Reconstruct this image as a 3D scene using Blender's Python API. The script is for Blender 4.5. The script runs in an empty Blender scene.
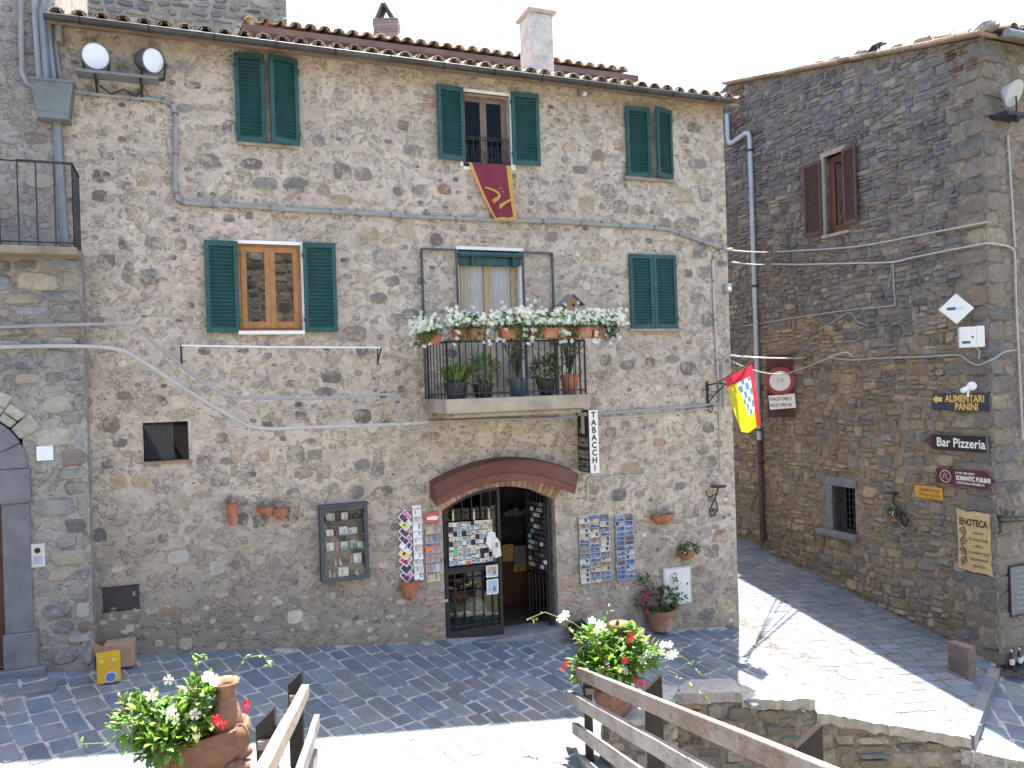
import bpy, bmesh, math, random
from mathutils import Vector, Matrix
from math import radians, sin, cos, pi, atan2, sqrt, tan

scene = bpy.context.scene
COL = scene.collection

# ---------------------------------------------------------------- camera, sky, sun, exposure
FPX, ROLL, CAMZ = 800.0, 0.032, 4.08
cam_data = bpy.data.cameras.new("camera")
cam = bpy.data.objects.new("camera", cam_data)
COL.objects.link(cam)
cam_data.sensor_width = 36.0
cam_data.lens = 36.0 * FPX / 1024.0
cam_data.clip_start, cam_data.clip_end = 0.05, 2000
cam.matrix_world = Matrix.Translation((0, 0, CAMZ)) @ Matrix.Rotation(radians(90), 4, 'X') @ Matrix.Rotation(-ROLL, 4, 'Z')
scene.camera = cam

SUN_EL, SUN_AZ = 74.6, 16.0
world = bpy.data.worlds.new("World")
scene.world = world
world.use_nodes = True
wnt = world.node_tree
sky = wnt.nodes.new("ShaderNodeTexSky")
sky.sky_type = 'NISHITA'
sky.sun_disc = False
sky.sun_elevation = radians(SUN_EL)
sky.sun_rotation = radians(SUN_AZ)
sky.air_density, sky.dust_density, sky.ozone_density = 1.0, 2.5, 1.0
bg = wnt.nodes["Background"]
wnt.links.new(sky.outputs[0], bg.inputs[0])
bg.inputs[1].default_value = 0.108
sun_data = bpy.data.lights.new("sun", 'SUN')
sun_data.energy = 4.5
sun_data.angle = radians(0.53)
sun_data.color = (1.0, 0.95, 0.87)
sun = bpy.data.objects.new("sun", sun_data)
COL.objects.link(sun)
sun.rotation_euler = (-radians(90 - SUN_EL), 0, -radians(SUN_AZ))
scene.view_settings.view_transform = 'Standard'
scene.view_settings.look = 'None'
scene.view_settings.gamma = 1.0
scene.view_settings.use_curve_mapping = False
scene.view_settings.exposure = 2.42
scene.cycles.max_bounces = 8
scene.cycles.transparent_max_bounces = 16

# ---------------------------------------------------------------- planes of the place
class Wall:
    """A vertical wall plane: x along it, y into it, z up. p() gives (x, z) where a sight line through a pixel meets it."""
    def __init__(s, px, py, ang):
        s.o = Vector((px, py, 0)); s.ang = ang
        s.e = Vector((cos(ang), sin(ang), 0)); s.n = Vector((-sin(ang), cos(ang), 0))
    def p(s, x, y, off=0.0):
        d = sight(x, y); c = Vector((0, 0, CAMZ))
        t = ((s.o - s.n * off) - c).dot(s.n) / d.dot(s.n)
        q = c + d * t
        return (q - s.o).dot(s.e), q.z
    def w(s, u, h, y=0.0):
        q = s.o + s.e * u + s.n * y
        return Vector((q.x, q.y, h))
    def rect(s, x0, y0, x1, y1, off=0.0):
        xc, yc = (x0 + x1) / 2, (y0 + y1) / 2
        u0, u1 = s.p(x0, yc, off)[0], s.p(x1, yc, off)[0]
        h1, h0 = s.p(xc, y0, off)[1], s.p(xc, y1, off)[1]
        return min(u0, u1), max(u0, u1), h0, h1

def sight(x, y):
    a, b = (x - 512) / FPX, (384 - y) / FPX
    r = Vector((cos(ROLL), 0, -sin(ROLL))); u = Vector((sin(ROLL), 0, cos(ROLL)))
    return r * a + u * b + Vector((0, 1, 0))
def gz(x, y):
    return -0.15 * (x + 0.19) + 0.10 * (y - 12.9)
def ground(x, y):
    d = sight(x, y)
    t = (CAMZ - 0.15 * 0.19 - (-0.10 * 12.9) ) / (-d.z + -0.15 * d.x + 0.10 * d.y)
    q = Vector((0, 0, CAMZ)) + d * t
    return q
def at_depth(x, y, Y):
    return Vector((0, 0, CAMZ)) + sight(x, y) * Y

AF = math.atan(1 / 2.485)
F = Wall(-0.19, 12.9, AF)
R = Wall(8.0, 15.3, AF - pi / 2)

# ---------------------------------------------------------------- mesh helpers
class MB:
    def __init__(s):
        s.v = []; s.f = []; s.c = []; s.col = (1, 1, 1)
    def add(s, verts, faces, col=None):
        b = len(s.v); s.v += [tuple(v) for v in verts]
        for f in faces:
            s.f.append([i + b for i in f]); s.c.append(col or s.col)
        return s
    def box(s, x0, x1, y0, y1, z0, z1, col=None):
        return s.add([(x0,y0,z0),(x1,y0,z0),(x1,y1,z0),(x0,y1,z0),(x0,y0,z1),(x1,y0,z1),(x1,y1,z1),(x0,y1,z1)],
              [(0,3,2,1),(4,5,6,7),(0,1,5,4),(1,2,6,5),(2,3,7,6),(3,0,4,7)], col)
    def obox(s, c, ax, ay, az, hx, hy, hz, col=None):
        c, ax, ay, az = Vector(c), Vector(ax), Vector(ay), Vector(az)
        vs = [c + ax*(i*hx) + ay*(j*hy) + az*(k*hz) for i, j, k in
              ((-1,-1,-1),(1,-1,-1),(1,1,-1),(-1,1,-1),(-1,-1,1),(1,-1,1),(1,1,1),(-1,1,1))]
        return s.add(vs, [(0,3,2,1),(4,5,6,7),(0,1,5,4),(1,2,6,5),(2,3,7,6),(3,0,4,7)], col)
    def bar(s, a, b, w, d=None, up=(0,0,1), col=None):
        a, b = Vector(a), Vector(b); d = d or w
        z = (b - a); L = z.length; z.normalize()
        x = Vector(up).cross(z)
        if x.length < 1e-3: x = Vector((1,0,0)).cross(z)
        x.normalize(); y = z.cross(x)
        return s.obox((a + b)/2, x, y, z, w/2, d/2, L/2, col)
    def poly(s, pts, y0, y1, col=None):
        """outline in (x, z), extruded from y0 (front) to y1"""
        n = len(pts)
        ar = sum(pts[i][0]*pts[(i+1)%n][1] - pts[(i+1)%n][0]*pts[i][1] for i in range(n))
        if ar < 0: pts = pts[::-1]
        vs = [(x, y0, z) for x, z in pts] + [(x, y1, z) for x, z in pts]
        fs = [tuple(range(n)), tuple(range(2*n-1, n-1, -1))] + [(i, i+n, (i+1)%n+n, (i+1)%n) for i in range(n)]
        return s.add(vs, fs, col)
    def tube(s, pts, r, n=8, col=None, closed=False, caps=True):
        pts = [Vector(p) for p in pts]; m = len(pts); vs = []; prev = None
        for i, p in enumerate(pts):
            a = pts[(i-1) % m] if (i > 0 or closed) else p
            b = pts[(i+1) % m] if (i < m-1 or closed) else p
            t = (b - a); t = t.normalized() if t.length > 1e-9 else Vector((0,0,1))
            if prev is None:
                x = t.cross(Vector((0,0,1)))
                if x.length < 1e-3: x = t.cross(Vector((1,0,0)))
            else:
                x = prev - t * prev.dot(t)
                if x.length < 1e-4: x = t.cross(Vector((0.3,0.5,0.8)))
            x.normalize(); prev = x; y = t.cross(x)
            rr = r[i] if isinstance(r, (list, tuple)) else r
            vs += [p + (x*cos(2*pi*k/n) + y*sin(2*pi*k/n))*rr for k in range(n)]
        fs = []
        for i in range(m if closed else m-1):
            j = (i+1) % m
            fs += [(i*n+k, i*n+(k+1)%n, j*n+(k+1)%n, j*n+k) for k in range(n)]
        if caps and not closed:
            fs += [tuple(range(n-1, -1, -1)), tuple((m-1)*n+k for k in range(n))]
        return s.add(vs, fs, col)
    def lathe(s, prof, n=20, c=(0,0,0), col=None, axis='z'):
        vs = []; m = len(prof)
        for r, z in prof:
            for k in range(n):
                a = 2*pi*k/n
                q = (r*cos(a), r*sin(a), z) if axis == 'z' else (r*cos(a), -z, r*sin(a))
                vs.append((q[0]+c[0], q[1]+c[1], q[2]+c[2]))
        fs = [(i*n+k, i*n+(k+1)%n, (i+1)*n+(k+1)%n, (i+1)*n+k) for i in range(m-1) for k in range(n)]
        if prof[0][0] > 1e-4: fs.append(tuple(range(n-1, -1, -1)))
        if prof[-1][0] > 1e-4: fs.append(tuple((m-1)*n+k for k in range(n)))
        return s.add(vs, fs, col)
    def ball(s, c, r, n=12, m=8, col=None):
        if not isinstance(r, (tuple, list)): r = (r, r, r)
        vs = []
        for i in range(m+1):
            t = pi*i/m - pi/2
            for k in range(n):
                a = 2*pi*k/n
                vs.append((c[0]+r[0]*cos(t)*cos(a), c[1]+r[1]*cos(t)*sin(a), c[2]+r[2]*sin(t)))
        return s.add(vs, [(i*n+k, i*n+(k+1)%n, (i+1)*n+(k+1)%n, (i+1)*n+k) for i in range(m) for k in range(n)], col)
    def build(s, name, mat, parent=None, loc=None, rz=0.0, smooth=False, bevel=0.0, cols=False):
        me = bpy.data.meshes.new(name)
        me.from_pydata(s.v, [], s.f)
        if cols:
            at = me.color_attributes.new("Col", 'FLOAT_COLOR', 'CORNER')
            buf = []
            for p, c in zip(me.polygons, s.c):
                buf += list((c[0], c[1], c[2], 1.0)) * p.loop_total
            at.data.foreach_set("color", buf)
        if smooth:
            me.polygons.foreach_set("use_smooth", [True]*len(me.polygons))
            if smooth != 'all':
                try: me.set_sharp_from_angle(angle=radians(40))
                except Exception: pass
        me.update()
        for m in (mat if isinstance(mat, (list, tuple)) else [mat]): me.materials.append(m)
        o = bpy.data.objects.new(name, me)
        COL.objects.link(o)
        if parent is not None: o.parent = parent
        if loc is not None: o.location = loc
        o.rotation_euler.z = rz
        if bevel:
            b = o.modifiers.new("bevel", 'BEVEL'); b.width = bevel; b.segments = 2; b.limit_method = 'ANGLE'; b.angle_limit = radians(40)
        return o

def tag(o, label=None, cat=None, group=None, kind=None):
    if label: o["label"] = label
    if cat: o["category"] = cat
    if group: o["group"] = group
    if kind: o["kind"] = kind
    return o
def thing(name, label, cat, loc=(0,0,0), rz=0.0, group=None):
    o = bpy.data.objects.new(name, None); COL.objects.link(o)
    o.empty_display_size = 0.1
    o.location = loc; o.rotation_euler.z = rz
    return tag(o, label, cat, group)
def on(W, name, label, cat, u, h, off=0.0, group=None):
    """an Empty on a wall: children use x along the wall, y into it, z up"""
    return thing(name, label, cat, W.w(u, h, -off), W.ang, group)
def copy_tree(o, parent=None):
    c = o.copy(); COL.objects.link(c); c.parent = parent
    for ch in [q for q in list(o.children)]: copy_tree(ch, c)
    return c

# ---------------------------------------------------------------- materials
def nt_new(name):
    m = bpy.data.materials.new(name); m.use_nodes = True
    nt = m.node_tree
    return m, nt, nt.nodes["Principled BSDF"]
def N(nt, typ, **kw):
    n = nt.nodes.new(typ)
    for k, v in kw.items():
        if k.startswith("i_"):
            n.inputs[int(k[2:]) if k[2:].isdigit() else k[2:].replace("_", " ")].default_value = v
        else: setattr(n, k, v)
    return n
def L(nt, a, b): nt.links.new(a, b)
def noise(nt, vec, scale, detail=4, rough=0.55, dist=0.0):
    n = N(nt, "ShaderNodeTexNoise"); n.inputs["Scale"].default_value = scale
    n.inputs["Detail"].default_value = detail; n.inputs["Roughness"].default_value = rough
    n.inputs["Distortion"].default_value = dist
    L(nt, vec, n.inputs["Vector"]); return n.outputs["Fac"]
def ramp(nt, fac, stops):
    r = N(nt, "ShaderNodeValToRGB"); e = r.color_ramp.elements
    while len(e) > 1: e.remove(e[-1])
    e[0].position = stops[0][0]; c = stops[0][1]; e[0].color = (*c, 1) if isinstance(c, tuple) else (c, c, c, 1)
    for p, c in stops[1:]:
        q = e.new(p); q.color = (*c, 1) if isinstance(c, tuple) else (c, c, c, 1)
    L(nt, fac, r.inputs[0]); return r.outputs[0]
def mix(nt, fac, a, b, mode='MIX'):
    n = N(nt, "ShaderNodeMix", data_type='RGBA', blend_type=mode)
    if isinstance(fac, (int, float)): n.inputs[0].default_value = fac
    else: L(nt, fac, n.inputs[0])
    for i, q in ((6, a), (7, b)):
        if isinstance(q, tuple): n.inputs[i].default_value = (*q, 1) if len(q) == 3 else q
        else: L(nt, q, n.inputs[i])
    return n.outputs[2]
def math_(nt, op, a, b=None, clamp=False):
    n = N(nt, "ShaderNodeMath", operation=op, use_clamp=clamp)
    for i, q in enumerate((a, b)):
        if q is None: continue
        if isinstance(q, (int, float)): n.inputs[i].default_value = q
        else: L(nt, q, n.inputs[i])
    return n.outputs[0]
def bump(nt, bsdf, height, strength=0.5, dist=0.02):
    b = N(nt, "ShaderNodeBump"); b.inputs["Strength"].default_value = strength; b.inputs["Distance"].default_value = dist
    L(nt, height, b.inputs["Height"]); L(nt, b.outputs[0], bsdf.inputs["Normal"]); return b
def objvec(nt): return N(nt, "ShaderNodeTexCoord").outputs["Object"]
def scalevec(nt, v, sx, sy, sz):
    m = N(nt, "ShaderNodeMapping"); m.inputs["Scale"].default_value = (sx, sy, sz); L(nt, v, m.inputs["Vector"]); return m.outputs[0]

_M = {}
def mat(name, col, rough=0.7, var=0.25, scale=6.0, bmp=0.0, metal=0.0, spec=0.4, stain=None):
    """painted / plain surface with uneven colour and wear"""
    if name in _M: return _M[name]
    m, nt, b = nt_new(name); v = objvec(nt)
    n1 = noise(nt, v, scale, 6, 0.6); n2 = noise(nt, v, scale*7, 4, 0.6)
    d = tuple(c*(1-var) for c in col); l = tuple(min(1, c*(1+var)) for c in col)
    c = mix(nt, ramp(nt, n1, [(0.3, 0.0), (0.7, 1.0)]), d, l)
    c = mix(nt, math_(nt, 'MULTIPLY', n2, 0.35), c, d)
    if stain: c = mix(nt, ramp(nt, noise(nt, v, scale*0.6, 8, 0.7), [(0.52, 0.0), (0.66, 0.75)]), c, stain)
    L(nt, c, b.inputs["Base Color"])
    rr = math_(nt, 'ADD', math_(nt, 'MULTIPLY', n2, 0.25), rough-0.12, True)
    L(nt, rr, b.inputs["Roughness"])
    b.inputs["Metallic"].default_value = metal
    b.inputs["Specular IOR Level"].default_value = spec
    if bmp: bump(nt, b, n2, bmp, 0.01)
    _M[name] = m; return m
def colmat(name, rough=0.85, var=0.35, scale=14.0, bmp=0.5, spec=0.3, speck=True, bdist=0.012, smear=None, patch=None):
    """colour from the mesh's Col attribute (each stone, tile, leaf its own), varied by noise"""
    if name in _M: return _M[name]
    m, nt, b = nt_new(name); v = objvec(nt)
    a = N(nt, "ShaderNodeAttribute", attribute_name="Col").outputs["Color"]
    n1 = noise(nt, v, scale, 6, 0.65, 0.4); n2 = noise(nt, v, scale*6, 5, 0.7)
    k = ramp(nt, n1, [(0.25, 1-var), (0.75, 1+var)])
    c = mix(nt, 1.0, a, k, 'MULTIPLY')
    if speck:
        c = mix(nt, ramp(nt, n2, [(0.58, 0.0), (0.72, 0.45)]), c, mix(nt, 1.0, a, (1.7, 1.65, 1.55), 'MULTIPLY'))
        c = mix(nt, ramp(nt, n2, [(0.28, 0.5), (0.42, 0.0)]), c, mix(nt, 1.0, a, (0.55, 0.55, 0.56), 'MULTIPLY'))
    if patch:
        pn = noise(nt, v, patch, 5, 0.65, 1.0)
        c = mix(nt, 1.0, c, ramp(nt, pn, [(0.32, (0.64,0.64,0.66)), (0.47, (0.96,0.94,0.91)), (0.56, (1.06,0.99,0.88)), (0.70, (1.35,1.31,1.25))]), 'MULTIPLY')
    if smear:
        sm = math_(nt, 'ADD', noise(nt, v, 3.2, 3, 0.6), math_(nt, 'MULTIPLY', math_(nt, 'SUBTRACT', noise(nt, v, 17.0, 6, 0.7, 0.6), 0.5), 1.0))
        c = mix(nt, ramp(nt, sm, [(0.47, 0.06), (0.64, smear[3])]), c, smear[:3])
    L(nt, c, b.inputs["Base Color"])
    b.inputs["Roughness"].default_value = rough; b.inputs["Specular IOR Level"].default_value = spec
    if bmp: bump(nt, b, math_(nt, 'ADD', n1, math_(nt, 'MULTIPLY', n2, 0.5)), bmp, bdist)
    _M[name] = m; return m
def plaster(name, light, mid, dark, grit=1.0, rubble=0.5, rcol=None, lowdirt=None):
    """old lime mortar: patches, grit, small pebbles showing, damp stains"""
    if name in _M: return _M[name]
    m, nt, b = nt_new(name); v = objvec(nt)
    n1 = noise(nt, v, 1.1, 6, 0.66, 0.6); n2 = noise(nt, v, 4.0, 7, 0.7, 0.6); n3 = noise(nt, v, 38.0, 5, 0.7)
    c = mix(nt, ramp(nt, n1, [(0.35, 0.0), (0.65, 1.0)]), mid, light)
    c = mix(nt, ramp(nt, n2, [(0.36, 0.85), (0.56, 0.0)]), c, dark)
    n0 = noise(nt, v, 0.55, 5, 0.6, 0.8)
    c = mix(nt, ramp(nt, n0, [(0.50, 0.0), (0.66, 0.45)]), c, dark)
    c = mix(nt, ramp(nt, n0, [(0.30, 0.4), (0.44, 0.0)]), c, tuple(min(1, k*1.18) for k in light))
    wv = N(nt, "ShaderNodeVectorMath", operation='ADD'); L(nt, scalevec(nt, v, 1.0, 1.0, 1.25), wv.inputs[0])
    nz = N(nt, "ShaderNodeTexNoise"); nz.inputs["Scale"].default_value = 5; nz.inputs["Detail"].default_value = 4; L(nt, v, nz.inputs["Vector"])
    sc = N(nt, "ShaderNodeVectorMath", operation='SCALE'); sc.inputs["Scale"].default_value = 0.34; L(nt, nz.outputs["Color"], sc.inputs[0]); L(nt, sc.outputs[0], wv.inputs[1])
    vo = N(nt, "ShaderNodeTexVoronoi", feature='F1'); vo.inputs["Scale"].default_value = 9.0; L(nt, wv.outputs[0], vo.inputs["Vector"])
    ve = N(nt, "ShaderNodeTexVoronoi", feature='DISTANCE_TO_EDGE'); ve.inputs["Scale"].default_value = 9.0; L(nt, wv.outputs[0], ve.inputs["Vector"])
    sep = N(nt, "ShaderNodeSeparateColor"); L(nt, vo.outputs["Color"], sep.inputs[0])
    pick = ramp(nt, math_(nt, 'ADD', sep.outputs[0], math_(nt, 'MULTIPLY', n1, 0.5)), [(1.02 - 0.55*rubble, 0.0), (1.06 - 0.55*rubble, 1.0)])
    edge = ramp(nt, math_(nt, 'ADD', ve.outputs["Distance"], math_(nt, 'MULTIPLY', math_(nt, 'SUBTRACT', n3, 0.5), 0.12)), [(0.10, 0.0), (0.20, 1.0)])
    pm = math_(nt, 'MULTIPLY', pick, edge)
    n4 = noise(nt, v, 13.0, 6, 0.72, 0.4)
    cols = rcol or [(0.13,0.125,0.12), (0.22,0.18,0.13), (0.30,0.27,0.23), (0.16,0.12,0.10), (0.40,0.37,0.32)]
    pc = ramp(nt, sep.outputs[1], [((i)/(len(cols)), k) for i, k in enumerate(cols)])
    c = mix(nt, math_(nt, 'MULTIPLY', pm, 0.38), c, pc)
    c = mix(nt, ramp(nt, n4, [(0.34, 0.75*grit), (0.47, 0.0)]), c, tuple(k*0.78 for k in dark))
    c = mix(nt, ramp(nt, n4, [(0.56, 0.0), (0.70, 0.55*grit)]), c, tuple(min(1, k*1.28) for k in light))
    c = mix(nt, ramp(nt, n3, [(0.60, 0.0), (0.75, 0.4*grit)]), c, tuple(min(1, k*1.35) for k in light))
    c = mix(nt, ramp(nt, n3, [(0.25, 0.55*grit), (0.42, 0.0)]), c, tuple(k*0.55 for k in dark))
    if lowdirt:
        z0, z1, dc = lowdirt
        sx = N(nt, "ShaderNodeSeparateXYZ"); L(nt, v, sx.inputs[0])
        hh = math_(nt, 'ADD', sx.outputs[2], math_(nt, 'MULTIPLY', math_(nt, 'SUBTRACT', n1, 0.5), 3.2))
        hh = math_(nt, 'ADD', hh, math_(nt, 'MULTIPLY', sx.outputs[0], 0.2))
        g = N(nt, "ShaderNodeMapRange"); g.inputs["From Min"].default_value = z0; g.inputs["From Max"].default_value = z1
        g.inputs["To Min"].default_value = 0.88; g.inputs["To Max"].default_value = 0.0; L(nt, hh, g.inputs["Value"])
        c = mix(nt, g.outputs[0], c, dc)
    L(nt, c, b.inputs["Base Color"]); b.inputs["Roughness"].default_value = 0.92; b.inputs["Specular IOR Level"].default_value = 0.2
    h = math_(nt, 'ADD', math_(nt, 'MULTIPLY', pm, 0.6), math_(nt, 'ADD', math_(nt, 'MULTIPLY', n2, 0.7), math_(nt, 'MULTIPLY', n3, 0.35)))
    bump(nt, b, h, 1.0, 0.03)
    _M[name] = m; return m
def woodmat(name, dark, light, grey):
    if name in _M: return _M[name]
    m, nt, b = nt_new(name); v = objvec(nt)
    g = noise(nt, scalevec(nt, v, 55, 2.2, 38), 1.0, 6, 0.65, 0.6); p = noise(nt, v, 2.2, 5, 0.6); kn = noise(nt, scalevec(nt, v, 14, 3.0, 14), 1.0, 2, 0.5)
    c = mix(nt, ramp(nt, g, [(0.3, 0.0), (0.7, 1.0)]), dark, light)
    c = mix(nt, ramp(nt, p, [(0.42, 0.0), (0.62, 0.8)]), c, grey)
    c = mix(nt, ramp(nt, g, [(0.30, 0.85), (0.40, 0.0)]), c, tuple(k*0.35 for k in dark))
    c = mix(nt, ramp(nt, kn, [(0.70, 0.0), (0.76, 0.8)]), c, tuple(k*0.4 for k in dark))
    L(nt, c, b.inputs["Base Color"]); b.inputs["Roughness"].default_value = 0.85; b.inputs["Specular IOR Level"].default_value = 0.25
    bump(nt, b, g, 0.9, 0.008); _M[name] = m; return m
def glassmat(name, tint=(0.75, 0.8, 0.8), base=0.1, k=1.2):
    if name in _M: return _M[name]
    m = bpy.data.materials.new(name); m.use_nodes = True; nt = m.node_tree; nt.nodes.clear()
    out = N(nt, "ShaderNodeOutputMaterial"); g = N(nt, "ShaderNodeBsdfGlossy"); g.inputs["Roughness"].default_value = 0.02
    t = N(nt, "ShaderNodeBsdfTransparent"); t.inputs[0].default_value = (*tint, 1)
    fr = N(nt, "ShaderNodeFresnel"); fr.inputs[0].default_value = 1.5
    mx = N(nt, "ShaderNodeMixShader"); f = math_(nt, 'ADD', math_(nt, 'MULTIPLY', fr.outputs[0], k), base, True)
    L(nt, f, mx.inputs[0]); L(nt, t.outputs[0], mx.inputs[1]); L(nt, g.outputs[0], mx.inputs[2]); L(nt, mx.outputs[0], out.inputs[0])
    _M[name] = m; return m
def leafmat(name):
    if name in _M: return _M[name]
    m, nt, b = nt_new(name)
    a = N(nt, "ShaderNodeAttribute", attribute_name="Col").outputs["Color"]
    L(nt, a, b.inputs["Base Color"]); b.inputs["Roughness"].default_value = 0.5
    tr = N(nt, "ShaderNodeBsdfTranslucent"); L(nt, mix(nt, 1.0, a, (1.3, 1.5, 0.7), 'MULTIPLY'), tr.inputs[0])
    mx = N(nt, "ShaderNodeMixShader"); mx.inputs[0].default_value = 0.35
    L(nt, b.outputs[0], mx.inputs[1]); L(nt, tr.outputs[0], mx.inputs[2]); L(nt, mx.outputs[0], nt.nodes["Material Output"].inputs[0])
    _M[name] = m; return m

STONE = colmat("stone_faces", 0.88, 0.30, 9.0, 0.7)
STONE_R = colmat("rubble_stone", 0.9, 0.4, 8.0, 0.9, 0.25, True, 0.02, (0.205,0.168,0.125,0.85), 0.75)
STONE_T = colmat("rubble_stone_upper", 0.9, 0.4, 8.0, 0.9, 0.25, True, 0.02, (0.175,0.167,0.160,0.85), 0.75)
STONE_L = colmat("left_house_stone", 0.9, 0.35, 8.0, 0.8, 0.25, True, 0.015, (0.30,0.28,0.245,0.80))
STONE_F = colmat("facade_stone", 0.92, 0.30, 7.0, 0.7, 0.2, True, 0.012, (0.47,0.395,0.31,0.72))
PAVE = colmat("paving_stone", 0.66, 0.30, 3.0, 0.35, 0.4, True, 0.006)
TILE = colmat("roof_tile", 0.9, 0.4, 10.0, 0.6)
CARD = colmat("printed_card", 0.45, 0.45, 60.0, 0.0, 0.4, True)
TERRA = mat("terracotta", (0.36, 0.135, 0.07), 0.8, 0.25, 9, 0.4, stain=(0.42, 0.27, 0.19))
GREENPAINT = mat("green_shutter_paint", (0.013, 0.070, 0.068), 0.5, 0.35, 5, 0.2, stain=(0.024, 0.085, 0.080))
IRON = mat("dark_iron", (0.03, 0.032, 0.036), 0.55, 0.4, 12, 0.2, 0.3)
GREYPIPE = mat("grey_conduit", (0.27, 0.275, 0.28), 0.6, 0.2, 4, 0.0)
ZINC = mat("zinc_grey", (0.20, 0.225, 0.25), 0.5, 0.2, 3, 0.0, 0.3)
WHITEP = mat("white_paint", (0.74, 0.74, 0.72), 0.6, 0.1, 6)
BLACKP = mat("black_paint", (0.012, 0.012, 0.014), 0.5, 0.3, 8)
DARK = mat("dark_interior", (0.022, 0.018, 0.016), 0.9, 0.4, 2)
LEAF = leafmat("leaf")
PETAL = leafmat("petal")

# ---------------------------------------------------------------- stonework generators
def outline(rng, cx, cz, w, h, n=10, sq=0.6, jit=0.12, rot=0.0):
    pts = []
    for k in range(n):
        a = 2*pi*(k + rng.uniform(-0.25, 0.25))/n
        c, s = cos(a), sin(a); e = 1.0 - 0.55*sq
        x = math.copysign(abs(c)**e, c)*w/2*(1+rng.uniform(-jit, jit)); z = math.copysign(abs(s)**e, s)*h/2*(1+rng.uniform(-jit, jit))
        pts.append((cx + x*cos(rot) - z*sin(rot), cz + x*sin(rot) + z*cos(rot)))
    return pts
EDGEMIX = [None]
def stone(mb, pts, d, col, rng, to=None, base=0.012, inset=0.86, tilt=0.3):
    """one stone face: edge ring sunk in the mortar, inner ring and centre standing proud by d"""
    n = len(pts); cx = sum(p[0] for p in pts)/n; cz = sum(p[1] for p in pts)/n
    tx, tz = rng.uniform(-tilt, tilt)*d*2, rng.uniform(-tilt, tilt)*d*2
    sx = max(abs(p[0]-cx) for p in pts) or 1; sz = max(abs(p[1]-cz) for p in pts) or 1
    r1 = [(x, base, z) for x, z in pts]
    r2 = [(cx+(x-cx)*inset, -d*0.85 - tx*(x-cx)/sx - tz*(z-cz)/sz, cz+(z-cz)*inset) for x, z in pts]
    r2 = [(x, min(y, -0.0015), z) for x, y, z in r2]
    vs = r1 + r2 + [(cx, -d, cz)]
    fs = [(i, (i+1) % n, n+(i+1) % n, n+i) for i in range(n)] + [(n+i, n+(i+1) % n, 2*n) for i in range(n)]
    if to: vs = [to(*v) for v in vs]
    if EDGEMIX[0]:
        ec = tuple(0.45*p + 0.55*q for p, q in zip(col, EDGEMIX[0])); mb.add(vs, fs[:n], ec); nb = len(mb.v) - len(vs)
        mb.f += [[i+nb for i in f] for f in fs[n:]]; mb.c += [col]*n
    else: mb.add(vs, fs, col)
def tint(c, rng, a=0.18):
    k = 1 + rng.uniform(-a, a)
    return tuple(max(0.01, q*k*(1 + rng.uniform(-0.05, 0.05))) for q in c)
def courses(rng, u0, u1, v0, v1, hh, ww, gap, pal, d=(0.01, 0.03), skip=None, wob=0.05, jit=0.10, mb=None, to=None, sq=0.75, tall=0.12, bedtilt=0.0, n=10, inset=0.86, base=0.012):
    """rubble laid in rough courses"""
    mb = mb or MB(); v = v0; ph = [rng.uniform(0, 6.28) for _ in range(3)]
    while v < v1:
        h = rng.uniform(*hh); u = u0 - rng.uniform(0, ww[0])
        while u < u1:
            w = rng.uniform(*ww)
            parts = [(0, h)]
            if h > (hh[0]+hh[1])/2 and rng.random() < tall:
                k = rng.uniform(0.35, 0.65)*h; parts = [(0, k), (k, h-k)]
            for a, b in parts:
                cu, cv = u + w/2, v + a + b/2
                off = wob*(sin(cu*0.9+ph[0]) + 0.6*sin(cu*2.3+ph[1]+cv*0.7)) + bedtilt*(cu-u0)
                if cu + w/2 > u1+0.02 or cu-w/2 < u0-0.02:
                    lo, hi = max(u0, cu-w/2), min(u1, cu+w/2)
                    if hi-lo < 0.06: continue
                    cu2, w2 = (lo+hi)/2, hi-lo
                else: cu2, w2 = cu, w
                if skip and skip(cu2, cv+off, w2, b): continue
                pts = outline(rng, cu2, cv+off, w2-gap*rng.uniform(0.6, 1.6), b-gap*rng.uniform(0.6, 1.6), n, sq, jit, rng.uniform(-0.05, 0.05))
                stone(mb, pts, rng.uniform(*d), tint(rng.choice(pal), rng), rng, to, base, inset)
            u += w
        v += h
    return mb
def scatter(rng, u0, u1, v0, v1, count, size, pal, skip=None, dens=None, mb=None, d=(0.004, 0.014), taken=None):
    """separate stones showing through the plaster"""
    mb = mb or MB(); taken = taken if taken is not None else []
    grid = {}
    def reg(q): grid.setdefault((int(q[0]*2), int(q[1]*2)), []).append(q)
    for q in taken: reg(q)
    for _ in range(count):
        u, v = rng.uniform(u0, u1), rng.uniform(v0, v1)
        if dens and rng.random() > dens(u, v): continue
        w = min(size[1], size[0]*math.exp(abs(rng.gauss(0, 0.62)))); h = w*rng.uniform(0.5, 0.95)
        if skip and skip(u, v, w, h): continue
        gu, gv = int(u*2), int(v*2)
        if any(abs(u-q[0]) < (w+q[2])*0.56+0.012 and abs(v-q[1]) < (h+q[3])*0.56+0.012
               for i in (-1, 0, 1) for j in (-1, 0, 1) for q in grid.get((gu+i, gv+j), ())): continue
        reg((u, v, w, h))
        pts = outline(rng, u, v, w, h, 12, rng.uniform(0.3, 0.95), 0.10, rng.uniform(-0.2, 0.2))
        stone(mb, pts, rng.uniform(*d), tint(rng.choice(pal), rng, 0.22), rng, inset=0.84)
    return mb
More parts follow.
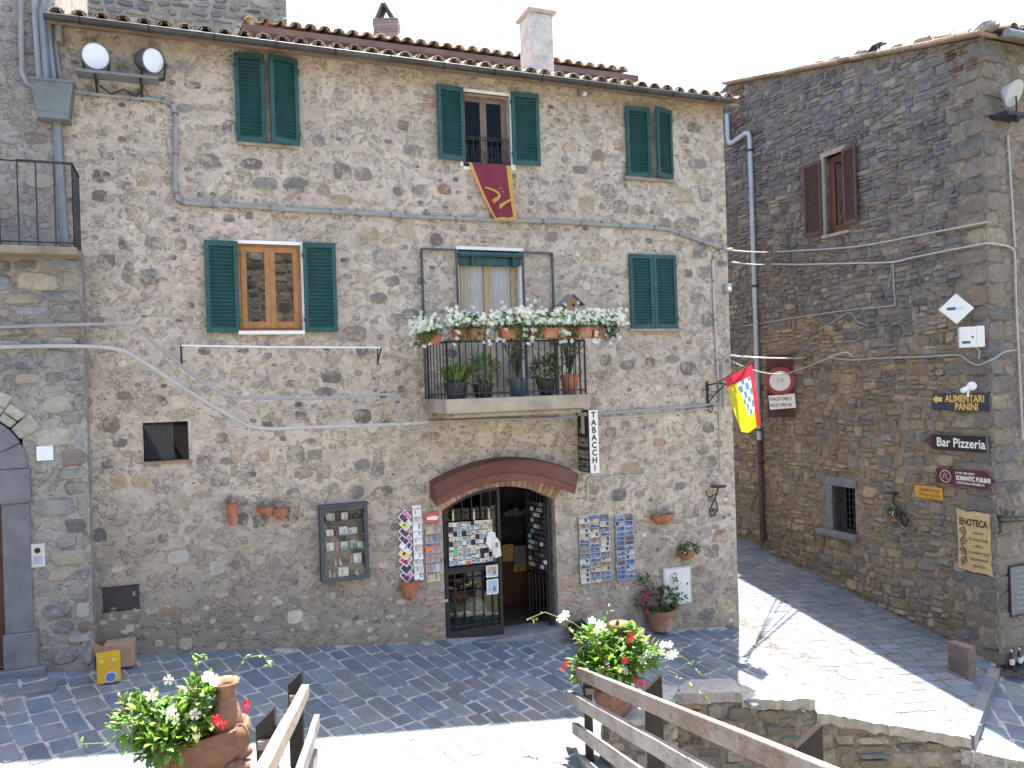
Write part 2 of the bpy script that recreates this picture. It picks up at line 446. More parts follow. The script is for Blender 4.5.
def wall_front(mb, u0, u1, h0, h1, openings, thick):
    """front face with rectangular openings (u0,u1,h0,h1) and their reveals"""
    us = sorted({u0, u1, *[o[0] for o in openings], *[o[1] for o in openings]})
    hs = sorted({h0, h1, *[o[2] for o in openings], *[o[3] for o in openings]})
    for a, b in zip(us, us[1:]):
        for c, d in zip(hs, hs[1:]):
            m, n = (a+b)/2, (c+d)/2
            if any(o[0] < m < o[1] and o[2] < n < o[3] for o in openings): continue
            mb.add([(a,0,c),(b,0,c),(b,0,d),(a,0,d)], [(0,1,2,3)])
    for a, b, c, d in openings:
        t = thick
        mb.add([(a,0,c),(a,t,c),(a,t,d),(a,0,d)], [(0,1,2,3)]); mb.add([(b,0,c),(b,0,d),(b,t,d),(b,t,c)], [(0,1,2,3)])
        mb.add([(a,0,c),(b,0,c),(b,t,c),(a,t,c)], [(0,1,2,3)]); mb.add([(a,0,d),(a,t,d),(b,t,d),(b,0,d)], [(0,1,2,3)])
    return mb
def inside(poly, x, y):
    r = False; n = len(poly)
    for i in range(n):
        (x0, y0), (x1, y1) = poly[i], poly[(i+1) % n]
        if (y0 > y) != (y1 > y) and x < (x1-x0)*(y-y0)/(y1-y0)+x0: r = not r
    return r
# ================================================================ the setting: ground, ramp
rng = random.Random(7)
MORTAR = plaster("paving_mortar", (0.46,0.44,0.40), (0.38,0.365,0.335), (0.24,0.235,0.225), 1.0, 0.3)
EARTH = plaster("earth", (0.20,0.18,0.14), (0.16,0.15,0.11), (0.09,0.09,0.06), 1.0, 0.5)
CORNER = F.p(738.5, 600)[0]; CW = F.w(CORNER, 0)
side_dir = F.n                                   # the lane runs along the facade's normal
RC = R.p(990, 372)[0]; RCW = R.w(RC, 0)          # near corner of the right hand house

tm = MB(); tm.add([(-600,-600,-3.2),(600,-600,-3.2),(600,600,-3.2),(-600,600,-3.2)], [(0,1,2,3)])
tag(tm.build("terrain", EARTH), kind='structure')

EDGE = [(1.05, 9.75), (2.25, 11.78), (4.25, 11.62), (6.35, 11.40)]
step_far = RCW + Vector((0.05, 0.15, 0))
far_r = R.w(RC - 19, 0, 0.3); far_l = CW + side_dir*17 - F.e*0.15
fl = F.w(-13, 0, 0.1)
piazza_poly = [(-13, 3.5), (1.05, 3.5)] + EDGE + [(step_far.x, step_far.y), (RCW.x+0.2, RCW.y+0.4), (far_r.x, far_r.y), (far_l.x, far_l.y),
               (CW.x - 0.12, CW.y + 0.1), (fl.x, fl.y)]
pm = MB(); n = len(piazza_poly)
pm.add([(x, y, gz(x, y)) for x, y in piazza_poly] + [(x, y, -3.3) for x, y in piazza_poly],
       [tuple(range(n))] + [(i, i+n, (i+1) % n + n, (i+1) % n) for i in range(n)])
tag(pm.build("piazza_ground", MORTAR), kind='structure')

PAVPAL = [(0.112,0.140,0.168), (0.124,0.150,0.175), (0.104,0.131,0.159), (0.138,0.158,0.174), (0.118,0.146,0.169), (0.150,0.163,0.172)]
def pave(name, poly, ang, hh, ww, ext, dz=0.0, seed=3, skip2=None):
    r = random.Random(seed); ca, sa = cos(ang), sin(ang)
    xs = [p[0] for p in poly]; ys = [p[1] for p in poly]; ox, oy = sum(xs)/len(xs), sum(ys)/len(ys)
    def to(u, y, v):
        X = ox + u*ca - v*sa; Y = oy + u*sa + v*ca
        return (X, Y, gz(X, Y) + dz - y)
    def sk(u, v, w, h):
        X = ox + u*ca - v*sa; Y = oy + u*sa + v*ca
        return not inside(poly, X, Y) or (skip2 and skip2(X, Y))
    mb = courses(r, -ext, ext, -ext, ext, hh, ww, 0.019, PAVPAL, (0.004, 0.009), sk, 0.06, 0.055, None, to, 1.5, 0.0, 0.0, 12, 0.95)
    tag(mb.build(name, PAVE, cols=True), kind='structure')
def lane_side(X, Y): return (Vector((X, Y, 0)) - CW).dot(F.e)
pave("piazza_paving", [(-9, 5.5), (1.2, 5.5)] + EDGE[:] + [(6.0, 11.5), (CW.x+0.4, 13.6), (CW.x, CW.y), (fl.x, fl.y)], radians(-47), (0.19, 0.30), (0.22, 0.52), 13, seed=3,
     skip2=lambda X, Y: lane_side(X, Y) > 0.35)
pave("lane_paving", [(4.0, 11.66), (6.33, 11.42), (step_far.x, step_far.y), (far_r.x, far_r.y), (far_l.x, far_l.y), (CW.x-0.05, CW.y)], AF, (0.19, 0.30), (0.24, 0.60), 14, seed=5,
     skip2=lambda X, Y: lane_side(X, Y) <= 0.35)
lb_ = MB(); lp = [(4.2, 11.66), (6.30, 11.44), (step_far.x-0.1, step_far.y), (RCW.x+0.15, RCW.y+0.4), (far_r.x, far_r.y), (far_l.x+0.3, far_l.y), (CW.x+0.05, CW.y)]
lb_.add([(x, y, gz(x, y)+0.0025) for x, y in lp], [tuple(range(len(lp)))])
tag(lb_.build("lane_bed", plaster("lane_joints", (0.17,0.165,0.155), (0.13,0.128,0.122), (0.08,0.08,0.078), 1.0, 0.3)), kind='structure')
# long kerb slabs across the mouth of the lane, and the edge stones of the step
# lower street beyond the step
low_poly = [(6.2, 11.36), (step_far.x, step_far.y), (RCW.x+0.2, RCW.y+0.4), (RCW.x+7, RCW.y+3.0), (14.5, 11.2), (6.9, 11.22)]
lm = MB(); n = len(low_poly)
lm.add([(x, y, gz(x, y)-0.19) for x, y in low_poly] + [(x, y, -3.3) for x, y in low_poly], [tuple(range(n))] + [(i, i+n, (i+1) % n+n, (i+1) % n) for i in range(n)])
tag(lm.build("lower_street", MORTAR), kind='structure')
pave("lower_street_paving", low_poly, radians(70), (0.26, 0.4), (0.35, 0.6), 8, dz=-0.19, seed=9)
sm = MB(); a, b = Vector((6.38, 11.37, 0)), Vector((step_far.x-0.2, step_far.y-0.35, 0))
dv = (b-a).normalized(); pn = Vector((dv.y, -dv.x, 0)); LEN = (b-a).length; t = 0; r = random.Random(2)
while t < LEN:
    w = min(r.uniform(0.6, 1.0), LEN-t); q = a + dv*(t+w/2)
    z = gz(q.x, q.y)
    sm.obox((q.x-pn.x*0.13, q.y-pn.y*0.13, z-0.08), dv, pn, (0,0,1), w/2-0.006, 0.16, 0.105, tint((0.15,0.15,0.155), r)); t += w
tag(sm.build("step_edge", PAVE, bevel=0.012, cols=True), kind='structure')

# ramp the photograph is taken from
RD = Vector((-0.1975, 1, -0.24))
def ramp_at(side, t):          # foot end of each rail is t = 0, towards the camera t grows
    p0 = Vector((0.83, 9.75, 0)) if side > 0 else Vector((-2.22, 8.75, 0))
    p = p0 - Vector((RD.x, RD.y, 0))*t
    return Vector((p.x, p.y, ramp_z(p.x, p.y)))
def ramp_z(x, y): return CAMZ - 2.06 - 0.2437*(y - 0.1975*x*0.0)
rm = MB(); A = [(-2.35, 8.72), (0.95, 9.35), (0.98+0.1975*13, 9.5-13.2), (-2.35+0.1975*13, 8.72-13.2)]
tops = [(x, y, ramp_z(x, y)) for x, y in A]
tops[0] = (A[0][0], A[0][1], max(gz(*A[0])-0.02, ramp_z(*A[0])-0.1)); tops[1] = (A[1][0], A[1][1], gz(*A[1])-0.02)
rm.add(tops + [(x, y, -3.3) for x, y in A], [(0,1,2,3), (0,4,5,1), (1,5,6,2), (2,6,7,3), (3,7,4,0)])
tag(rm.build("ramp", MORTAR), kind='structure')

# ================================================================ main building
PL = plaster("facade_plaster", (0.56,0.482,0.395), (0.475,0.408,0.332), (0.315,0.268,0.218), 1.0, 0.42, lowdirt=(-0.1, 2.3, (0.215,0.188,0.152)))
PAL_F = [(0.135,0.13,0.125), (0.165,0.155,0.145), (0.12,0.115,0.11), (0.21,0.175,0.13), (0.27,0.21,0.14), (0.19,0.15,0.12), (0.22,0.21,0.19), (0.33,0.28,0.21), (0.17,0.165,0.165), (0.24,0.16,0.12)]
UL = F.p(53, 100)[0]; EAVE = F.p(420, 66, 0.40)[1] + 0.04
WALLTOP = EAVE + 0.12
def frect(x0, y0, x1, y1): return F.rect(x0, y0, x1, y1)
O_top = frect(462, 94, 510, 168)
O_left = frect(238.5, 244.5, 301.5, 331)
O_balc = frect(458.5, 250.5, 525, 396)
O_small = frect(143, 422, 188.5, 461)
D0, D1 = F.p(444, 570)[0], F.p(557, 570)[0]
DH0 = F.p(500, 638)[1]; DSPRING_ = F.p(444, 507)[1]; DCROWN = F.p(505, 486)[1]
DSPRING = DCROWN - 0.30
O_door = (D0, D1, DH0 + 0.02, DCROWN)
OPEN = [O_top, O_left, O_balc, O_small, O_door]
house = thing("stone_house", "three storey stone house with green shutters and a shop doorway", "building", F.w(0, 0), F.ang)
wb = MB()
wall_front(wb, UL-2.5, CORNER, -2.6, WALLTOP, OPEN, 0.42)
# arch infill between the segmental arch and the square head of the opening
wd = (D1-D0)/2; rise = DCROWN-DSPRING; RAD = (wd*wd + rise*rise)/(2*rise); AC = ((D0+D1)/2, DCROWN-RAD)
def arc(r, k, kn):
    a0 = math.asin(wd/RAD); a = -a0 + 2*a0*k/kn
    return AC[0] + r*sin(a), AC[1] + r*cos(a)
K = 24
for k in range(K):
    (xa, za), (xb, zb) = arc(RAD, k, K), arc(RAD, k+1, K)
    wb.add([(xa,0,za),(xb,0,zb),(xb,0,DCROWN+0.001),(xa,0,DCROWN+0.001)], [(0,1,2,3)])
    wb.add([(xa,0,za),(xa,0.42,za),(xb,0.42,zb),(xb,0,zb)], [(0,1,2,3)])
DEPTH = 6.2
wb.add([(UL-2.5,0,-2.6),(UL-2.5,0,WALLTOP),(UL-2.5,DEPTH,WALLTOP+1.9),(UL-2.5,DEPTH,-2.6)], [(0,1,2,3)])
wb.add([(CORNER,0,-2.6),(CORNER,DEPTH,-2.6),(CORNER,DEPTH,WALLTOP+1.7),(CORNER,0,WALLTOP)], [(0,1,2,3)])
wb.add([(UL-2.5,DEPTH,-2.6),(UL-2.5,DEPTH,WALLTOP+1.7),(CORNER,DEPTH,WALLTOP+1.7),(CORNER,DEPTH,-2.6)], [(0,1,2,3)])
wb.build("wall", PL, house)

# stones showing in the facade: the large ones where the photograph has them, the rest scattered
def fs(x, y, w, h, c): 
    u0, u1, h0, h1 = F.rect(x-w/2, y-h/2, x+w/2, y+h/2); return ((u0+u1)/2, (h0+h1)/2, u1-u0, h1-h0, c)
G1, G2, G3 = (0.135,0.13,0.125), (0.175,0.165,0.155), (0.105,0.10,0.10)
T1, T2, B1, Wt, Rb = (0.30,0.235,0.155), (0.36,0.30,0.215), (0.19,0.15,0.12), (0.33,0.315,0.285), (0.28,0.15,0.10)
BIG = [fs(*q) for q in [
 (342,172,20,17,G1),(363,175,18,14,G2),(256,153,22,14,G1),(262,112,0,0,G1)][:3] + [
 (192,85,19,8,G3),(210,161,23,13,G1),(252,164,22,11,G3),(266,184,24,14,G2),(296,185,26,15,G1),(324,190,12,11,B1),(108,156,15,9,G3),(129,157,16,9,G1),(153,158,18,12,G2),
 (101,176,19,12,G3),(143,178,14,16,T1),(100,196,16,12,G1),(154,243,22,13,G2),(107,261,19,15,G1),(150,277,22,17,G1),(129,273,12,22,G2),(181,244,12,14,B1),(96,287,13,11,T1),
 (333,231,16,16,G1),(370,235,20,11,T1),(379,257,15,14,G2),(392,281,15,11,G1),(378,298,18,11,G2),(355,334,24,17,B1),(331,375,22,17,G1),(325,392,22,10,G1),(365,352,20,13,G1),(343,200,24,11,T1),
 (412,150,19,12,G2),(437,240,14,13,G1),(420,190,18,11,G2),(445,190,16,11,Rb),(405,230,20,14,T2),
 (295,454,19,19,G1),(315,455,17,11,G2),(324,472,15,14,B1),(303,472,20,13,B1),(362,465,16,12,G2),(378,469,14,16,G1),(356,492,17,13,G1),(383,492,22,12,G3),(335,489,13,12,G2),(430,454,17,15,G2),
 (265,455,10,15,T1),(236,456,9,15,T1),(221,479,20,16,G1),(203,461,15,11,G1),(222,438,13,11,G1),(228,461,17,8,G2),(165,506,13,15,G2),(118,481,18,18,T1),(142,481,20,13,T1),(260,521,15,13,G3),(244,519,10,14,G3),
 (276,564,13,14,G2),(217,568,18,15,Wt),(178,557,22,14,Wt),(120,443,16,9,G1),(112,424,18,18,B1),(108,464,16,10,G1),
 (150,398,14,10,G1),(160,401,16,12,G3),(124,396,16,8,B1),(108,348,22,9,G2),(98,322,14,11,B1),
 (585,119,10,10,B1),(541,146,12,13,G2),(570,148,12,9,Rb),(598,156,13,14,B1),(580,170,16,9,G1),(547,162,0,0,G1)][:78] + [
 (554,207,17,11,G2),(564,197,11,10,G2),(587,204,17,17,T1),(620,207,18,14,G2),(608,191,16,14,G2),(638,210,13,11,B1),(654,212,9,5,G3),(684,195,16,15,T1),(705,195,14,14,G2),(693,224,13,14,G2),(664,222,14,9,G2),(680,224,16,9,B1),
 (694,128,14,11,G1),(684,140,10,7,B1),(677,163,15,9,G2),(698,164,19,10,G2),(713,154,12,12,T2),(700,178,16,9,T2),(714,238,18,11,G2),(700,252,16,16,G1),(688,273,9,9,G1),(704,272,16,12,G2),(676,300,0,0,G1)][:22] + [
 (592,254,18,14,T1),(698,299,17,11,G2),(709,320,16,14,G1),(725,332,16,22,G2),(624,347,16,15,G2),(606,360,12,12,G1),(672,359,15,8,G2),(650,362,11,10,B1),(688,368,18,15,G1),(604,376,18,10,G1),(668,340,12,9,T2),
 (611,432,12,11,B1),(659,442,13,9,Rb),(708,427,12,13,G1),(717,444,10,8,G1),(703,450,13,9,G2),(708,462,19,12,G2),(630,467,20,11,T1),(640,471,10,9,G2),(619,495,17,13,G1),(640,494,10,8,G2),(680,486,10,8,G1),(691,513,18,10,G2),(726,513,20,14,G2),
 (706,532,12,13,Wt),(721,536,14,14,Rb),(712,552,16,12,G1),(700,571,14,11,B1),(709,588,18,18,G2),(724,480,22,12,G2),(594,490,9,10,G2),(707,614,16,12,G1),(725,603,20,16,T1),
 (326,300,14,10,G2),(410,314,18,10,G2),(396,320,20,12,G2),(540,290,16,14,T2),(575,262,10,8,G2),(520,215,14,9,G2),(545,225,20,9,G1),
 (282,312,0,0,G1)][:37] if q[2] > 0]
def clear_of(rects, pad):
    def sk(u, v, w, h):
        for a, b, c, d in rects:
            if u+w/2 > a-pad and u-w/2 < b+pad and v+h/2 > c-pad and v-h/2 < d+pad: return True
        return v - h/2 < gz(F.w(u,0).x, F.w(u,0).y) + 0.02 or v+h/2 > WALLTOP-0.12 or u+w/2 > CORNER-0.01
    return sk
BLOCKED = OPEN + [(D0-0.35, D1+0.35, DH0, DCROWN+0.5), F.rect(234,56,298,147), F.rect(624,108,670,180), F.rect(628,254,677,331), F.rect(204,240,338,334), F.rect(436,86,539,166)]
skf = clear_of(BLOCKED, 0.03)
EDGEMIX[0] = (0.46,0.39,0.31)
r = random.Random(11); mb = MB(); taken = []
for (u, v, w, h, c) in BIG:
    if skf(u, v, w, h): continue
    taken.append((u, v, w, h))
    stone(mb, outline(r, u, v, w*1.02, h*1.02, 12, r.uniform(0.45, 0.9), 0.13, r.uniform(-0.1, 0.1)), r.uniform(0.006, 0.016), tint(c, r, 0.12), r, inset=0.92)
def dens(u, v):
    k = 0.55 + 0.35*sin(u*1.1+1.0)*sin(v*0.9+0.4)
    if v > EAVE-1.0: k *= 0.45
    if D0-1.5 < u < D1+1.2 and DCROWN+0.2 < v < DCROWN+1.1: k *= 0.25
    return k
scatter(r, UL-0.6, CORNER, -1.0, WALLTOP, 3300, (0.085, 0.34), PAL_F + [(0.54,0.48,0.39), (0.46,0.41,0.34), (0.36,0.30,0.22), (0.115,0.11,0.11), (0.13,0.125,0.12), (0.34,0.27,0.19), (0.095,0.092,0.09)], skf, dens, mb, (0.003, 0.011), taken)
scatter(r, UL-0.6, CORNER, -1.0, WALLTOP, 1500, (0.035, 0.09), PAL_F + [(0.42,0.38,0.31), (0.30,0.27,0.22), (0.27,0.25,0.21)], skf, lambda u, v: 0.6, mb, (0.002, 0.007), taken + [])
scatter(r, UL-0.6, CORNER, -1.0, 1.6, 1500, (0.07, 0.28), [(0.33,0.31,0.275),(0.27,0.25,0.225),(0.24,0.22,0.19),(0.17,0.16,0.15),(0.29,0.25,0.20),(0.21,0.195,0.175)], skf, lambda u, v: 0.9 if v < 1.25-0.12*u*0 and u < D0-0.3 else 0.4, mb, (0.004, 0.014), [])
# small brick patches beside and above the windows
def bricks(x, y, w, h, rows, alpha=1):
    u0, u1, h0, h1 = F.rect(x-w/2, y-h/2, x+w/2, y+h/2); bh = (h1-h0)/rows
    for i in range(rows):
        u = u0 - r.uniform(0, 0.06)
        while u < u1:
            bw = r.uniform(0.12, 0.26)
            if r.random() < 0.8: stone(mb, outline(r, u+bw/2, h0+bh*(i+0.5), bw-0.012, bh-0.014, 8, 0.9, 0.08), 0.004, tint((0.34,0.19,0.13), r, 0.2), r)
            u += bw
for q in [(679,151,11,13,4),(620,143,12,16,4),(672,243,24,6,2),(616,243,0.1,6,1),(490,240,18,8,2),(429,105,8,18,6),(275,217,24,5,1),(565,590,9,30,6),(432,605,12,18,4),(432,630,14,14,3)]: bricks(*q)
sd = MB(); scatter(r, 0.15, DEPTH-0.1, -0.8, WALLTOP, 900, (0.08, 0.32), PAL_F, None, None, sd, (0.003, 0.012))
nb = len(mb.v); mb.v += [(CORNER - y, x, z) for x, y, z in sd.v]; mb.f += [[i+nb for i in f] for f in sd.f]; mb.c += sd.c
mb.build("stonework", STONE_F, house, cols=True)
EDGEMIX[0] = None
# brick arch of the shop door
ab = MB(); ra = random.Random(5)
for k in range(22):
    p = [arc(RAD-0.004, k+0.05, 22), arc(RAD-0.004, k+0.95, 22), arc(RAD+0.27, k+0.95, 22), arc(RAD+0.27, k+0.05, 22)]
    ab.poly(p, -0.018, 0.20, tint((0.34,0.245,0.165), ra, 0.28))
ab.build("door_arch", STONE, house, cols=True, bevel=0.006)
# roof: eave boards, rows of curved tiles, gutter
def tiles(u0, u1, y0, y1, z0, slope, pitch=0.255, seed=1, rr=0.105, pan=True):
    r = random.Random(seed); mb = MB(); L_ = 0.40; cs = 1/sqrt(1+slope*slope)
    rows = int((y1-y0)/L_)+1; cols = int((u1-u0)/pitch)
    pal = [(0.38,0.28,0.20),(0.33,0.24,0.17),(0.44,0.36,0.26),(0.27,0.21,0.16),(0.46,0.41,0.31),(0.30,0.20,0.14)]
    nseg = 7
    for c in range(cols):
        for kind in ((0, 1) if pan else (0,)):
            uc = u0 + (c+0.5)*pitch + (pitch/2 if kind else 0)
            for q in range(rows):
                ya = y0 + q*L_ + r.uniform(-0.02, 0.02); yb = ya + L_ + 0.07
                ra_, rb_ = (rr, rr*0.84) if not kind else (rr*0.9, rr)
                lift = 0.018 + r.uniform(-0.004, 0.006); vs = []
                for (yy, rad, up) in ((ya, ra_, lift), (yb, rb_, 0.0)):
                    for inner in (0, 1):
                        for k in range(nseg+1):
                            a = pi*k/nseg; rd = rad - inner*0.015
                            zz = sin(a)*rd*0.82 if not kind else 0.055 - sin(a)*rd*0.7
                            vs.append((uc + cos(a)*rd + r.uniform(-0.002, 0.002), yy, z0 + slope*(yy-y0) + zz + up))
                m = nseg+1; f = []
                for k in range(nseg):
                    f += [(k, k+1, 2*m+k+1, 2*m+k), (m+k+1, m+k, 3*m+k, 3*m+k+1), (k+1, k, m+k, m+k+1), (2*m+k, 2*m+k+1, 3*m+k+1, 3*m+k)]
                mb.add(vs, f, tint(r.choice(pal), r, 0.2))
    return mb
OUT = 0.34; SL = 0.30
zt = EAVE + 0.06
U0R, U1R = F.p(46, 18, OUT)[0], CORNER + 0.12
tb = tiles(U0R, U1R, -OUT-0.05, DEPTH, zt, SL, seed=4)
roof = tb.build("roof", TILE, house, cols=True)
db = MB(); db.add([(U0R, -OUT+0.02, zt-0.05), (U1R, -OUT+0.02, zt-0.05), (U1R, DEPTH, zt-0.05+SL*(DEPTH+OUT)), (U0R, DEPTH, zt-0.05+SL*(DEPTH+OUT)),
        (U0R, -OUT+0.02, zt-0.09), (U1R, -OUT+0.02, zt-0.09), (U1R, DEPTH, zt-0.09+SL*(DEPTH+OUT)), (U0R, DEPTH, zt-0.09+SL*(DEPTH+OUT))],
       [(0,1,2,3),(4,7,6,5),(0,4,5,1),(1,5,6,2),(2,6,7,3),(3,7,4,0)])
db.build("roof_deck", mat("eave_brick", (0.27,0.19,0.13), 0.9, 0.35, 5, 0.4), roof)
gb = MB(); gp = []
for k in range(9):
    a = pi + pi*k/8; gp.append((cos(a)*0.065, sin(a)*0.065))
ga, gbx = U0R-0.02, F.p(729, 100, OUT)[0]
vs = []
for uu in (ga, gbx):
    for (yy, zz) in gp: vs.append((uu, -OUT-0.06+yy, EAVE+0.035+zz))
    for (yy, zz) in gp[::-1]: vs.append((uu, -OUT-0.06+yy*0.92, EAVE+0.04+zz*0.92))
gb.add(vs, [(i, (i+1) % 18, 18+(i+1) % 18, 18+i) for i in range(18)])
for uu in (ga, gbx): gb.add([(uu, -OUT-0.06+y, EAVE+0.035+z) for y, z in gp], [tuple(range(9))])
gut = gb.build("gutter", mat("gutter_brown", (0.055,0.050,0.052), 0.5, 0.35, 1.2, 0.0, 0.2, stain=(0.10,0.13,0.13)), house)
for k in range(13):
    u = ga + (gbx-ga)*(k+0.5)/13; bb = MB()
    bb.tube([(u, -OUT-0.06+cos(pi+pi*j/6)*0.071, EAVE+0.035+sin(pi+pi*j/6)*0.071) for j in range(7)], 0.007, 5)
    bb.build("gutter_bracket", IRON, gut)
# ---------------- windows, shutters
def shutter_mb(w, h, t=0.036, lift=0.0):
    m = MB(); s = 0.06
    m.box(0, s, -t, 0, 0, h); m.box(w-s, w, -t, 0, 0, h); m.box(s, w-s, -t, 0, 0, s*1.25); m.box(s, w-s, -t, 0, h-s*1.25, h)
    k = int((h-2.5*s)/0.052); 
    for i in range(k):
        z = s*1.25 + (h-2.5*s)*(i+0.5)/k
        m.obox((w/2, -t*0.52, z), (1,0,0), (0, cos(0.85), sin(0.85)), (0, -sin(0.85), cos(0.85)), (w-2*s)/2, 0.023, 0.0045)
    m.box(s, w-s, -0.008, -0.004, s, h-s)
    m.box(-0.018, 0.03, -t-0.004, -t+0.03, h*0.12, h*0.12+0.05); m.box(-0.018, 0.03, -t-0.004, -t+0.03, h*0.84, h*0.84+0.05)
    return m
def shutter(parent, u, h0, w, h, yaw=0.0, hinge='l', y=-0.02, mm=None):
    o = shutter_mb(w, h).build("shutter", mm or GREENPAINT, parent)
    if hinge == 'l': o.location = (u, y, h0); o.rotation_euler.z = yaw
    else:
        o.location = (u+w, y, h0); o.scale.x = -1; o.rotation_euler.z = -yaw
    return o
SILL = mat("window_sill_stone", (0.30,0.26,0.21), 0.9, 0.3, 8, 0.5)
def sill_window(rect, depth=0.10, over=0.05):
    a, b, c, d = rect; m = MB(); m.box(a-over, b+over, -depth, 0.05, c-0.05, c)
    m.box(a-over*0.4, b+over*0.4, -0.012, 0.04, d, d+0.05)
    return m
CASW = mat("casement_wood", (0.33,0.155,0.05), 0.5, 0.25, 9, 0.1)
OLDW = mat("old_casement", (0.20,0.14,0.11), 0.6, 0.3, 8, 0.1)
GLASS = glassmat("window_glass", (0.55,0.58,0.6), 0.08, 1.0)
DIMG = glassmat("dim_glass", (0.6,0.62,0.64), 0.0, 0.25)
def casement(parent, rect, m, y=0.09, leaves=2, curtains=None, fr=0.045, sash=0.055, bars=0, glass=None):
    a, b, c, d = rect
    f = MB(); f.box(a, a+fr, y, y+0.07, c, d); f.box(b-fr, b, y, y+0.07, c, d); f.box(a+fr, b-fr, y, y+0.07, d-fr, d); f.box(a+fr, b-fr, y, y+0.07, c, c+fr)
    f.build("window_frame", m, parent)
    w = (b-a-2*fr)/leaves
    for i in range(leaves):
        x0 = a+fr+i*w; x1 = x0+w; g = MB(); yy = y-0.015
        g.box(x0, x0+sash, yy, yy+0.045, c+fr, d-fr); g.box(x1-sash, x1, yy, yy+0.045, c+fr, d-fr)
        g.box(x0+sash, x1-sash, yy, yy+0.045, d-fr-sash, d-fr); g.box(x0+sash, x1-sash, yy, yy+0.045, c+fr, c+fr+sash*1.3)
        for j in range(bars): 
            zz = c + (d-c)*(j+1)/(bars+1); g.box(x0+sash, x1-sash, yy+0.008, yy+0.038, zz-0.012, zz+0.012)
        g.build("sash", m, parent, bevel=0.006)
        p = MB(); p.box(x0+sash-0.005, x1-sash+0.005, yy+0.018, yy+0.024, c+fr+sash*1.25, d-fr-sash+0.005); p.build("pane", glass or GLASS, parent)
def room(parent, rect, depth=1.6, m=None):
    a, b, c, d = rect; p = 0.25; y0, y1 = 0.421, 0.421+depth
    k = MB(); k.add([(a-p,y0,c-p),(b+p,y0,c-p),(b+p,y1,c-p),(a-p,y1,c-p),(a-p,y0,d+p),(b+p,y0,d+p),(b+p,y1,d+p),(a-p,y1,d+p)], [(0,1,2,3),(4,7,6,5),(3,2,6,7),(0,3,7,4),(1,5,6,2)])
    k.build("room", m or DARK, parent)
LACE = colmat("curtain_cloth", 0.9, 0.1, 20, 0.1, 0.2, False)
def curtain(parent, u0, u1, h0, h1, y, col=(0.62,0.60,0.56), folds=9, amp=0.018):
    m = MB(); n = folds*6; vs = []
    for i in range(n+1):
        k = i/n; yy = y + amp*sin(k*folds*2*pi); vs += [(u0+(u1-u0)*k, yy, h0), (u0+(u1-u0)*k, yy, h1)]
    m.add(vs, [(2*i, 2*i+2, 2*i+3, 2*i+1) for i in range(n)], col)
    m.build("curtain", LACE, parent, smooth=True, cols=True)

# third floor, left: closed shutters standing slightly ajar
a, b, c, d = F.rect(235, 57.5, 297, 144.5)
wn = MB().box(a+0.02, b-0.02, -0.06, 0.03, c-0.045, c).box(a+0.03, b-0.03, 0.001, 0.006, c, d).build("window", [SILL], house)
shutter(wn, a, c, (b-a)/2-0.02, d-c, -0.08, 'l', -0.03); shutter(wn, (a+b)/2+0.01, c, (b-a)/2, d-c, -0.30, 'r', -0.03)
# third floor, right
a, b, c, d = F.rect(625, 109.5, 669, 178.5)
wn = MB().box(a-0.06, b+0.08, -0.07, 0.03, c-0.05, c).box(a+0.03, b-0.03, 0.001, 0.006, c, d).build("window", [SILL], house)
shutter(wn, a, c, (b-a)*0.52, d-c, -0.06, 'l', -0.03); shutter(wn, a+(b-a)*0.55, c, (b-a)*0.48, d-c, -0.34, 'r', -0.03)
# second floor, right: both leaves shut
a, b, c, d = F.rect(629, 255, 675.5, 329)
wn = MB().box(a-0.05, b+0.06, -0.08, 0.03, c-0.045, c).box(a+0.03, b-0.03, 0.001, 0.006, c, d).build("window", [SILL], house)
shutter(wn, a, c, (b-a)/2-0.004, d-c, 0, 'l', -0.02); shutter(wn, (a+b)/2+0.004, c, (b-a)/2-0.004, d-c, 0, 'r', -0.02)
# third floor, middle: open shutters, casement and iron guard
wn = sill_window(O_top, 0.015, 0.0)
a, b, c, d = O_top
wn.box(a-0.05, a, -0.015, 0.10, c, d+0.055); wn.box(b, b+0.07, -0.015, 0.10, c, d+0.055)
wn = wn.build("window", WHITEP, house)
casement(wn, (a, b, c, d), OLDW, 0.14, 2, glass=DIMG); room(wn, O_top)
x0, x1, z0, z1 = F.rect(436, 87.5, 463, 161); shutter(wn, x0, z0, x1-x0, z1-z0, -0.10, 'r', -0.03)
x0, x1, z0, z1 = F.rect(511, 94.5, 537.5, 166); shutter(wn, x0, z0, x1-x0, z1-z0, -0.08, 'l', -0.03)
g = MB(); zr = F.p(486, 137)[1]
for z in (zr, zr-0.04, c+0.05): g.tube([(a, 0.05, z), (b, 0.05, z)], 0.009, 6)
for k in range(9): g.tube([(a+(b-a)*k/8, 0.05, c), (a+(b-a)*k/8, 0.05, zr)], 0.007, 5)
for k in range(4):
    uc = a+(b-a)*(k+0.5)/4; g.tube([(uc+0.07*cos(t*pi/8), 0.05, c+0.22+0.10*sin(t*pi/8)) for t in range(16)], 0.006, 5, closed=True)
g.build("window_guard", IRON, wn)
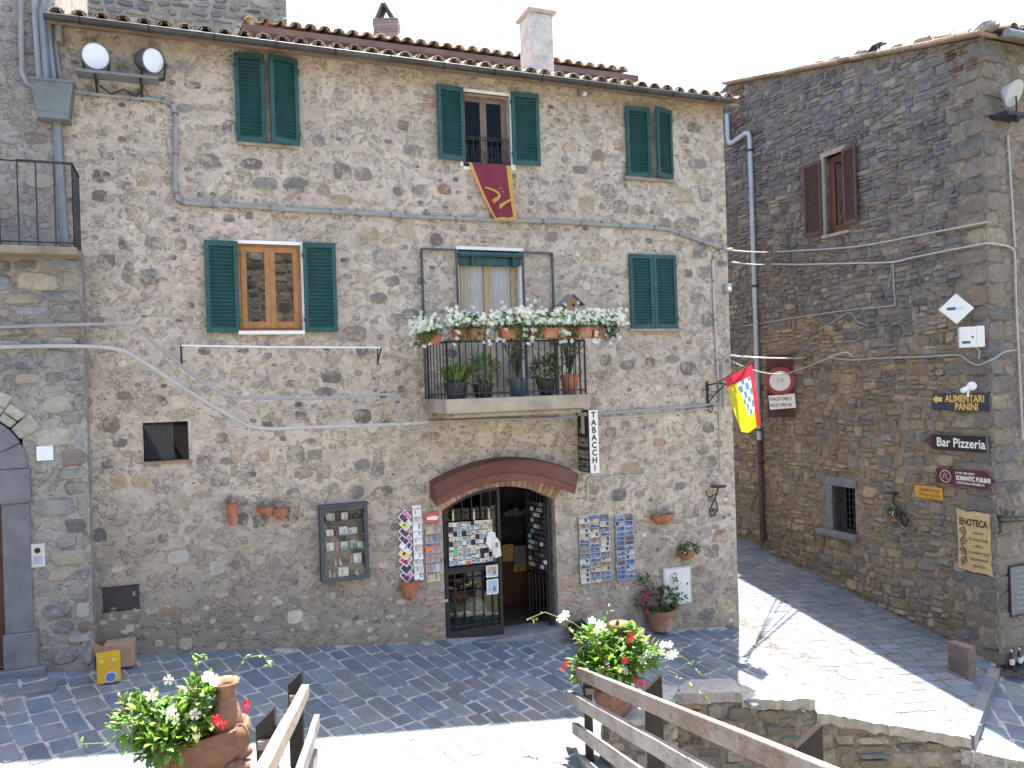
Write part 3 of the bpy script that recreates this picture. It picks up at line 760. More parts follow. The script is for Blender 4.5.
# second floor, left: open shutters, varnished casement
wn = sill_window(O_left, 0.07, 0.02); a, b, c, d = O_left
wn.box(a-0.045, a, -0.012, 0.06, c, d+0.05); wn.box(b, b+0.055, -0.012, 0.06, c, d+0.05)
wn = wn.build("window", WHITEP, house)
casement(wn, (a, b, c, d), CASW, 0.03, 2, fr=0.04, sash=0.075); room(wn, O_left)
x0, x1, z0, z1 = F.rect(205, 241.5, 238.5, 333); shutter(wn, x0, z0, x1-x0, z1-z0, -0.09, 'r', -0.03)
x0, x1, z0, z1 = F.rect(303.5, 243.5, 336, 332.5); shutter(wn, x0, z0, x1-x0, z1-z0, -0.05, 'l', -0.03)
curtain(wn, a+0.52, a+0.60, c+0.1, d-0.1, 0.16, (0.03,0.03,0.04), 2)
# balcony door: blind box, curtained casement, iron side frames
a, b, c, d = O_balc
wn = sill_window((a, b, c, d), 0.02, 0.02)
wn.box(b-0.07, b, 0.0, 0.12, c, d-0.02); wn.box(a, a+0.035, 0.0, 0.12, c, d-0.02)
wn = wn.build("window", WHITEP, house)
casement(wn, (a+0.04, b-0.075, c, d-0.05), mat("pale_wood", (0.42,0.32,0.19), 0.6, 0.2, 8), 0.10, 2, sash=0.07, glass=glassmat("balcony_glass", (0.97,0.97,0.97), 0.0, 0.7)); room(wn, O_balc, 1.2)
mid = (a+b)/2
curtain(wn, a+0.10, mid-0.05, c+0.1, d-0.12, 0.16, (0.74,0.72,0.68)); curtain(wn, mid+0.03, b-0.13, c+0.1, d-0.12, 0.16, (0.74,0.72,0.68))
bl = MB(); bl.box(a+0.02, b-0.05, -0.03, 0.08, d-0.24, d-0.06); bl.tube([(a+0.02, -0.05, d-0.08), (b-0.05, -0.05, d-0.08)], 0.045, 8)
bl.box(a+0.22, a+0.245, -0.105, -0.03, d-0.27, d-0.04); bl.box(b-0.22, b-0.195, -0.105, -0.03, d-0.27, d-0.04)
bl.build("roller_blind", GREENPAINT, wn)
# small low window
a, b, c, d = O_small
wn = MB().box(a-0.01, b+0.04, -0.03, 0.06, c-0.035, c).build("window", mat("brick_sill", (0.30,0.20,0.14), 0.9, 0.3, 9, 0.4), house)
room(wn, O_small, 0.9)
p = MB()
for k in range(9): p.box(a+0.01+k*0.042, a+0.047+k*0.042, 0.20, 0.215, c+0.01, d-0.01)
p.build("blind", mat("grey_blind", (0.32,0.32,0.34), 0.6, 0.2, 5), wn)
MB().box(a+0.002, b-0.002, 0.12, 0.125, c+0.002, d-0.002).build("pane", DIMG, wn)
# shop interior: floor, walls, door step
a, b = D0, D1
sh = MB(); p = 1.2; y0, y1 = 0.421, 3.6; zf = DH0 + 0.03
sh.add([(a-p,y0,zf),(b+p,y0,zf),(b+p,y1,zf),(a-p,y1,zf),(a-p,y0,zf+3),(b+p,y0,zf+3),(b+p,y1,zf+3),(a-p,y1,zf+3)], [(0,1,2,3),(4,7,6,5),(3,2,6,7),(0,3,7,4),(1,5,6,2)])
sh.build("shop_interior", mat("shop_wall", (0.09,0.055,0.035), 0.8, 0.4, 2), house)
MB().box(a-0.03, b+0.14, -0.16, 0.43, DH0-0.30, DH0+0.032).build("doorstep", mat("step_stone", (0.20,0.20,0.20), 0.8, 0.3, 4, 0.4), house, bevel=0.015)

# ================================================================ left house
LOFF = 0.36
ULB = F.p(89, 500, LOFF)[0]
LBTOP = F.p(40, 250, LOFF)[1]
LW = Wall(F.w(0, 0, -LOFF).x, F.w(0, 0, -LOFF).y, AF)
lh = thing("neighbouring_house", "grey stone house at the left edge with an arched doorway and balcony", "building", LW.w(0, 0), AF)
PLL = plaster("left_mortar", (0.36,0.335,0.295), (0.30,0.28,0.25), (0.19,0.18,0.17), 1.0, 0.5)
dcx, dsp = LW.p(-34, 472); sc = 1/78.0
r_ring = 0.74; dcx = LW.p(31, 560)[0] - r_ring; r_in = r_ring - (LW.p(31, 560)[0] - LW.p(3.5, 560)[0]); r_out = r_ring + 0.34
L0 = ULB - 5.5
lb = MB()
LDH = LW.p(15, 668)[1]
lop = (dcx-r_ring+0.05, dcx+r_ring-0.05, LDH, dsp+r_ring-0.05)
wall_front(lb, L0, ULB, -2.0, LBTOP, [lop], 0.5)
for (x0, x1) in ((L0, ULB),):
    lb.add([(ULB,0,-2.0),(ULB,LOFF+0.02,-2.0),(ULB,LOFF+0.02,LBTOP),(ULB,0,LBTOP)], [(0,1,2,3)])
    lb.add([(L0,0,LBTOP),(ULB,0,LBTOP),(ULB,LOFF,LBTOP),(L0,LOFF,LBTOP)], [(0,1,2,3)])
UUP = F.p(57, 70, 0.07)[0]
lb.add([(L0,LOFF-0.07,LBTOP-0.3),(UUP,LOFF-0.07,LBTOP-0.3),(UUP,LOFF-0.07,12.5),(L0,LOFF-0.07,12.5)], [(0,1,2,3)])
lb.add([(UUP,LOFF-0.07,LBTOP-0.3),(UUP,LOFF+4,LBTOP-0.3),(UUP,LOFF+4,12.5),(UUP,LOFF-0.07,12.5)], [(0,1,2,3)])
lb.add([(L0,LOFF-0.07,12.5),(UUP,LOFF-0.07,12.5),(UUP,LOFF+4,12.5),(L0,LOFF+4,12.5)], [(0,1,2,3)])
lb.build("wall", PLL, lh)
PAL_L = [(0.16,0.16,0.165), (0.20,0.195,0.19), (0.25,0.235,0.21), (0.13,0.13,0.135), (0.30,0.26,0.20), (0.36,0.33,0.28), (0.19,0.165,0.14), (0.22,0.23,0.25)]
r = random.Random(21)
def skl(u, v, w, h):
    if v > LBTOP-0.1: return True
    if v - h/2 < gz(LW.w(u,0).x, LW.w(u,0).y): return True
    if v > dsp-0.1: return math.hypot(u-dcx, v-dsp) < (r_out if v > dsp+0.5 else r_ring) + 0.05 + max(w, h)*0.45
    return u - w/2 < dcx + r_ring + 0.06 and v > LDH-0.5
mb = courses(r, ULB-2.6, ULB, -1.0, LBTOP, (0.13, 0.30), (0.22, 0.52), 0.022, PAL_L, (0.010, 0.035), skl, 0.06, 0.17, sq=0.95, n=10, inset=0.8)
def sku(u, v, w, h): return v + h/2 > 12.5
r = random.Random(22); up = MB()
scatter(r, ULB-3.0, UUP-0.12, LBTOP+0.05, 12.4, 900, (0.12, 0.36), PAL_L, sku, None, up, (0.008, 0.025))
mb.v += [(x, y+LOFF-0.07, z) for x, y, z in up.v]; nb = len(mb.v)-len(up.v); mb.f += [[i+nb for i in f] for f in up.f]; mb.c += up.c
mb.build("stonework", STONE_L, lh, cols=True)
GREYST = mat("grey_basalt_trim", (0.155,0.16,0.175), 0.8, 0.25, 3.5, 0.5)
ring = MB()
for k in range(7):
    a0, a1 = pi*k/7+0.006, pi*(k+1)/7-0.006; pts = []
    pts = [(dcx+r_in*cos(a0+(a1-a0)*j/5), dsp+r_in*sin(a0+(a1-a0)*j/5)) for j in range(6)] + [(dcx+r_ring*cos(a1-(a1-a0)*j/5), dsp+r_ring*sin(a1-(a1-a0)*j/5)) for j in range(6)]
    ring.poly(pts, -0.05, 0.2)
ring.build("door_surround", GREYST, lh, bevel=0.01)
cap0 = LW.p(15, 503)[1]; pl0 = LW.p(15, 633)[1]
for s in (-1, 1):
    e = (lambda q: sorted((dcx+s*q[0], dcx+s*q[1])))
    j = MB(); x0, x1 = e((r_in, r_ring+0.01)); j.box(x0, x1, -0.045, 0.2, pl0, cap0); j.build("door_jamb", GREYST, lh, bevel=0.012)
    j = MB(); x0, x1 = e((r_in-0.02, r_ring+0.03)); j.box(x0, x1, -0.085, 0.2, cap0, dsp); j.build("capital", GREYST, lh, bevel=0.015)
    j = MB(); x0, x1 = e((r_in-0.02, r_ring+0.06)); j.box(x0, x1, -0.09, 0.2, LDH, pl0); j.build("plinth", GREYST, lh, bevel=0.015)
vr = MB(); r = random.Random(3)
for k in range(9):
    a0, a1 = 0.50+(pi-1.0)*k/9+0.010, 0.50+(pi-1.0)*(k+1)/9-0.010; ro = r_out*r.uniform(0.93, 1.06)
    cuts = [r_ring+0.02, ro] if r.random() < 0.7 else [r_ring+0.02, (r_ring+ro)/2-0.006, (r_ring+ro)/2+0.006, ro]
    for q0, q1 in zip(cuts[::2], cuts[1::2]):
        pts = [(dcx+q0*cos(a0), dsp+q0*sin(a0)), (dcx+q1*cos(a0), dsp+q1*sin(a0)), (dcx+q1*cos(a1), dsp+q1*sin(a1)), (dcx+q0*cos(a1), dsp+q0*sin(a1))]
        vr.poly(pts, -0.025, 0.1, tint((0.34,0.315,0.27), r, 0.12))
vr.build("voussoirs", STONE, lh, cols=True, bevel=0.02)
MB().box(dcx-r_in, dcx+r_in, 0.12, 0.18, LDH, dsp+r_in).build("door", mat("red_brown_door", (0.11,0.035,0.025), 0.6, 0.3, 6, 0.2), lh)
s1 = LW.p(30, 689)[1]; sx = LW.p(57, 700, 0.45)[0]
st = MB(); st.box(dcx-1.6, LW.p(46, 670, 0.1)[0], -0.12, 0.1, -2.0, LDH); st.build("threshold", GREYST, lh, bevel=0.02)
st = MB(); st.box(dcx-1.8, sx, -0.55, 0.05, -2.0, LW.p(30, 690, 0.5)[1]); st.build("entrance_step", mat("step_stone_worn", (0.16,0.165,0.175), 0.75, 0.35, 5, 0.5), lh, bevel=0.025)
# balcony of the left house
bal = MB(); bx = F.p(77, 250, 0.75)[0]
bz1 = F.p(40, 246, 0.75)[1]
bal.box(L0+2.0, bx, -0.42, LOFF, bz1-0.10, bz1)
bl_ = bal.build("balcony", mat("balcony_slab", (0.26,0.21,0.155), 0.85, 0.3, 4, 0.4), lh, bevel=0.015)
rl = MB(); rz_ = F.p(40, 162, 0.72)[1]
def rail_run(m, p0, p1, n, z0, z1, skew=0):
    p0, p1 = Vector(p0), Vector(p1)
    for z, rr in ((z1, 0.017), (z0+0.05, 0.011)): m.tube([(p0.x, p0.y, z), (p1.x, p1.y, z)], rr, 6)
    for k in range(n+1):
        q = p0.lerp(p1, k/n); m.tube([(q.x, q.y, z0), (q.x, q.y, z1)], 0.009, 6)
rail_run(rl, (bx-2.6, -0.38, 0), (bx-0.03, -0.38, 0), 13, bz1, rz_)
rail_run(rl, (bx-0.03, -0.38, 0), (bx-0.03, LOFF-0.09, 0), 4, bz1, rz_)
rl.build("railing", IRON, bl_)

# ================================================================ right house
PLR = plaster("right_mortar", (0.30,0.255,0.20), (0.235,0.20,0.155), (0.13,0.112,0.09), 1.0, 0.8, rcol=[(0.09,0.085,0.085),(0.16,0.13,0.10),(0.22,0.19,0.15),(0.12,0.095,0.08)])
rh = thing("corner_house", "tall dark rubble stone house along the lane with brown shutters", "building", R.w(0, 0), R.ang)
vA = R.p(979, 37); vB = R.p(742, 83)
def verge(u): return vB[1] + (u-vB[0])*(vA[1]-vB[1])/(vA[0]-vB[0])
FARU = vB[0] - 0.6
WR = R.rect(826, 153, 848, 233)
WL = R.rect(833, 487, 855.5, 532)
rb = MB(); hmin = verge(RC)-0.02
wall_front(rb, FARU, RC, -3.0, hmin, [WR, WL], 0.4)
rb.add([(FARU,0,hmin),(RC,0,hmin),(FARU,0,verge(FARU))], [(0,1,2)])
rb.add([(FARU-8,0,-3.0),(FARU,0,-3.0),(FARU,0,verge(FARU)),(FARU-8,0,verge(FARU)-2.6)], [(0,1,2,3)])
NW = 6.0
NTOP = hmin
rb.add([(RC,0,-3.0),(RC,NW,-3.0),(RC,NW,NTOP),(RC,0,NTOP)], [(0,1,2,3)])
rb.add([(RC,NW,-3.0),(FARU-8,NW,-3.0),(FARU-8,NW,verge(FARU)-2.6),(FARU,NW,verge(FARU)),(RC,NW,NTOP)], [(0,1,2,3,4)])
rb.add([(FARU-8,0,-3.0),(FARU-8,NW,-3.0),(FARU-8,NW,verge(FARU)-2.6),(FARU-8,0,verge(FARU)-2.6)], [(0,1,2,3)])
rb.build("wall", PLR, rh)
PAL_R = [(0.115,0.115,0.125), (0.14,0.135,0.135), (0.10,0.10,0.105), (0.17,0.15,0.125), (0.21,0.17,0.125), (0.135,0.11,0.09), (0.19,0.18,0.165), (0.24,0.19,0.13), (0.16,0.12,0.095)]
PAL_RT = [(0.14,0.147,0.168), (0.17,0.172,0.182), (0.115,0.12,0.14), (0.20,0.188,0.175), (0.155,0.148,0.142), (0.25,0.23,0.205), (0.13,0.132,0.148), (0.10,0.10,0.11)]
NPLANE = Wall(RCW.x, RCW.y, AF)
qpts = [R.p(985, y)[1] for y in range(40, 690, 30)]
def skr(hi):
    def f(u, v, w, h):
        for a, b, c, d in (WR, WL):
            if u+w/2 > a-0.10 and u-w/2 < b+0.10 and v+h/2 > c-0.06 and v-h/2 < d+0.12: return True
        if v + h/2 > (verge(u) if u > FARU else verge(FARU) - 2.6*(FARU-u)/8) - 0.03 - (0.25 if u < FARU+0.2 else 0): return True
        if u + w/2 > RC - 0.42: return True
        q = R.w(u, 0)
        if v - h/2 < gz(q.x, q.y): return True
        lim = 5.0 + 0.5*sin(u*1.3)
        return (v < lim) if hi else (v >= lim)
    return f
r = random.Random(31); mb = MB()
courses(r, FARU-6, RC-0.2, -1.6, 15, (0.07, 0.26), (0.10, 0.42), 0.012, [tuple(1.25*k for k in c) for c in PAL_R] + [(0.26,0.21,0.14),(0.19,0.145,0.09),(0.23,0.185,0.13)], (0.008, 0.045), skr(False), 0.11, 0.2, mb, None, 1.0, 0.45, 0.0, 9, 0.8)
mb2 = mb; mb = MB(); r = random.Random(32)
courses(r, FARU-6, RC-0.2, 3.0, 15, (0.07, 0.24), (0.10, 0.44), 0.008, PAL_RT, (0.012, 0.05), skr(True), 0.11, 0.19, mb, None, 1.0, 0.45, 0.0, 9, 0.8)
mb.build("stonework", STONE_T, rh, cols=True); mb = mb2
# dressed corner stones
r = random.Random(33); z = -1.9; k = 0
while z < NTOP-0.3:
    h = r.uniform(0.26, 0.42); w = (0.62, 0.34)[k % 2]*r.uniform(0.85, 1.15); c = tint(r.choice([(0.15,0.15,0.155),(0.18,0.17,0.155),(0.23,0.20,0.16),(0.13,0.13,0.135)]), r)
    stone(mb, outline(r, RC-w/2+0.005, z+h/2, w, h-0.022, 12, 0.92, 0.03), 0.03, c, r, inset=0.94)
    w2 = (0.34, 0.62)[k % 2]*r.uniform(0.85, 1.15)
    stone(mb, outline(r, w2/2-0.005, z+h/2, w2, h-0.022, 12, 0.92, 0.03), 0.03, c, r, to=lambda x, y, zz: (RC - y, x, zz), inset=0.94)
    z += h; k += 1
r = random.Random(34)
def skn(u, v, w, h): return u - w/2 < 0.66 or v+h/2 > NTOP-0.25
scn = courses(r, 0.6, 4.0, -1.9, NTOP, (0.16, 0.34), (0.25, 0.6), 0.05, [(0.25,0.21,0.155),(0.30,0.26,0.20),(0.18,0.17,0.155),(0.22,0.18,0.135),(0.34,0.30,0.24)], (0.008, 0.03), skn, 0.05, 0.13, None, lambda x, y, zz: (RC - y, x, zz))
b0 = len(mb.v); mb.v += scn.v; mb.f += [[i+b0 for i in f] for f in scn.f]; mb.c += scn.c
# brick courses near the eave corner and the brick strip at the far end
for (x, y, w_, h_, rows) in [(958, 52, 26, 10, 3), (965, 68, 24, 12, 3), (962, 107, 26, 6, 2), (738, 108, 12, 40, 12)]:
    u0, u1, h0, h1 = R.rect(x-w_/2, y-h_/2, x+w_/2, y+h_/2); bh = (h1-h0)/rows
    for i in range(rows):
        u = u0
        while u < u1:
            bw = r.uniform(0.22, 0.30); stone(mb, outline(r, u+bw/2, h0+bh*(i+.5), bw-0.012, min(bh-0.012, 0.2), 8, 0.92, 0.05), 0.05, tint((0.155,0.10,0.08), r, 0.2), r); u += bw
mb.build("stonework", STONE_R, rh, cols=True)
# roof: verge slabs, roof sheet, eave gutter on the near side
vg = MB(); r = random.Random(35); u = FARU
while u < RC-0.02:
    w = min(r.uniform(0.3, 0.5), RC+0.12-u); s = (vA[1]-vB[1])/(vA[0]-vB[0]); zz = verge(u+w/2)
    ax = Vector((1, 0, s)).normalized()
    vg.obox((u+w/2, 0.07, zz+0.045+r.uniform(-0.012, 0.012)), ax, (0,1,0), Vector((0,1,0)).cross(ax)*-1, w/2, 0.25, 0.034, tint((0.30,0.22,0.16), r, 0.25)); u += w
s = (vA[1]-vB[1])/(vA[0]-vB[0])
vg.add([(FARU,0.3,verge(FARU)+0.03),(RC+0.3,0.3,verge(RC+0.3)+0.03),(RC+0.3,NW,verge(RC+0.3)+0.03),(FARU,NW,verge(FARU)+0.03),(FARU-8,NW,verge(FARU)-2.6),(FARU-8,0,verge(FARU)-2.6),(FARU,0,verge(FARU)+0.03)], [(0,1,2,3),(6,3,4,5)], (0.28,0.19,0.13))
rroof = vg.build("roof", TILE, rh, cols=True, bevel=0.02)
et = tiles(0.25, 5.5, -0.38, 1.2, 0, 0.3, 0.25, 8)
et.v = [(RC + 0.0 - y, x, NTOP + 0.16 + z - 0.10) for x, y, z in et.v]
et.build("eave_tiles", TILE, rroof, cols=True)
MB().tube([(RC+0.36, 0.2, NTOP-0.02), (RC+0.36, 5.5, NTOP-0.02)], 0.075, 10).build("gutter", ZINC, rh, smooth=True)
# upper window with brown louvred shutters
BROWN = mat("brown_shutter", (0.085,0.045,0.035), 0.6, 0.3, 5, 0.1)
a, b, c, d = WR
wn = MB().box(a-0.09, a, -0.05, 0.35, c, d+0.1).box(a, b, -0.05, 0.2, d, d+0.1).box(a-0.1, b+0.06, -0.09, 0.2, c-0.06, c).build("window", mat("window_stone", (0.31,0.29,0.26), 0.9, 0.2, 7, 0.3), rh)
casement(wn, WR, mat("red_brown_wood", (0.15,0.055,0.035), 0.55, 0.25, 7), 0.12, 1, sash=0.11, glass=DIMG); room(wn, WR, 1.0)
x0, x1, z0, z1 = R.rect(807.5, 163, 824, 236); shutter(wn, x0, z0, x1-x0, z1-z0, -0.05, 'r', -0.06, BROWN)
x0, x1, z0, z1 = R.rect(846, 146, 861, 224); shutter(wn, x0, z0, x1-x0, z1-z0, -0.10, 'l', -0.06, BROWN)
# low barred window
a, b, c, d = WL
wn = MB().box(a-0.35, b+0.12, -0.16, 0.1, c-0.12, c).box(a-0.30, b+0.05, -0.035, 0.12, d, d+0.20).box(a-0.20, a, -0.03, 0.3, c, d).build("window", GREYST, rh, bevel=0.015)
room(wn, WL, 0.7)
g = MB()
for k in range(1, 6): g.tube([(a+(b-a)*k/6, 0.06, c), (a+(b-a)*k/6, 0.06, d)], 0.012, 6)
for k in range(1, 7): g.tube([(a, 0.075, c+(d-c)*k/7), (b, 0.075, c+(d-c)*k/7)], 0.010, 6)
g.build("window_guard", IRON, wn)
MB().box(a+(b-a)*0.55, a+(b-a)*0.85, 0.3, 0.31, c+0.15, d-0.2).build("curtain", mat("pale_net", (0.5,0.5,0.45), 0.9), wn)

# ================================================================ roofs and towers behind
rear = Wall(F.w(0, 0, 2.6).x, F.w(0, 0, 2.6).y, AF)
p0, p1 = rear.p(290, 34), rear.p(632, 76)
bt = thing("rear_house", "house behind the roof ridge with a second tiled eave line", "building", rear.w(0, 0), AF)
ez = (p0[1]+p1[1])/2
m = MB(); m.box(p0[0]-0.5, p1[0]-0.1, 0.2, 4.0, 6.0, ez+0.05); m.build("wall", PL, bt)
rt = tiles(p0[0]-0.8, p1[0]+0.02, -0.12, 4.0, ez+0.05, 0.3, seed=12).build("roof", TILE, bt, cols=True)
MB().box(p0[0]-0.8, p1[0]+0.1, -0.10, 0.25, ez-0.10, ez+0.01).build("eave_board", mat("eave_board_brown", (0.13,0.085,0.075), 0.7, 0.3, 3), rt)
# pyramid roof with slab-capped brick chimney
Y = 21.0; apex = at_depth(386, 18, Y+1.5); cl, cr = at_depth(312, 47, Y), at_depth(440, 49, Y)
hr = thing("pyramid_roof_house", "distant house with a low grey pyramid roof peeping over the tiles", "building", (apex.x, apex.y, 0))
m = MB(); zz = cl.z-0.3; hw = (cr.x-cl.x)/2*1.25
m.add([(-hw,-2,zz),(hw,-2,zz),(hw,3,zz),(-hw,3,zz),(0,0,apex.z-0.35),(0.001,0.5,apex.z-0.35)], [(0,1,4),(1,2,5,4),(2,3,5),(3,0,4,5)], (0.22,0.20,0.18)); m.build("roof", STONE, hr, cols=True)
MB().box(-hw+0.3, hw-0.3, -1.7, 2.7, 0, zz).build("wall", PL, hr)
cb0, cb1 = at_depth(374, 38, Y+1.0), at_depth(398, 19, Y+1.0)
ch = MB(); r = random.Random(8); x0, x1 = cb0.x-apex.x, cb1.x-apex.x; k = 0; zz = cb0.z-0.4
while zz < cb1.z:
    ch.box(x0+r.uniform(-0.01, 0.01), x1+r.uniform(-0.01, 0.01), -0.6, 0.0, zz, min(zz+0.075, cb1.z), tint((0.25,0.195,0.165), r)); zz += 0.085
co = ch.build("chimney", STONE, hr, cols=True)
ch = MB(); xm = (x0+x1)/2-0.05; t0 = cb1.z
ch.bar((x0+0.06, -0.3, t0-0.02), (xm-0.02, -0.3, t0+0.44), 0.07, 0.5, (0,1,0)); ch.bar((x1-0.10, -0.3, t0-0.02), (xm+0.02, -0.3, t0+0.44), 0.07, 0.5, (0,1,0)); ch.ball((xm, -0.3, t0+0.46), 0.07)
ch.build("chimney_cap", mat("slab_cap", (0.10,0.09,0.09), 0.9), co)
# castle tower
tr = at_depth(287, 20, 30.0); tl = at_depth(40, 20, 30.0)
tw = thing("castle_tower", "rubble stone castle tower rising behind the left end of the roof", "tower", (tr.x, tr.y, 0), AF)
m = MB(); wdt = tr.x-tl.x; m.box(-wdt, 0, 0, 7, -3, tr.z+4.5); m.build("wall", PLL, tw)
r = random.Random(41)
mb = courses(r, -wdt, 0, tr.z-3.5, tr.z+4.5, (0.2, 0.5), (0.3, 0.8), 0.09, [(0.15,0.14,0.14),(0.19,0.17,0.15),(0.25,0.22,0.19),(0.13,0.12,0.125),(0.30,0.27,0.23)], (0.03, 0.09), None, 0.08, 0.16, sq=0.55)
mb.build("stonework", STONE, tw, cols=True)
# castle behind the photographer: reflected in the panes and throwing sunlight back on the shaded walls
r = random.Random(42); cw = thing("castle_wall", "high sunlit castle wall behind the viewpoint, reflected in the window panes", "wall", (0, -9.5, 0))
MB().box(-19, 19, -1.0, 0, -3.2, 13.0).build("wall", plaster("castle_mortar", (0.34,0.30,0.24), (0.29,0.26,0.21), (0.18,0.16,0.13), 1.0, 0.7), cw)
mb = courses(r, -13, 13, -1, 12.8, (0.3, 0.55), (0.4, 1.0), 0.06, [(0.22,0.20,0.17),(0.28,0.25,0.20),(0.18,0.17,0.155),(0.33,0.29,0.23)], (0.02, 0.06), None, 0.06, 0.12, None, lambda x, y, z: (x, -y, z))
mb.build("stonework", STONE, cw, cols=True)
# ================================================================ lettering
def text_mesh(s, size, bold=0.0, width=None, spacing=1.0):
    cu = bpy.data.curves.new("text", 'FONT'); cu.body = s; cu.size = size; cu.align_x = 'CENTER'; cu.align_y = 'CENTER'; cu.offset = bold; cu.resolution_u = 3; cu.space_character = spacing
    o = bpy.data.objects.new("text_tmp", cu); COL.objects.link(o)
    dg = bpy.context.evaluated_depsgraph_get(); dg.update()
    me = bpy.data.meshes.new_from_object(o.evaluated_get(dg)); bpy.data.objects.remove(o); bpy.data.curves.remove(cu)
    if width and len(me.vertices):
        xs = [v.co.x for v in me.vertices]; k = width/max(1e-6, max(xs)-min(xs))
        for v in me.vertices: v.co.x *= k
    return me
def lettering(parent, s, size, x, y, z, m, bold=0.0, width=None, rot=None, name="lettering", tilt=0.0):
    me = text_mesh(s, size, bold, width); me.materials.clear(); me.materials.append(m)
    o = bpy.data.objects.new(name, me); COL.objects.link(o); o.parent = parent
    o.matrix_local = Matrix.Translation((x, y, z)) @ (rot or Matrix.Identity(4)) @ Matrix.Rotation(radians(90), 4, 'X') @ Matrix.Rotation(tilt, 4, 'Z')
    return o
INK = mat("sign_black", (0.015, 0.015, 0.017), 0.5, 0.1)
GOLD = mat("sign_gold", (0.62, 0.40, 0.10), 0.5, 0.15)
OFFW = mat("sign_white", (0.72, 0.71, 0.68), 0.5, 0.08)
def wallrect(W, x0, y0, x1, y1, off=0.0):
    a, b, c, d = W.rect(x0, y0, x1, y1, off); return (a+b)/2, c, b-a, d-c

# ================================================================ balcony of the stone house
BOFF = 1.05
a0 = F.p(446, 400, BOFF)[0]; a1 = F.p(590.5, 392, BOFF)[0]
bz = F.p(508, 397, BOFF)[1]
bz_lo = F.p(508, 411.5, BOFF)[1]
bm = MB(); bm.box(a0, a1, -BOFF, 0.0, bz_lo, bz); balc = bm.build("balcony", mat("balcony_concrete", (0.35,0.305,0.235), 0.9, 0.25, 3, 0.5, stain=(0.22,0.20,0.17)), house, bevel=0.02)
MB().box(a0+0.12, a1-0.1, -BOFF+0.12, 0.0, bz_lo-0.07, bz_lo-0.002).build("balcony_moulding", mat("balcony_concrete", (0.30,0.275,0.235)), balc, bevel=0.02)
BRZ = F.p(508, 341, BOFF-0.05)[1]
rl = MB(); yb = -BOFF+0.06
def run2(m, p0, p1, n):
    p0, p1 = Vector(p0), Vector(p1)
    for z, rr in ((BRZ, 0.016), (bz+0.07, 0.010)): m.tube([(p0.x, p0.y, z), (p1.x, p1.y, z)], rr, 6)
    for k in range(n+1):
        q = p0.lerp(p1, k/n); m.tube([(q.x, q.y, bz), (q.x, q.y, BRZ)], 0.0085 if k % 6 else 0.016, 6)
run2(rl, (a0+0.05, yb, 0), (a1-0.05, yb, 0), 23); run2(rl, (a0+0.05, yb, 0), (a0+0.05, 0, 0), 6); run2(rl, (a1-0.05, yb, 0), (a1-0.05, 0, 0), 6)
rl.build("railing", IRON, balc)
# iron side frames with fine mesh left and right of the balcony door
for (x0, x1) in ((424, 459), (525, 554.5)):
    u0 = F.p(x0, 330, BOFF-0.06 if False else 0.05)[0]; u1 = F.p(x1, 330, 0.05)[0]; zt_ = F.p((x0+x1)/2, 249.5+ (x0-424)*0.035, 0.05)[1]
    m = MB(); 
    for u in (u0, u1): m.bar((u, -0.05, bz), (u, -0.05, zt_), 0.04, 0.03, (1,0,0))
    m.bar((u0, -0.05, zt_), (u1, -0.05, zt_), 0.03, 0.03)
    m.build("side_frame", mat("frame_grey_green", (0.06,0.075,0.08), 0.5, 0.3, 4), balc)

# ---------------- plants
GREENS = [(0.05,0.115,0.025),(0.07,0.15,0.03),(0.04,0.09,0.022),(0.095,0.18,0.04),(0.06,0.12,0.035)]
def leaf(mb, p, d, up, L_, W_, col, fold=0.25):
    d = d.normalized(); s = d.cross(up)
    if s.length < 1e-3: s = d.cross(Vector((1,0,0.2)))
    s.normalize(); nn = s.cross(d).normalized()
    m1 = p + d*L_*0.35 + nn*L_*0.03; m2 = p + d*L_*0.7
    vs = [p, m1 + s*W_*0.5 + nn*fold*W_*0.5, m2 + s*W_*0.42 + nn*fold*W_*0.4, p + d*L_ - nn*L_*0.10, m2 - s*W_*0.42 + nn*fold*W_*0.4, m1 - s*W_*0.5 + nn*fold*W_*0.5, m1, m2]
    mb.add(vs, [(0,1,6),(0,6,5),(1,2,7,6),(6,7,4,5),(2,3,7),(7,3,4)], col)
def rdir(r, up=0.0):
    v = Vector((r.gauss(0,1), r.gauss(0,1), r.gauss(0,1)+up)); return v.normalized()
def bushy(r, mb, c, rad, n, L_=0.05, W_=0.025, up=0.5, pal=GREENS, shell=0.45):
    c = Vector(c)
    for _ in range(n):
        v = rdir(r); k = r.uniform(shell, 1.0); v = Vector((v.x*rad[0], v.y*rad[1], v.z*rad[2]))*k
        d = (v.normalized()*0.8 + rdir(r, up)*0.8)
        s = r.uniform(0.65, 1.25); leaf(mb, c+v, d, Vector((0,0,1)), L_*s, W_*s, tint(r.choice(pal), r, 0.25))
def flower(mb, p, d, rad, col, r, n=5, cup=0.35, centre=None):
    d = d.normalized(); x = d.cross(Vector((0.2,0.1,1))); x = x.normalized() if x.length > 1e-3 else Vector((1,0,0)); y = d.cross(x)
    a0 = r.uniform(0, 6)
    for k in range(n):
        a = a0 + 2*pi*k/n; w = pi/n*0.98
        q = lambda aa, rr, h: p + (x*cos(aa)+y*sin(aa))*rr + d*h
        mb.add([p, q(a-w*0.7, rad*0.6, rad*cup*0.7), q(a-w*0.55, rad, rad*cup), q(a+w*0.55, rad, rad*cup), q(a+w*0.7, rad*0.6, rad*cup*0.7)], [(0,1,2,3,4)], tint(col, r, 0.06))
    if centre: mb.ball(p + d*rad*0.12, rad*0.16, 6, 4, centre)
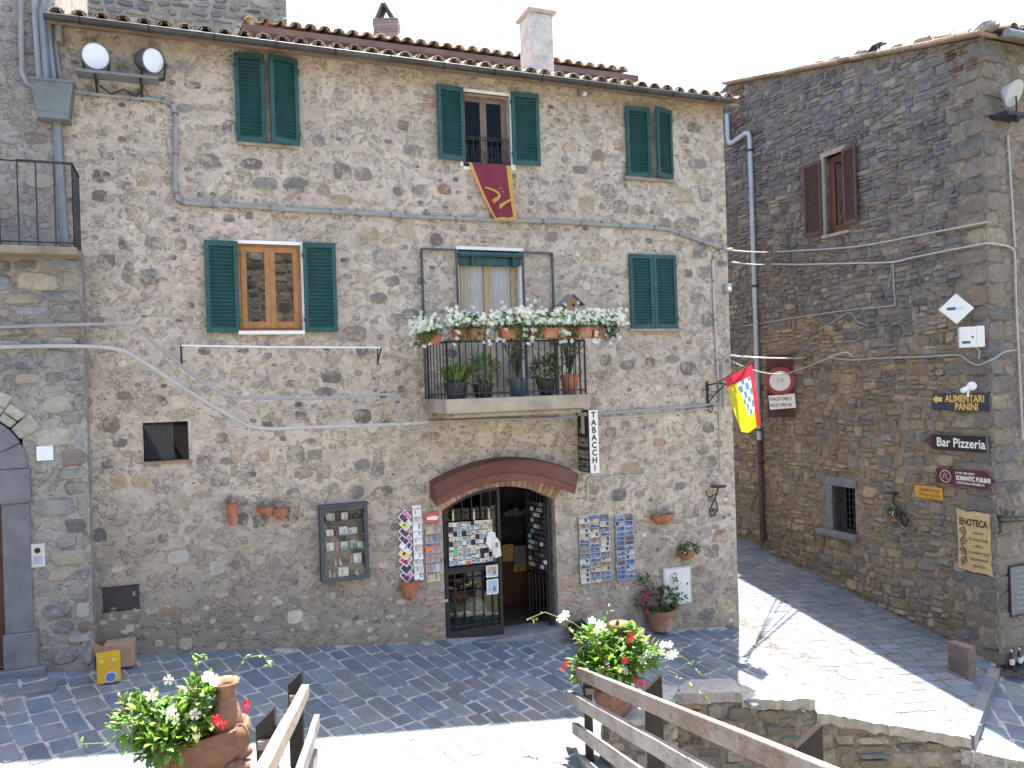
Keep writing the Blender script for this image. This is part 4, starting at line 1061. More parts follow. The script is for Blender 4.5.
def stems(mb, r, base, n, h, spread, rad=0.004, col=(0.06,0.10,0.03)):
    for _ in range(n):
        a = r.uniform(0, 6.28); s = r.uniform(0.2, 1)*spread; b = Vector(base)
        mb.tube([b, b+Vector((cos(a)*s*0.35, sin(a)*s*0.35, h*0.5)), b+Vector((cos(a)*s, sin(a)*s, h*r.uniform(0.8,1)))], rad, 4, col)
SOIL = mat("soil", (0.035,0.025,0.018), 0.95, 0.4, 20, 0.5)
def pot_round(parent, r0, r1, h, m, rim=True, name="pot"):
    prof = [(r0*0.9, 0), (r0, 0.01), (r1*0.96, h*0.82)] + ([(r1*1.06, h*0.82), (r1*1.08, h*0.98), (r1*1.04, h), (r1*0.92, h), (r1*0.88, h*0.88), (0.0, h*0.86)] if rim else [(r1, h), (r1*0.93, h), (r1*0.9, h*0.9), (0, h*0.88)])
    return MB().lathe(prof, 22).build(name, m, parent, smooth=True)

# six terracotta boxes of white petunias along the railing
fx = [(426.5, 443, 341.5, 'at the left end of the balcony rail'), (455, 484, 339.5, 'second from the left on the railing'), (502, 524, 338, 'third from the left on the railing'),
      (531, 562, 338, 'fourth from the left, left of the birdhouse'), (564, 593, 337.5, 'fifth from the left, just under the birdhouse'), (594, 605, 337.5, 'spilling over the right end of the railing')]
petal_w = (0.80, 0.80, 0.77)
for i, (x0, x1, yb_, where) in enumerate(fx):
    r = random.Random(100+i)
    offq = BOFF + 0.09
    u0, z0 = F.p(x0, yb_, offq); u1 = F.p(x1, yb_, offq)[0]; w = u1-u0
    t = on(F, "flower_box", f"terracotta box of white petunias {where}", "flower box", (u0+u1)/2, z0, offq-0.09, "white petunia boxes on the balcony rail")
    if i == 0:
        w = 0.52; t.location = F.w(a0-0.08, z0-0.03, -0.62); t.rotation_euler.z = AF - pi/2
    bx = MB(); hw = w/2; dep = 0.10; hh_ = 0.15
    bx.add([(-hw*0.92,-dep*0.85,0),(hw*0.92,-dep*0.85,0),(hw*0.92,dep*0.85,0),(-hw*0.92,dep*0.85,0),(-hw,-dep,hh_),(hw,-dep,hh_),(hw,dep,hh_),(-hw,dep,hh_)], [(0,3,2,1),(0,1,5,4),(1,2,6,5),(2,3,7,6),(3,0,4,7),(4,5,6,7)])
    bx.box(-hw-0.008, hw+0.008, -dep-0.008, dep+0.008, hh_-0.03, hh_+0.004)
    bx.build("box", TERRA, t, bevel=0.006)
    ext = 0.20 if i in (0, 5) else 0.12
    fo = MB(); cx0 = (0.14 if i == 5 else 0)
    for q in range(6):
        cx = -hw-ext*0.5 + (w+ext)*(q+0.5)/6 + cx0; bushy(r, fo, (cx, -0.02, hh_+0.07+r.uniform(-0.02, 0.05)), (0.11, 0.16, 0.13), 120, 0.05, 0.026)
    for q in range(4):
        cx = r.uniform(-hw-ext*0.4, hw+ext*0.4) + cx0; bushy(r, fo, (cx, -0.13, hh_-0.05), (0.09, 0.05, 0.12), 40, 0.05, 0.026, -0.3)
    fo.build("foliage", LEAF, t, cols=True)
    fl_ = MB(); nf = int(115 + w*180)
    for q in range(nf):
        vx = r.uniform(-hw-ext, hw+ext) + cx0*1.2; hang = r.random() < 0.10 and abs(vx) > hw*0.8
        z = r.uniform(-0.10, 0.12) if hang else hh_ + 0.05 + abs(r.gauss(0.07, 0.09)); y = -0.16+r.uniform(-0.04,0.04) if hang else r.uniform(-0.2, 0.06)
        flower(fl_, Vector((vx, y, z)), Vector((r.uniform(-0.5,0.3), -1, r.uniform(0.0, 0.9))) + (Vector((1.1, 0.4, 0)) if i == 0 else Vector()), r.uniform(0.023, 0.034), petal_w, r, 5, 0.3, (0.55,0.6,0.25))
    fl_.build("blossoms", PETAL, t, cols=True)

# pots standing on the balcony floor
DPOT = mat("dark_plastic_pot", (0.03,0.032,0.035), 0.5, 0.2)
BLUEP = mat("blue_grey_pot", (0.06,0.10,0.15), 0.5, 0.2)
def floor_pot(x, y, wpx, hpx, kind, label, m, seed, name="potted_plant"):
    r = random.Random(seed); off = BOFF-0.25
    u, z = F.p(x, y, off); s = 1/62.0
    t = on(F, name, label, "potted plant", u, bz, off, "potted plants on the balcony floor")
    rad, h = wpx*s/2, hpx*s
    pot_round(t, rad*0.75, rad, h, m)
    h *= 0.95
    fo = MB()
    if kind == 'grass':
        for _ in range(200):
            a = r.uniform(0, 6.28); q = r.uniform(0.2, 1); d = Vector((cos(a)*q, sin(a)*q, 1.2)); leaf(fo, Vector((cos(a)*rad*0.5*q, sin(a)*rad*0.5*q, h*0.9)), d, Vector((0,0,1)), r.uniform(0.16, 0.27), 0.018, tint(r.choice([(0.12,0.22,0.03),(0.09,0.17,0.03),(0.15,0.25,0.05)]), r))
    elif kind == 'round':
        bushy(r, fo, (0,0,h+0.14), (0.20,0.17,0.17), 420, 0.06, 0.022, 0.6, [(0.10,0.19,0.03),(0.07,0.14,0.025),(0.13,0.23,0.05)])
    elif kind == 'sprig':
        stems(fo, r, (0,0,h), 14, 0.48, 0.25)
        for _ in range(520):
            a = r.uniform(0, 6.28); q = r.uniform(0.05, 1); zz = r.uniform(0.08, 0.5); leaf(fo, Vector((cos(a)*q*0.24*zz/0.5, sin(a)*q*0.2*zz/0.5, h+zz)), rdir(r, 0.6), Vector((0,0,1)), 0.055, 0.014, tint(r.choice([(0.05,0.09,0.03),(0.07,0.10,0.04),(0.04,0.07,0.03)]), r))
    else:
        bushy(r, fo, (0,0,h+0.11), (0.20,0.17,0.15), 340, 0.06, 0.03, 0.4)
    q_ = 1.2 if kind == "sprig" else 1.45
    fo.v = [(x*q_, y*q_*0.8, h*0.85+(z-h*0.85)*q_) for x, y, z in fo.v]
    fo.build("foliage", LEAF, t, cols=True)
floor_pot(456, 392, 22, 15, 'grass', "low dark pot of bright upright grassy leaves, leftmost on the balcony floor", DPOT, 1)
floor_pot(483, 391, 20, 13, 'round', "dark pot with a rounded light green bush, beside the grassy balcony pot", DPOT, 2)
floor_pot(518, 389, 18, 17, 'sprig', "grey pot with thin dark twiggy sprigs in the middle of the balcony", BLUEP, 3)
floor_pot(546, 388, 18, 14, 'bush', "small dark pot with a dense dark green plant, left of the terracotta pot", DPOT, 4)
floor_pot(570, 389, 18, 19, 'sprig', "terracotta pot with tall airy sprigs at the right end of the balcony", TERRA, 5)
# birdhouse on a bracket behind the flowers
u, z = F.p(570, 312, BOFF-0.2)
t = on(F, "birdhouse", "small wooden birdhouse with a pitched roof above the balcony flowers", "birdhouse", u, z, BOFF-0.2)
m = MB(); m.poly([(-0.11,0),(0.13,0),(0.13,0.14),(0.01,0.24),(-0.11,0.14)], -0.09, 0.09); m.build("box", mat("birdhouse_wood", (0.36,0.23,0.13), 0.8, 0.3, 9, 0.2), t)
m = MB(); m.bar((-0.19,0,0.10),(0.01,0,0.265),0.016,0.26,(0,1,0)); m.bar((0.20,0,0.10),(0.01,0,0.265),0.016,0.26,(0,1,0)); m.build("roof", mat("birdhouse_roof", (0.17,0.18,0.20), 0.8, 0.3, 9), t)
MB().lathe([(0.0,0.003),(0.027,0.003),(0.027,-0.003),(0,-0.003)], 14, (0.02,-0.0915,0.10), axis='y').build("hole", BLACKP, t)
MB().bar((0.12,0.03,-0.35),(0.12,0.03,0.02),0.03).build("post", mat("birdhouse_wood", (0.36,0.23,0.13)), t)

# ================================================================ flags
def cloth(outline_fn, nu, nv, colfn):
    vs = []; fs = []; cs = []
    for j in range(nv+1):
        for i in range(nu+1): vs.append(outline_fn(i/nu, j/nv))
    mb = MB()
    b = 0; mb.v = [tuple(v) for v in vs]
    for j in range(nv):
        for i in range(nu):
            k = j*(nu+1)+i; mb.f.append([k, k+1, k+nu+2, k+nu+1]); mb.c.append(colfn((i+0.5)/nu, (j+0.5)/nv))
    return mb
FLAGM = leafmat("flag_cloth")
# dark red banner hung from the third floor window
u0, z0 = F.p(469, 162, 0.10); u1, _ = F.p(512, 166, 0.10); ub0, zb = F.p(497, 219, 0.10); ub1, _ = F.p(515, 219, 0.10)
t = on(F, "banner", "dark red banner with yellow border and emblem hanging from the upper window", "banner", (u0+u1)/2, z0, 0.0)
uc = (u0+u1)/2
def of(s, q):
    a = (u0-0.10*0) + ((ub0-0.02)-u0)*q**1.0; b = u1 + (ub1-u1)*q; sag = 0.05*sin(q*pi)
    return (a + (b-a)*s - uc - sag*(1-s)*0.4, -0.075 - 0.05*q + 0.025*sin(s*9+q*2)*(0.3+q), (zb-z0)*q + 0.09*(1-s)*(1-q)*0 - 0.03*(1-s)*q)
RED, YEL = (0.24,0.018,0.045), (0.62,0.40,0.07)
def cf(s, q):
    if s > 0.88 or s < 0.06 or q > 0.955: return YEL
    return RED
bo = cloth(of, 26, 40, cf).build("cloth", FLAGM, t, cols=True, smooth='all')
m = MB()
def pt(s, q): 
    v = Vector(of(s, q)); v.y -= 0.014; return v
m.tube([pt(0.16+0.34*sin(k*0.30), 0.42+0.026*k) for k in range(11)], [0.014+0.002*k for k in range(11)], 5, YEL)
for k in range(9):
    a_, b_ = pt(0.36+0.03*k, 0.80-0.012*k), pt(0.40+0.062*k, 0.66+0.012*(8-k)*(1 if k % 2 else 1.5)-0.03); m.bar(a_, b_, 0.034, 0.006, (0,1,0), YEL)
m.tube([pt(0.55, 0.46), pt(0.62, 0.42), pt(0.66, 0.44)], 0.008, 5, (0.6,0.35,0.25)); m.tube([pt(0.62, 0.5), pt(0.68, 0.48)], 0.008, 5, (0.6,0.35,0.25))
m.build("emblem", FLAGM, bo, cols=True)
# bracket and bright heraldic flag at the corner of the house
YF = 14.0
hb = at_depth(735, 395, YF)
pl0, pl1 = at_depth(716, 384, 14.25), at_depth(756, 359, 13.6)
t = thing("wall_lantern_bracket", "black wrought iron lantern bracket near the right corner of the stone house", "bracket", F.w(*F.p(707, 392)), AF)
m = MB(); m.box(-0.02, 0.02, -0.02, 0.0, -0.28, 0.2)
m.tube([(0,-0.02,0.12),(0.1,-0.2,0.16),(0.16,-0.4,0.12),(0.14,-0.52,0.02)], 0.014, 6); m.tube([(0,-0.02,-0.2),(0.05,-0.15,-0.05),(0.12,-0.33,0.1)], 0.012, 6)
m.tube([(0.04+0.06*cos(k*0.55)*(1-k/16), -0.12-0.08*sin(k*0.55)*(1-k/16), 0.0) for k in range(14)], 0.010, 5)
m.tube([(0.02+0.02*cos(k*pi/6), -0.06-0.03*cos(k*pi/6), -0.30+0.07*sin(k*pi/6)) for k in range(12)], 0.010, 5, closed=True)
m.tube([(-0.10,-0.02,0.05),(-0.02,-0.1,0.02),(-0.08,-0.08,0.16)], 0.012, 5)
m.build("scroll", IRON, t)
tf = thing("heraldic_flag", "red and yellow flag with blue checks on a pole at the lane corner", "flag", pl0)
MB().tube([(0,0,0), pl1-pl0], 0.014, 8).build("pole", mat("flag_pole", (0.12,0.11,0.10), 0.5), tf)
c4 = [at_depth(725, 379, 13.95), at_depth(752, 364, 13.7), at_depth(760, 425, 13.7), at_depth(742, 432, 13.95)]
def of2(s, q):
    top = c4[0].lerp(c4[1], s); bot = c4[3].lerp(c4[2], s); p = top.lerp(bot, q)
    bow = Vector((0.10*sin(q*pi)*(0.3-s)*-0.35, 0.07*sin(s*7+q*3)*(0.2+q), -0.05*sin(s*pi)*q))
    return p + bow - pl0
def cf2(s, q):
    if q < 0.16 - 0.10*s*0 or s > 0.86: return (0.62,0.03,0.07)
    if s < 0.30 + 0.25*q or q > 0.84: return (0.62,0.55,0.03)
    if q < 0.75:
        k = (int(s*8) + int(q*9)) % 2
        return (0.09,0.20,0.60) if k else (0.80,0.80,0.78)
    return (0.62,0.55,0.03)
cloth(of2, 28, 44, cf2).build("cloth", FLAGM, tf, cols=True, smooth='all')

# ================================================================ pipes, cables, conduits
def conduit(W, name, label, cat, pts, rad, m, off=0.03, group=None, clips=False):
    q = [W.p(x, y, off) for x, y in pts]; o = W.w(*q[0])
    t = thing(name, label, cat, o, W.ang, group)
    path = [(u-q[0][0], -off, z-q[0][1]) for u, z in q]
    MB().tube(path, rad, 7).build("pipe", m, t, smooth=True)
    if clips:
        for i in range(len(path)-1):
            a, b = Vector(path[i]), Vector(path[i+1]); k = max(1, int((b-a).length/0.6))
            for j in range(k):
                p = a.lerp(b, (j+0.5)/k); d = (b-a).normalized(); c = MB(); c.tube([p-d*0.012, p+d*0.012], rad*1.45, 7)
                c.tube([p, (p.x, 0.0, p.z)], rad*0.4, 4)
                c.build("clip", mat("clip_grey", (0.16,0.16,0.16), 0.5), t)
    return t
CABLE = mat("cable_grey", (0.30,0.30,0.305), 0.7, 0.15, 4)
WCABLE = mat("cable_pale", (0.42,0.41,0.39), 0.7, 0.15, 4)
def smooth_pts(p, n=6):
    out = []
    for i in range(len(p)-1):
        p0, p1, p2, p3 = p[max(i-1,0)], p[i], p[i+1], p[min(i+2,len(p)-1)]
        for k in range(n):
            t = k/n; out.append(tuple(0.5*(2*p1[j]+(p2[j]-p0[j])*t+(2*p0[j]-5*p1[j]+4*p2[j]-p3[j])*t*t+(3*p1[j]-p0[j]-3*p2[j]+p3[j])*t**3) for j in (0,1)))
    return out + [p[-1]]
conduit(F, "wall_conduit", "long grey conduit running from the hopper down and across under the top windows", "conduit", [(74,91),(105,95),(155,99),(168,102),(174,107),(176,120),(175,188),(178,199),(186,203),(240,206),(300,210),(360,213),(420,217),(490,220),(560,222),(640,227),(668,229),(690,237),(715,246),(728,250)], 0.032, GREYPIPE, 0.04, clips=True)
conduit(F, "cable_run", "pair of pale cables sloping from the left house down to the balcony level", "cable", smooth_pts([(0,327),(60,325),(125,324),(137,328),(160,348),(200,380),(228,395),(260,398),(330,398),(396,395),(398,412),(402,426),(412,432),(428,428)], 4), 0.022, CABLE, 0.43)
conduit(F, "cable_run", "thicker pale conduit sloping lower across the left part of the facade", "cable", smooth_pts([(0,347),(60,346),(110,348),(135,357),(180,386),(225,413),(258,428),(320,427),(400,424),(428,422)], 4), 0.026, WCABLE, 0.425)
conduit(F, "cable_run", "pale cables running right under the balcony to the lantern bracket", "cable", smooth_pts([(428,422),(500,419),(560,418),(600,414),(660,409),(715,404),(720,400),(719,380)], 3), 0.022, CABLE, 0.04)
conduit(F, "cable_run", "thin cable sagging just above the lower conduit", "cable", smooth_pts([(258,404),(290,410),(330,411),(370,404),(394,398)], 5), 0.010, WCABLE, 0.04)
conduit(F, "cable_run", "thin second cable beneath the tobacco sign", "cable", smooth_pts([(600,418),(640,416),(680,412),(716,407)], 4), 0.012, WCABLE, 0.03)
conduit(F, "wall_conduit", "vertical pale conduit at the right corner turning over to the lane wires", "conduit", [(732,249),(722,250),(715,254),(713,262),(714,300),(716,340),(718,380)], 0.024, WCABLE, 0.03, clips=True)
conduit(F, "wall_conduit", "thin pale conduit in a long rectangle below the tobacco sign", "conduit", [(719,400),(720,468),(640,475),(590,478),(587,481),(587,500)], 0.013, WCABLE, 0.02)
conduit(F, "wall_conduit", "curved grey conduit beside the flag bracket at the corner", "conduit", smooth_pts([(724,408),(723,385),(722,372),(724,360),(730,356),(736,356)], 4), 0.020, CABLE, 0.05)
conduit(F, "clothes_line", "white clothes line bar under the open second floor window", "clothes line", [(181,345.5),(270,347),(381,347.5)], 0.012, WHITEP, 0.28)
m = MB()
u0, z0 = F.p(181, 346, 0.25); u1, z1 = F.p(381, 347.5, 0.25)
t = on(F, "clothes_line_bracket", "dark iron bracket at the left end of the clothes line", "bracket", u0, z0, 0.0)
MB().tube([(0,0,-0.25),(0,0,0.03),(0,-0.28,0.0),(0,0,-0.2)], 0.012, 5).build("arm", IRON, t)
t = on(F, "clothes_line_bracket", "dark iron bracket at the right end of the clothes line", "bracket", u1, z1, 0.0)
MB().tube([(0,0,-0.25),(0,0,0.03),(0,-0.28,0.0),(0,0,-0.2)], 0.012, 5).build("arm", IRON, t)
conduit(F, "cord", "thin pale cord dropping from the top shutter to the balcony frame", "cord", [(450,163),(452,200),(453,248)], 0.007, WCABLE, 0.05)
# hopper and rainwater pipes at the left corner
u, z = F.p(55, 120, 0.10)
t = on(F, "rainwater_hopper", "grey zinc rainwater hopper at the junction with the left house", "hopper", u, z, 0.10)
m = MB(); w0, w1, hh_ = 0.17, 0.25, 0.47
m.add([(-w0,-0.16,0),(w0,-0.16,0),(w0,0.10,0),(-w0,0.10,0),(-w1,-0.20,hh_),(w1,-0.20,hh_),(w1,0.10,hh_),(-w1,0.10,hh_)], [(0,3,2,1),(0,1,5,4),(1,2,6,5),(2,3,7,6),(3,0,4,7)])
m.box(-w0-0.012, w0+0.012, -0.175, 0.10, -0.03, 0.04); m.box(-w1-0.012, w1+0.012, -0.215, 0.10, hh_-0.03, hh_)
m.build("box", mat("hopper_zinc", (0.15,0.175,0.175), 0.6, 0.25, 2.5), t)
conduit(F, "downpipe", "grey downpipe below the hopper passing behind the balcony rail", "downpipe", [(57,122),(59,160),(62,200),(65,246)], 0.055, ZINC, 0.08)
conduit(F, "downpipe", "leftmost of the grey pipes entering the hopper from above", "downpipe", [(34,-8),(36,30),(40,84)], 0.040, GREYPIPE, 0.16)
conduit(F, "downpipe", "middle grey pipe entering the hopper, bent over from the roof above", "downpipe", [(60,-8),(46,4),(42,10),(44,40),(47,84)], 0.045, ZINC, 0.20)
conduit(F, "downpipe", "right grey pipe slanting into the hopper", "downpipe", [(47,14),(50,50),(54,84)], 0.045, ZINC, 0.16)
conduit(F, "downpipe", "rearmost thin pipe slanting into the hopper under the gutter end", "downpipe", [(53,28),(57,60),(61,86)], 0.030, GREYPIPE, 0.08)
conduit(F, "wall_conduit", "pale conduit bending down into the hopper from the far left wall", "conduit", [(21,-8),(21,40),(22,72),(26,82),(36,88)], 0.032, GREYPIPE, 0.13)
conduit(F, "pipe_stub", "short capped pipe stub hanging under the gutter end", "pipe", [(58,24),(59,42)], 0.045, GREYPIPE, 0.12)
# floodlights
def floodlight(x, y, rad_px, label, yaw, sh):
    u, z = F.p(x, y, 0.32); 
    t = on(F, "floodlight", label, "floodlight", u, sh, 0.25, "round floodlights under the eave"); k = rad_px/76.0; zc = z-sh
    m = MB(); m.lathe([(k*0.55,-0.30),(k*0.8,-0.22),(k*0.98,-0.06),(k*1.03,0.0),(k*1.05,0.02),(k*0.93,0.02),(k*0.92,-0.01)], 24, axis='y')
    o = m.build("housing", mat("lamp_grey", (0.10,0.105,0.12), 0.5, 0.2, 4), t, smooth=True); o.location.z = zc; o.rotation_euler = (radians(14), 0, yaw)
    g = MB().lathe([(0.0,0.012),(k*0.93,0.008),(k*0.93,0.0),(0,0.0)], 24, axis='y').build("lens", mat("frosted_lens", (0.74,0.79,0.86), 0.25, 0.05, 5, spec=0.7), o)
    g.rotation_euler = (0,0,0)
    br = MB()
    for s in (-1, 1): br.bar((s*k*0.8, 0.02, 0.0), (s*k*0.95, 0.05, zc), 0.012, 0.03)
    br.bar((-k*0.8,0.02,0.006),(k*0.8,0.02,0.006),0.012,0.05); br.build("yoke", IRON, t)
shz = F.p(118, 76, 0.25)[1]
floodlight(95, 54, 13.2, "round floodlight with pale lens, left one on the shelf under the eave", radians(10), shz+0.012)
floodlight(152.5, 58.5, 12.6, "round floodlight with pale lens turned aside, right one on the shelf", radians(35), shz+0.012)
ua, ub = F.p(76, 75, 0.3)[0], F.p(159, 81, 0.3)[0]
t = on(F, "floodlight_shelf", "narrow grey metal shelf on brackets carrying two floodlights", "shelf", (ua+ub)/2, shz, 0.0)
h = (ub-ua)/2; MB().box(-h, h, -0.36, -0.10, -0.025, 0.01).build("plate", mat("shelf_grey", (0.17,0.18,0.20), 0.6, 0.25, 3), t)
m = MB()
for s in (-0.55, 0.55): m.bar((s*h,-0.33,-0.03),(s*h,0,-0.22),0.03,0.03); m.bar((s*h,-0.12,-0.03),(s*h,0.0,-0.03),0.03,0.03)
m.tube([(-0.5*h,-0.1,-0.1),(-0.2*h,-0.1,-0.2),(0.1*h,-0.1,-0.12),(0.4*h,-0.1,-0.2),(0.55*h,-0.06,-0.1)], 0.012, 5)
m.build("bracket", IRON, t)

# ================================================================ shop front
t = on(F, "awning", "faded red brown curved canopy over the tobacco shop door", "awning", (D0+D1)/2, DCROWN, 0.0)
m = MB(); KA = 20; tp = []; bp = []
uA, uB = F.p(429, 478, 0.02)[0], F.p(572, 487, 0.02)[0]; zA = F.p(503, 457.5, 0.02)[1]; zE = F.p(503, 476, 0.02)[1]
lo0, lo1 = F.p(437, 503, 0.42)[0], F.p(575, 492, 0.42)[0]; zl = F.p(505, 473.5, 0.42)[1]; zle = F.p(505, 492.5, 0.42)[1]
for k in range(KA+1):
    s = k/KA; q = 1-(2*s-1)**2
    tp.append((uA+(uB-uA)*s - (D0+D1)/2, -0.03, zE+(zA-zE)*q - DCROWN)); bp.append((lo0+(lo1-lo0)*s - (D0+D1)/2, -0.42, zle+(zl-zle)*q - DCROWN))
mid_ = [(a_[0], -0.30, a_[2]*0.55+b_[2]*0.45+0.07) for a_, b_ in zip(tp, bp)]
vs = tp + mid_ + bp + [(x, y+0.01, z-0.13) for x, y, z in bp]; n = KA+1; fs = []
for j in range(3): fs += [(j*n+i, j*n+i+1, (j+1)*n+i+1, (j+1)*n+i) for i in range(KA)]
m.add(vs, fs)
for e_ in (0, KA):
    z0 = vs[3*n+e_][2]; x0 = tp[e_][0]
    m.add([tp[e_], mid_[e_], bp[e_], vs[3*n+e_], (x0, -0.03, z0+0.10)], [(0,1,2,3,4)])
m.build("canopy", mat("awning_red_brown", (0.145,0.058,0.038), 0.75, 0.22, 2.5, 0.2, stain=(0.165,0.080,0.058)), t)
m = MB(); m.tube(bp, 0.014, 6); m.tube(tp, 0.014, 6); m.build("frame", mat("awning_edge", (0.13,0.05,0.04), 0.6), t)

# iron gate leaf (shut) with magnet boards
gl0 = F.p(445, 570, -0.06)[0]; gl1 = F.p(502, 570, -0.06)[0]
gt = on(F, "iron_gate_leaf", "closed left leaf of the shop's dark iron grille gate", "gate", gl0, DH0+0.035, -0.06)
gw = gl1-gl0; GH = 2.52
def hz(x, y, off=-0.06): return F.p(x, y, off)[1] - DH0 - 0.035
z_pan1, z_pan0 = hz(470, 592), hz(470, 604); z_bot = hz(470, 625)
fr = MB(); fw = 0.05
ztop = lambda x: (AC[1] + sqrt(max(0, RAD**2 - (gl0 + x - AC[0])**2))) - DH0 - 0.05
fr.box(0, fw, 0, 0.045, 0, ztop(0.0)-0.01); fr.box(gw-fw, gw, 0, 0.045, 0, ztop(gw)-0.01)
fr.box(fw, gw-fw, 0.004, 0.04, 0, 0.16)
for k in range(8):
    x0, x1 = fw+(gw-2*fw)*k/8, fw+(gw-2*fw)*(k+1)/8; fr.bar((x0, 0.02, ztop(x0)-0.03), (x1, 0.02, ztop(x1)-0.03), 0.045, 0.045, (0,1,0))
z596 = hz(470, 566)
fr.box(fw, gw-fw, 0.005, 0.035, z596-0.10, z596)
MB().box(0.02, gw-0.02, 0.05, 0.054, 0.16, ztop(0)-0.02).build("pane", glassmat("gate_glass", (0.8,0.82,0.8), 0.0, 1.0), gt)
fr.build("frame", IRON, gt)
br = MB()
for k in range(1, 6):
    x = gw*k/6; br.tube([(x, 0.022, 0.16), (x, 0.022, ztop(x)-0.03)], 0.010, 6)
for y_ in (513, 528, 591, 625, 578): 
    zz = hz(470, y_); br.tube([(fw, 0.022, zz), (gw-fw, 0.022, zz)], 0.009, 6)
br.build("bars", IRON, gt)
bd = on(F, "magnet_board", "black board of souvenir magnets fixed to the iron gate", "display board", gl0, DH0+0.035, -0.045)
zb1, zb0 = hz(470, 521), hz(470, 564)
MB().box(0.05, gw-0.14, -0.012, 0.003, zb0, zb1).build("panel", BLACKP, bd)
# souvenir magnets
r = random.Random(77)
CARDPAL = [(0.12,0.14,0.16),(0.25,0.18,0.12),(0.55,0.58,0.62),(0.30,0.42,0.60),(0.62,0.60,0.52),(0.20,0.30,0.45),(0.55,0.45,0.30),(0.70,0.70,0.68),(0.15,0.28,0.22),(0.45,0.25,0.20),(0.25,0.45,0.60),(0.60,0.52,0.38)]
def card_mb(r, w, h, t=0.004, border=0.08, pal=CARDPAL, base=(0.68,0.67,0.63)):
    m = MB(); m.box(-w/2, w/2, -t, 0, 0, h, base); b = border*min(w, h); z0, z1 = b, h-b; x0, x1 = -w/2+b, w/2-b
    k = r.uniform(0.35, 0.65); c1, c2, c3 = r.choice(pal), r.choice(pal), tuple(0.5*q for q in r.choice(pal)); zz = z0+(z1-z0)*k; y = -t-0.0012
    m.add([(x0,y,z0),(x1,y,z0),(x1,y,zz),(x0,y,zz)], [(0,1,2,3)], c2); m.add([(x0,y,zz),(x1,y,zz),(x1,y,z1),(x0,y,z1)], [(0,1,2,3)], c1)
    xa = r.uniform(x0, x1-0.3*(x1-x0)); m.add([(xa,y-0.0008,z0+0.1*h),(xa+0.3*(x1-x0),y-0.0008,z0+0.12*h),(xa+0.28*(x1-x0),y-0.0008,zz+0.15*h),(xa+0.05*(x1-x0),y-0.0008,zz+0.1*h)], [(0,1,2,3)], c3)
    return m
protos = []
for i in range(10): protos.append(card_mb(r, 0.070, 0.064, 0.008, 0.06))
pmeshes = []
def proto_place(name, mesh, label, cat, group, loc, rz):
    o = bpy.data.objects.new(name, mesh); COL.objects.link(o); o.location = loc; o.rotation_euler.z = rz; return tag(o, label, cat, group)
for p in protos:
    o = p.build("souvenir_magnet", CARD, cols=True); pmeshes.append(o.data); bpy.data.objects.remove(o)
special = {(4, 5): (0.03,0.65,0.12), (8, 6): (0.75,0.12,0.06)}
bu0, bu1 = gl0+0.07, gl0+gw-0.16
for row in range(9):
    for c in range(10):
        if r.random() < 0.10: continue
        u = bu0 + (bu1-bu0)*(c+0.5)/10 + r.uniform(-0.006, 0.006); z = DH0+0.035+zb0 + (zb1-zb0)*(8-row+0.18)/9 + r.uniform(-0.006, 0.006)
        proto_place("souvenir_magnet", r.choice(pmeshes), "small square picture magnet in the rows on the black gate board", "magnet", "souvenir magnets on the gate board", F.w(u, z, 0.031), AF)
for (x, y, col, lab) in [(456, 552, (0.03,0.65,0.12), "bright green price tag among the gate magnets"), (468.5, 563, (0.75,0.10,0.07), "red price tag at the bottom of the gate magnets")]:
    u, z = F.p(x, y, -0.02); t = on(F, "price_tag", lab, "price tag", u, z, -0.018); m = MB().box(-0.042, 0.042, -0.004, 0, -0.02, 0.03); m.poly([(-0.042,-0.02),(-0.02,-0.02),(-0.03,-0.035)], -0.004, 0); m.build("card", mat("tag_"+lab.split()[0]+lab.split()[1], col, 0.6, 0.1), t)
# white souvenir towel and two calendars on the gate stile
u, z = F.p(491, 541, -0.02); t = on(F, "hanging_towels", "two small white printed aprons hanging on the gate stile", "towels", u, z, -0.015)
m = MB(); m.poly([(-0.10,-0.02),(-0.06,0.14),(0.0,0.17),(0.06,0.13),(0.10,-0.10),(0.0,-0.16)], -0.03, -0.012); m.build("cloth", OFFW, t)
m = MB(); m.poly([(0.0,-0.20),(0.02,0.02),(0.08,0.06),(0.13,-0.02),(0.15,-0.24),(0.05,-0.27)], -0.052, -0.036); m.build("cloth", mat("apron_cream",(0.68,0.66,0.62),0.8), t)
m = MB(); m.box(0.05, 0.10, -0.055, -0.053, -0.10, -0.02); m.build("print", mat("print_grey", (0.2,0.2,0.22), 0.7), t)
for (x, y0_, y1_, lab) in [(492, 565, 577, "upper picture calendar hung on the gate stile"), (492.5, 579, 594, "lower picture calendar hung on the gate stile")]:
    u, z = F.p(x, y1_, -0.02); _, z1 = F.p(x, y0_, -0.02); t = on(F, "calendar", lab, "calendar", u, z, -0.012)
    card_mb(r, 0.20, z1-z, 0.006, 0.1, [(0.35,0.45,0.6),(0.5,0.3,0.15),(0.4,0.3,0.2)]).build("sheet", CARD, t, cols=True)
for i, (x, y) in enumerate([(453, 516), (474, 515), (489, 514), (493, 553)]):
    u, z = F.p(x, y, -0.02); t = on(F, "hanging_figurine", ["pale slim figurine hung at the left of the gate top", "pale slim figurine hung mid gate top", "pale slim figurine hung at the right of the gate top", "yellow white figurine below the hanging aprons"][i], "souvenir", u, z, -0.02)
    m = MB(); m.lathe([(0.012,-0.08),(0.02,-0.05),(0.012,0.0),(0.02,0.04),(0.008,0.06)], 8); m.ball((0,0,0.08), 0.016, 8, 6); m.build("body", mat("figurine_cream", (0.6,0.52,0.35), 0.6), t)
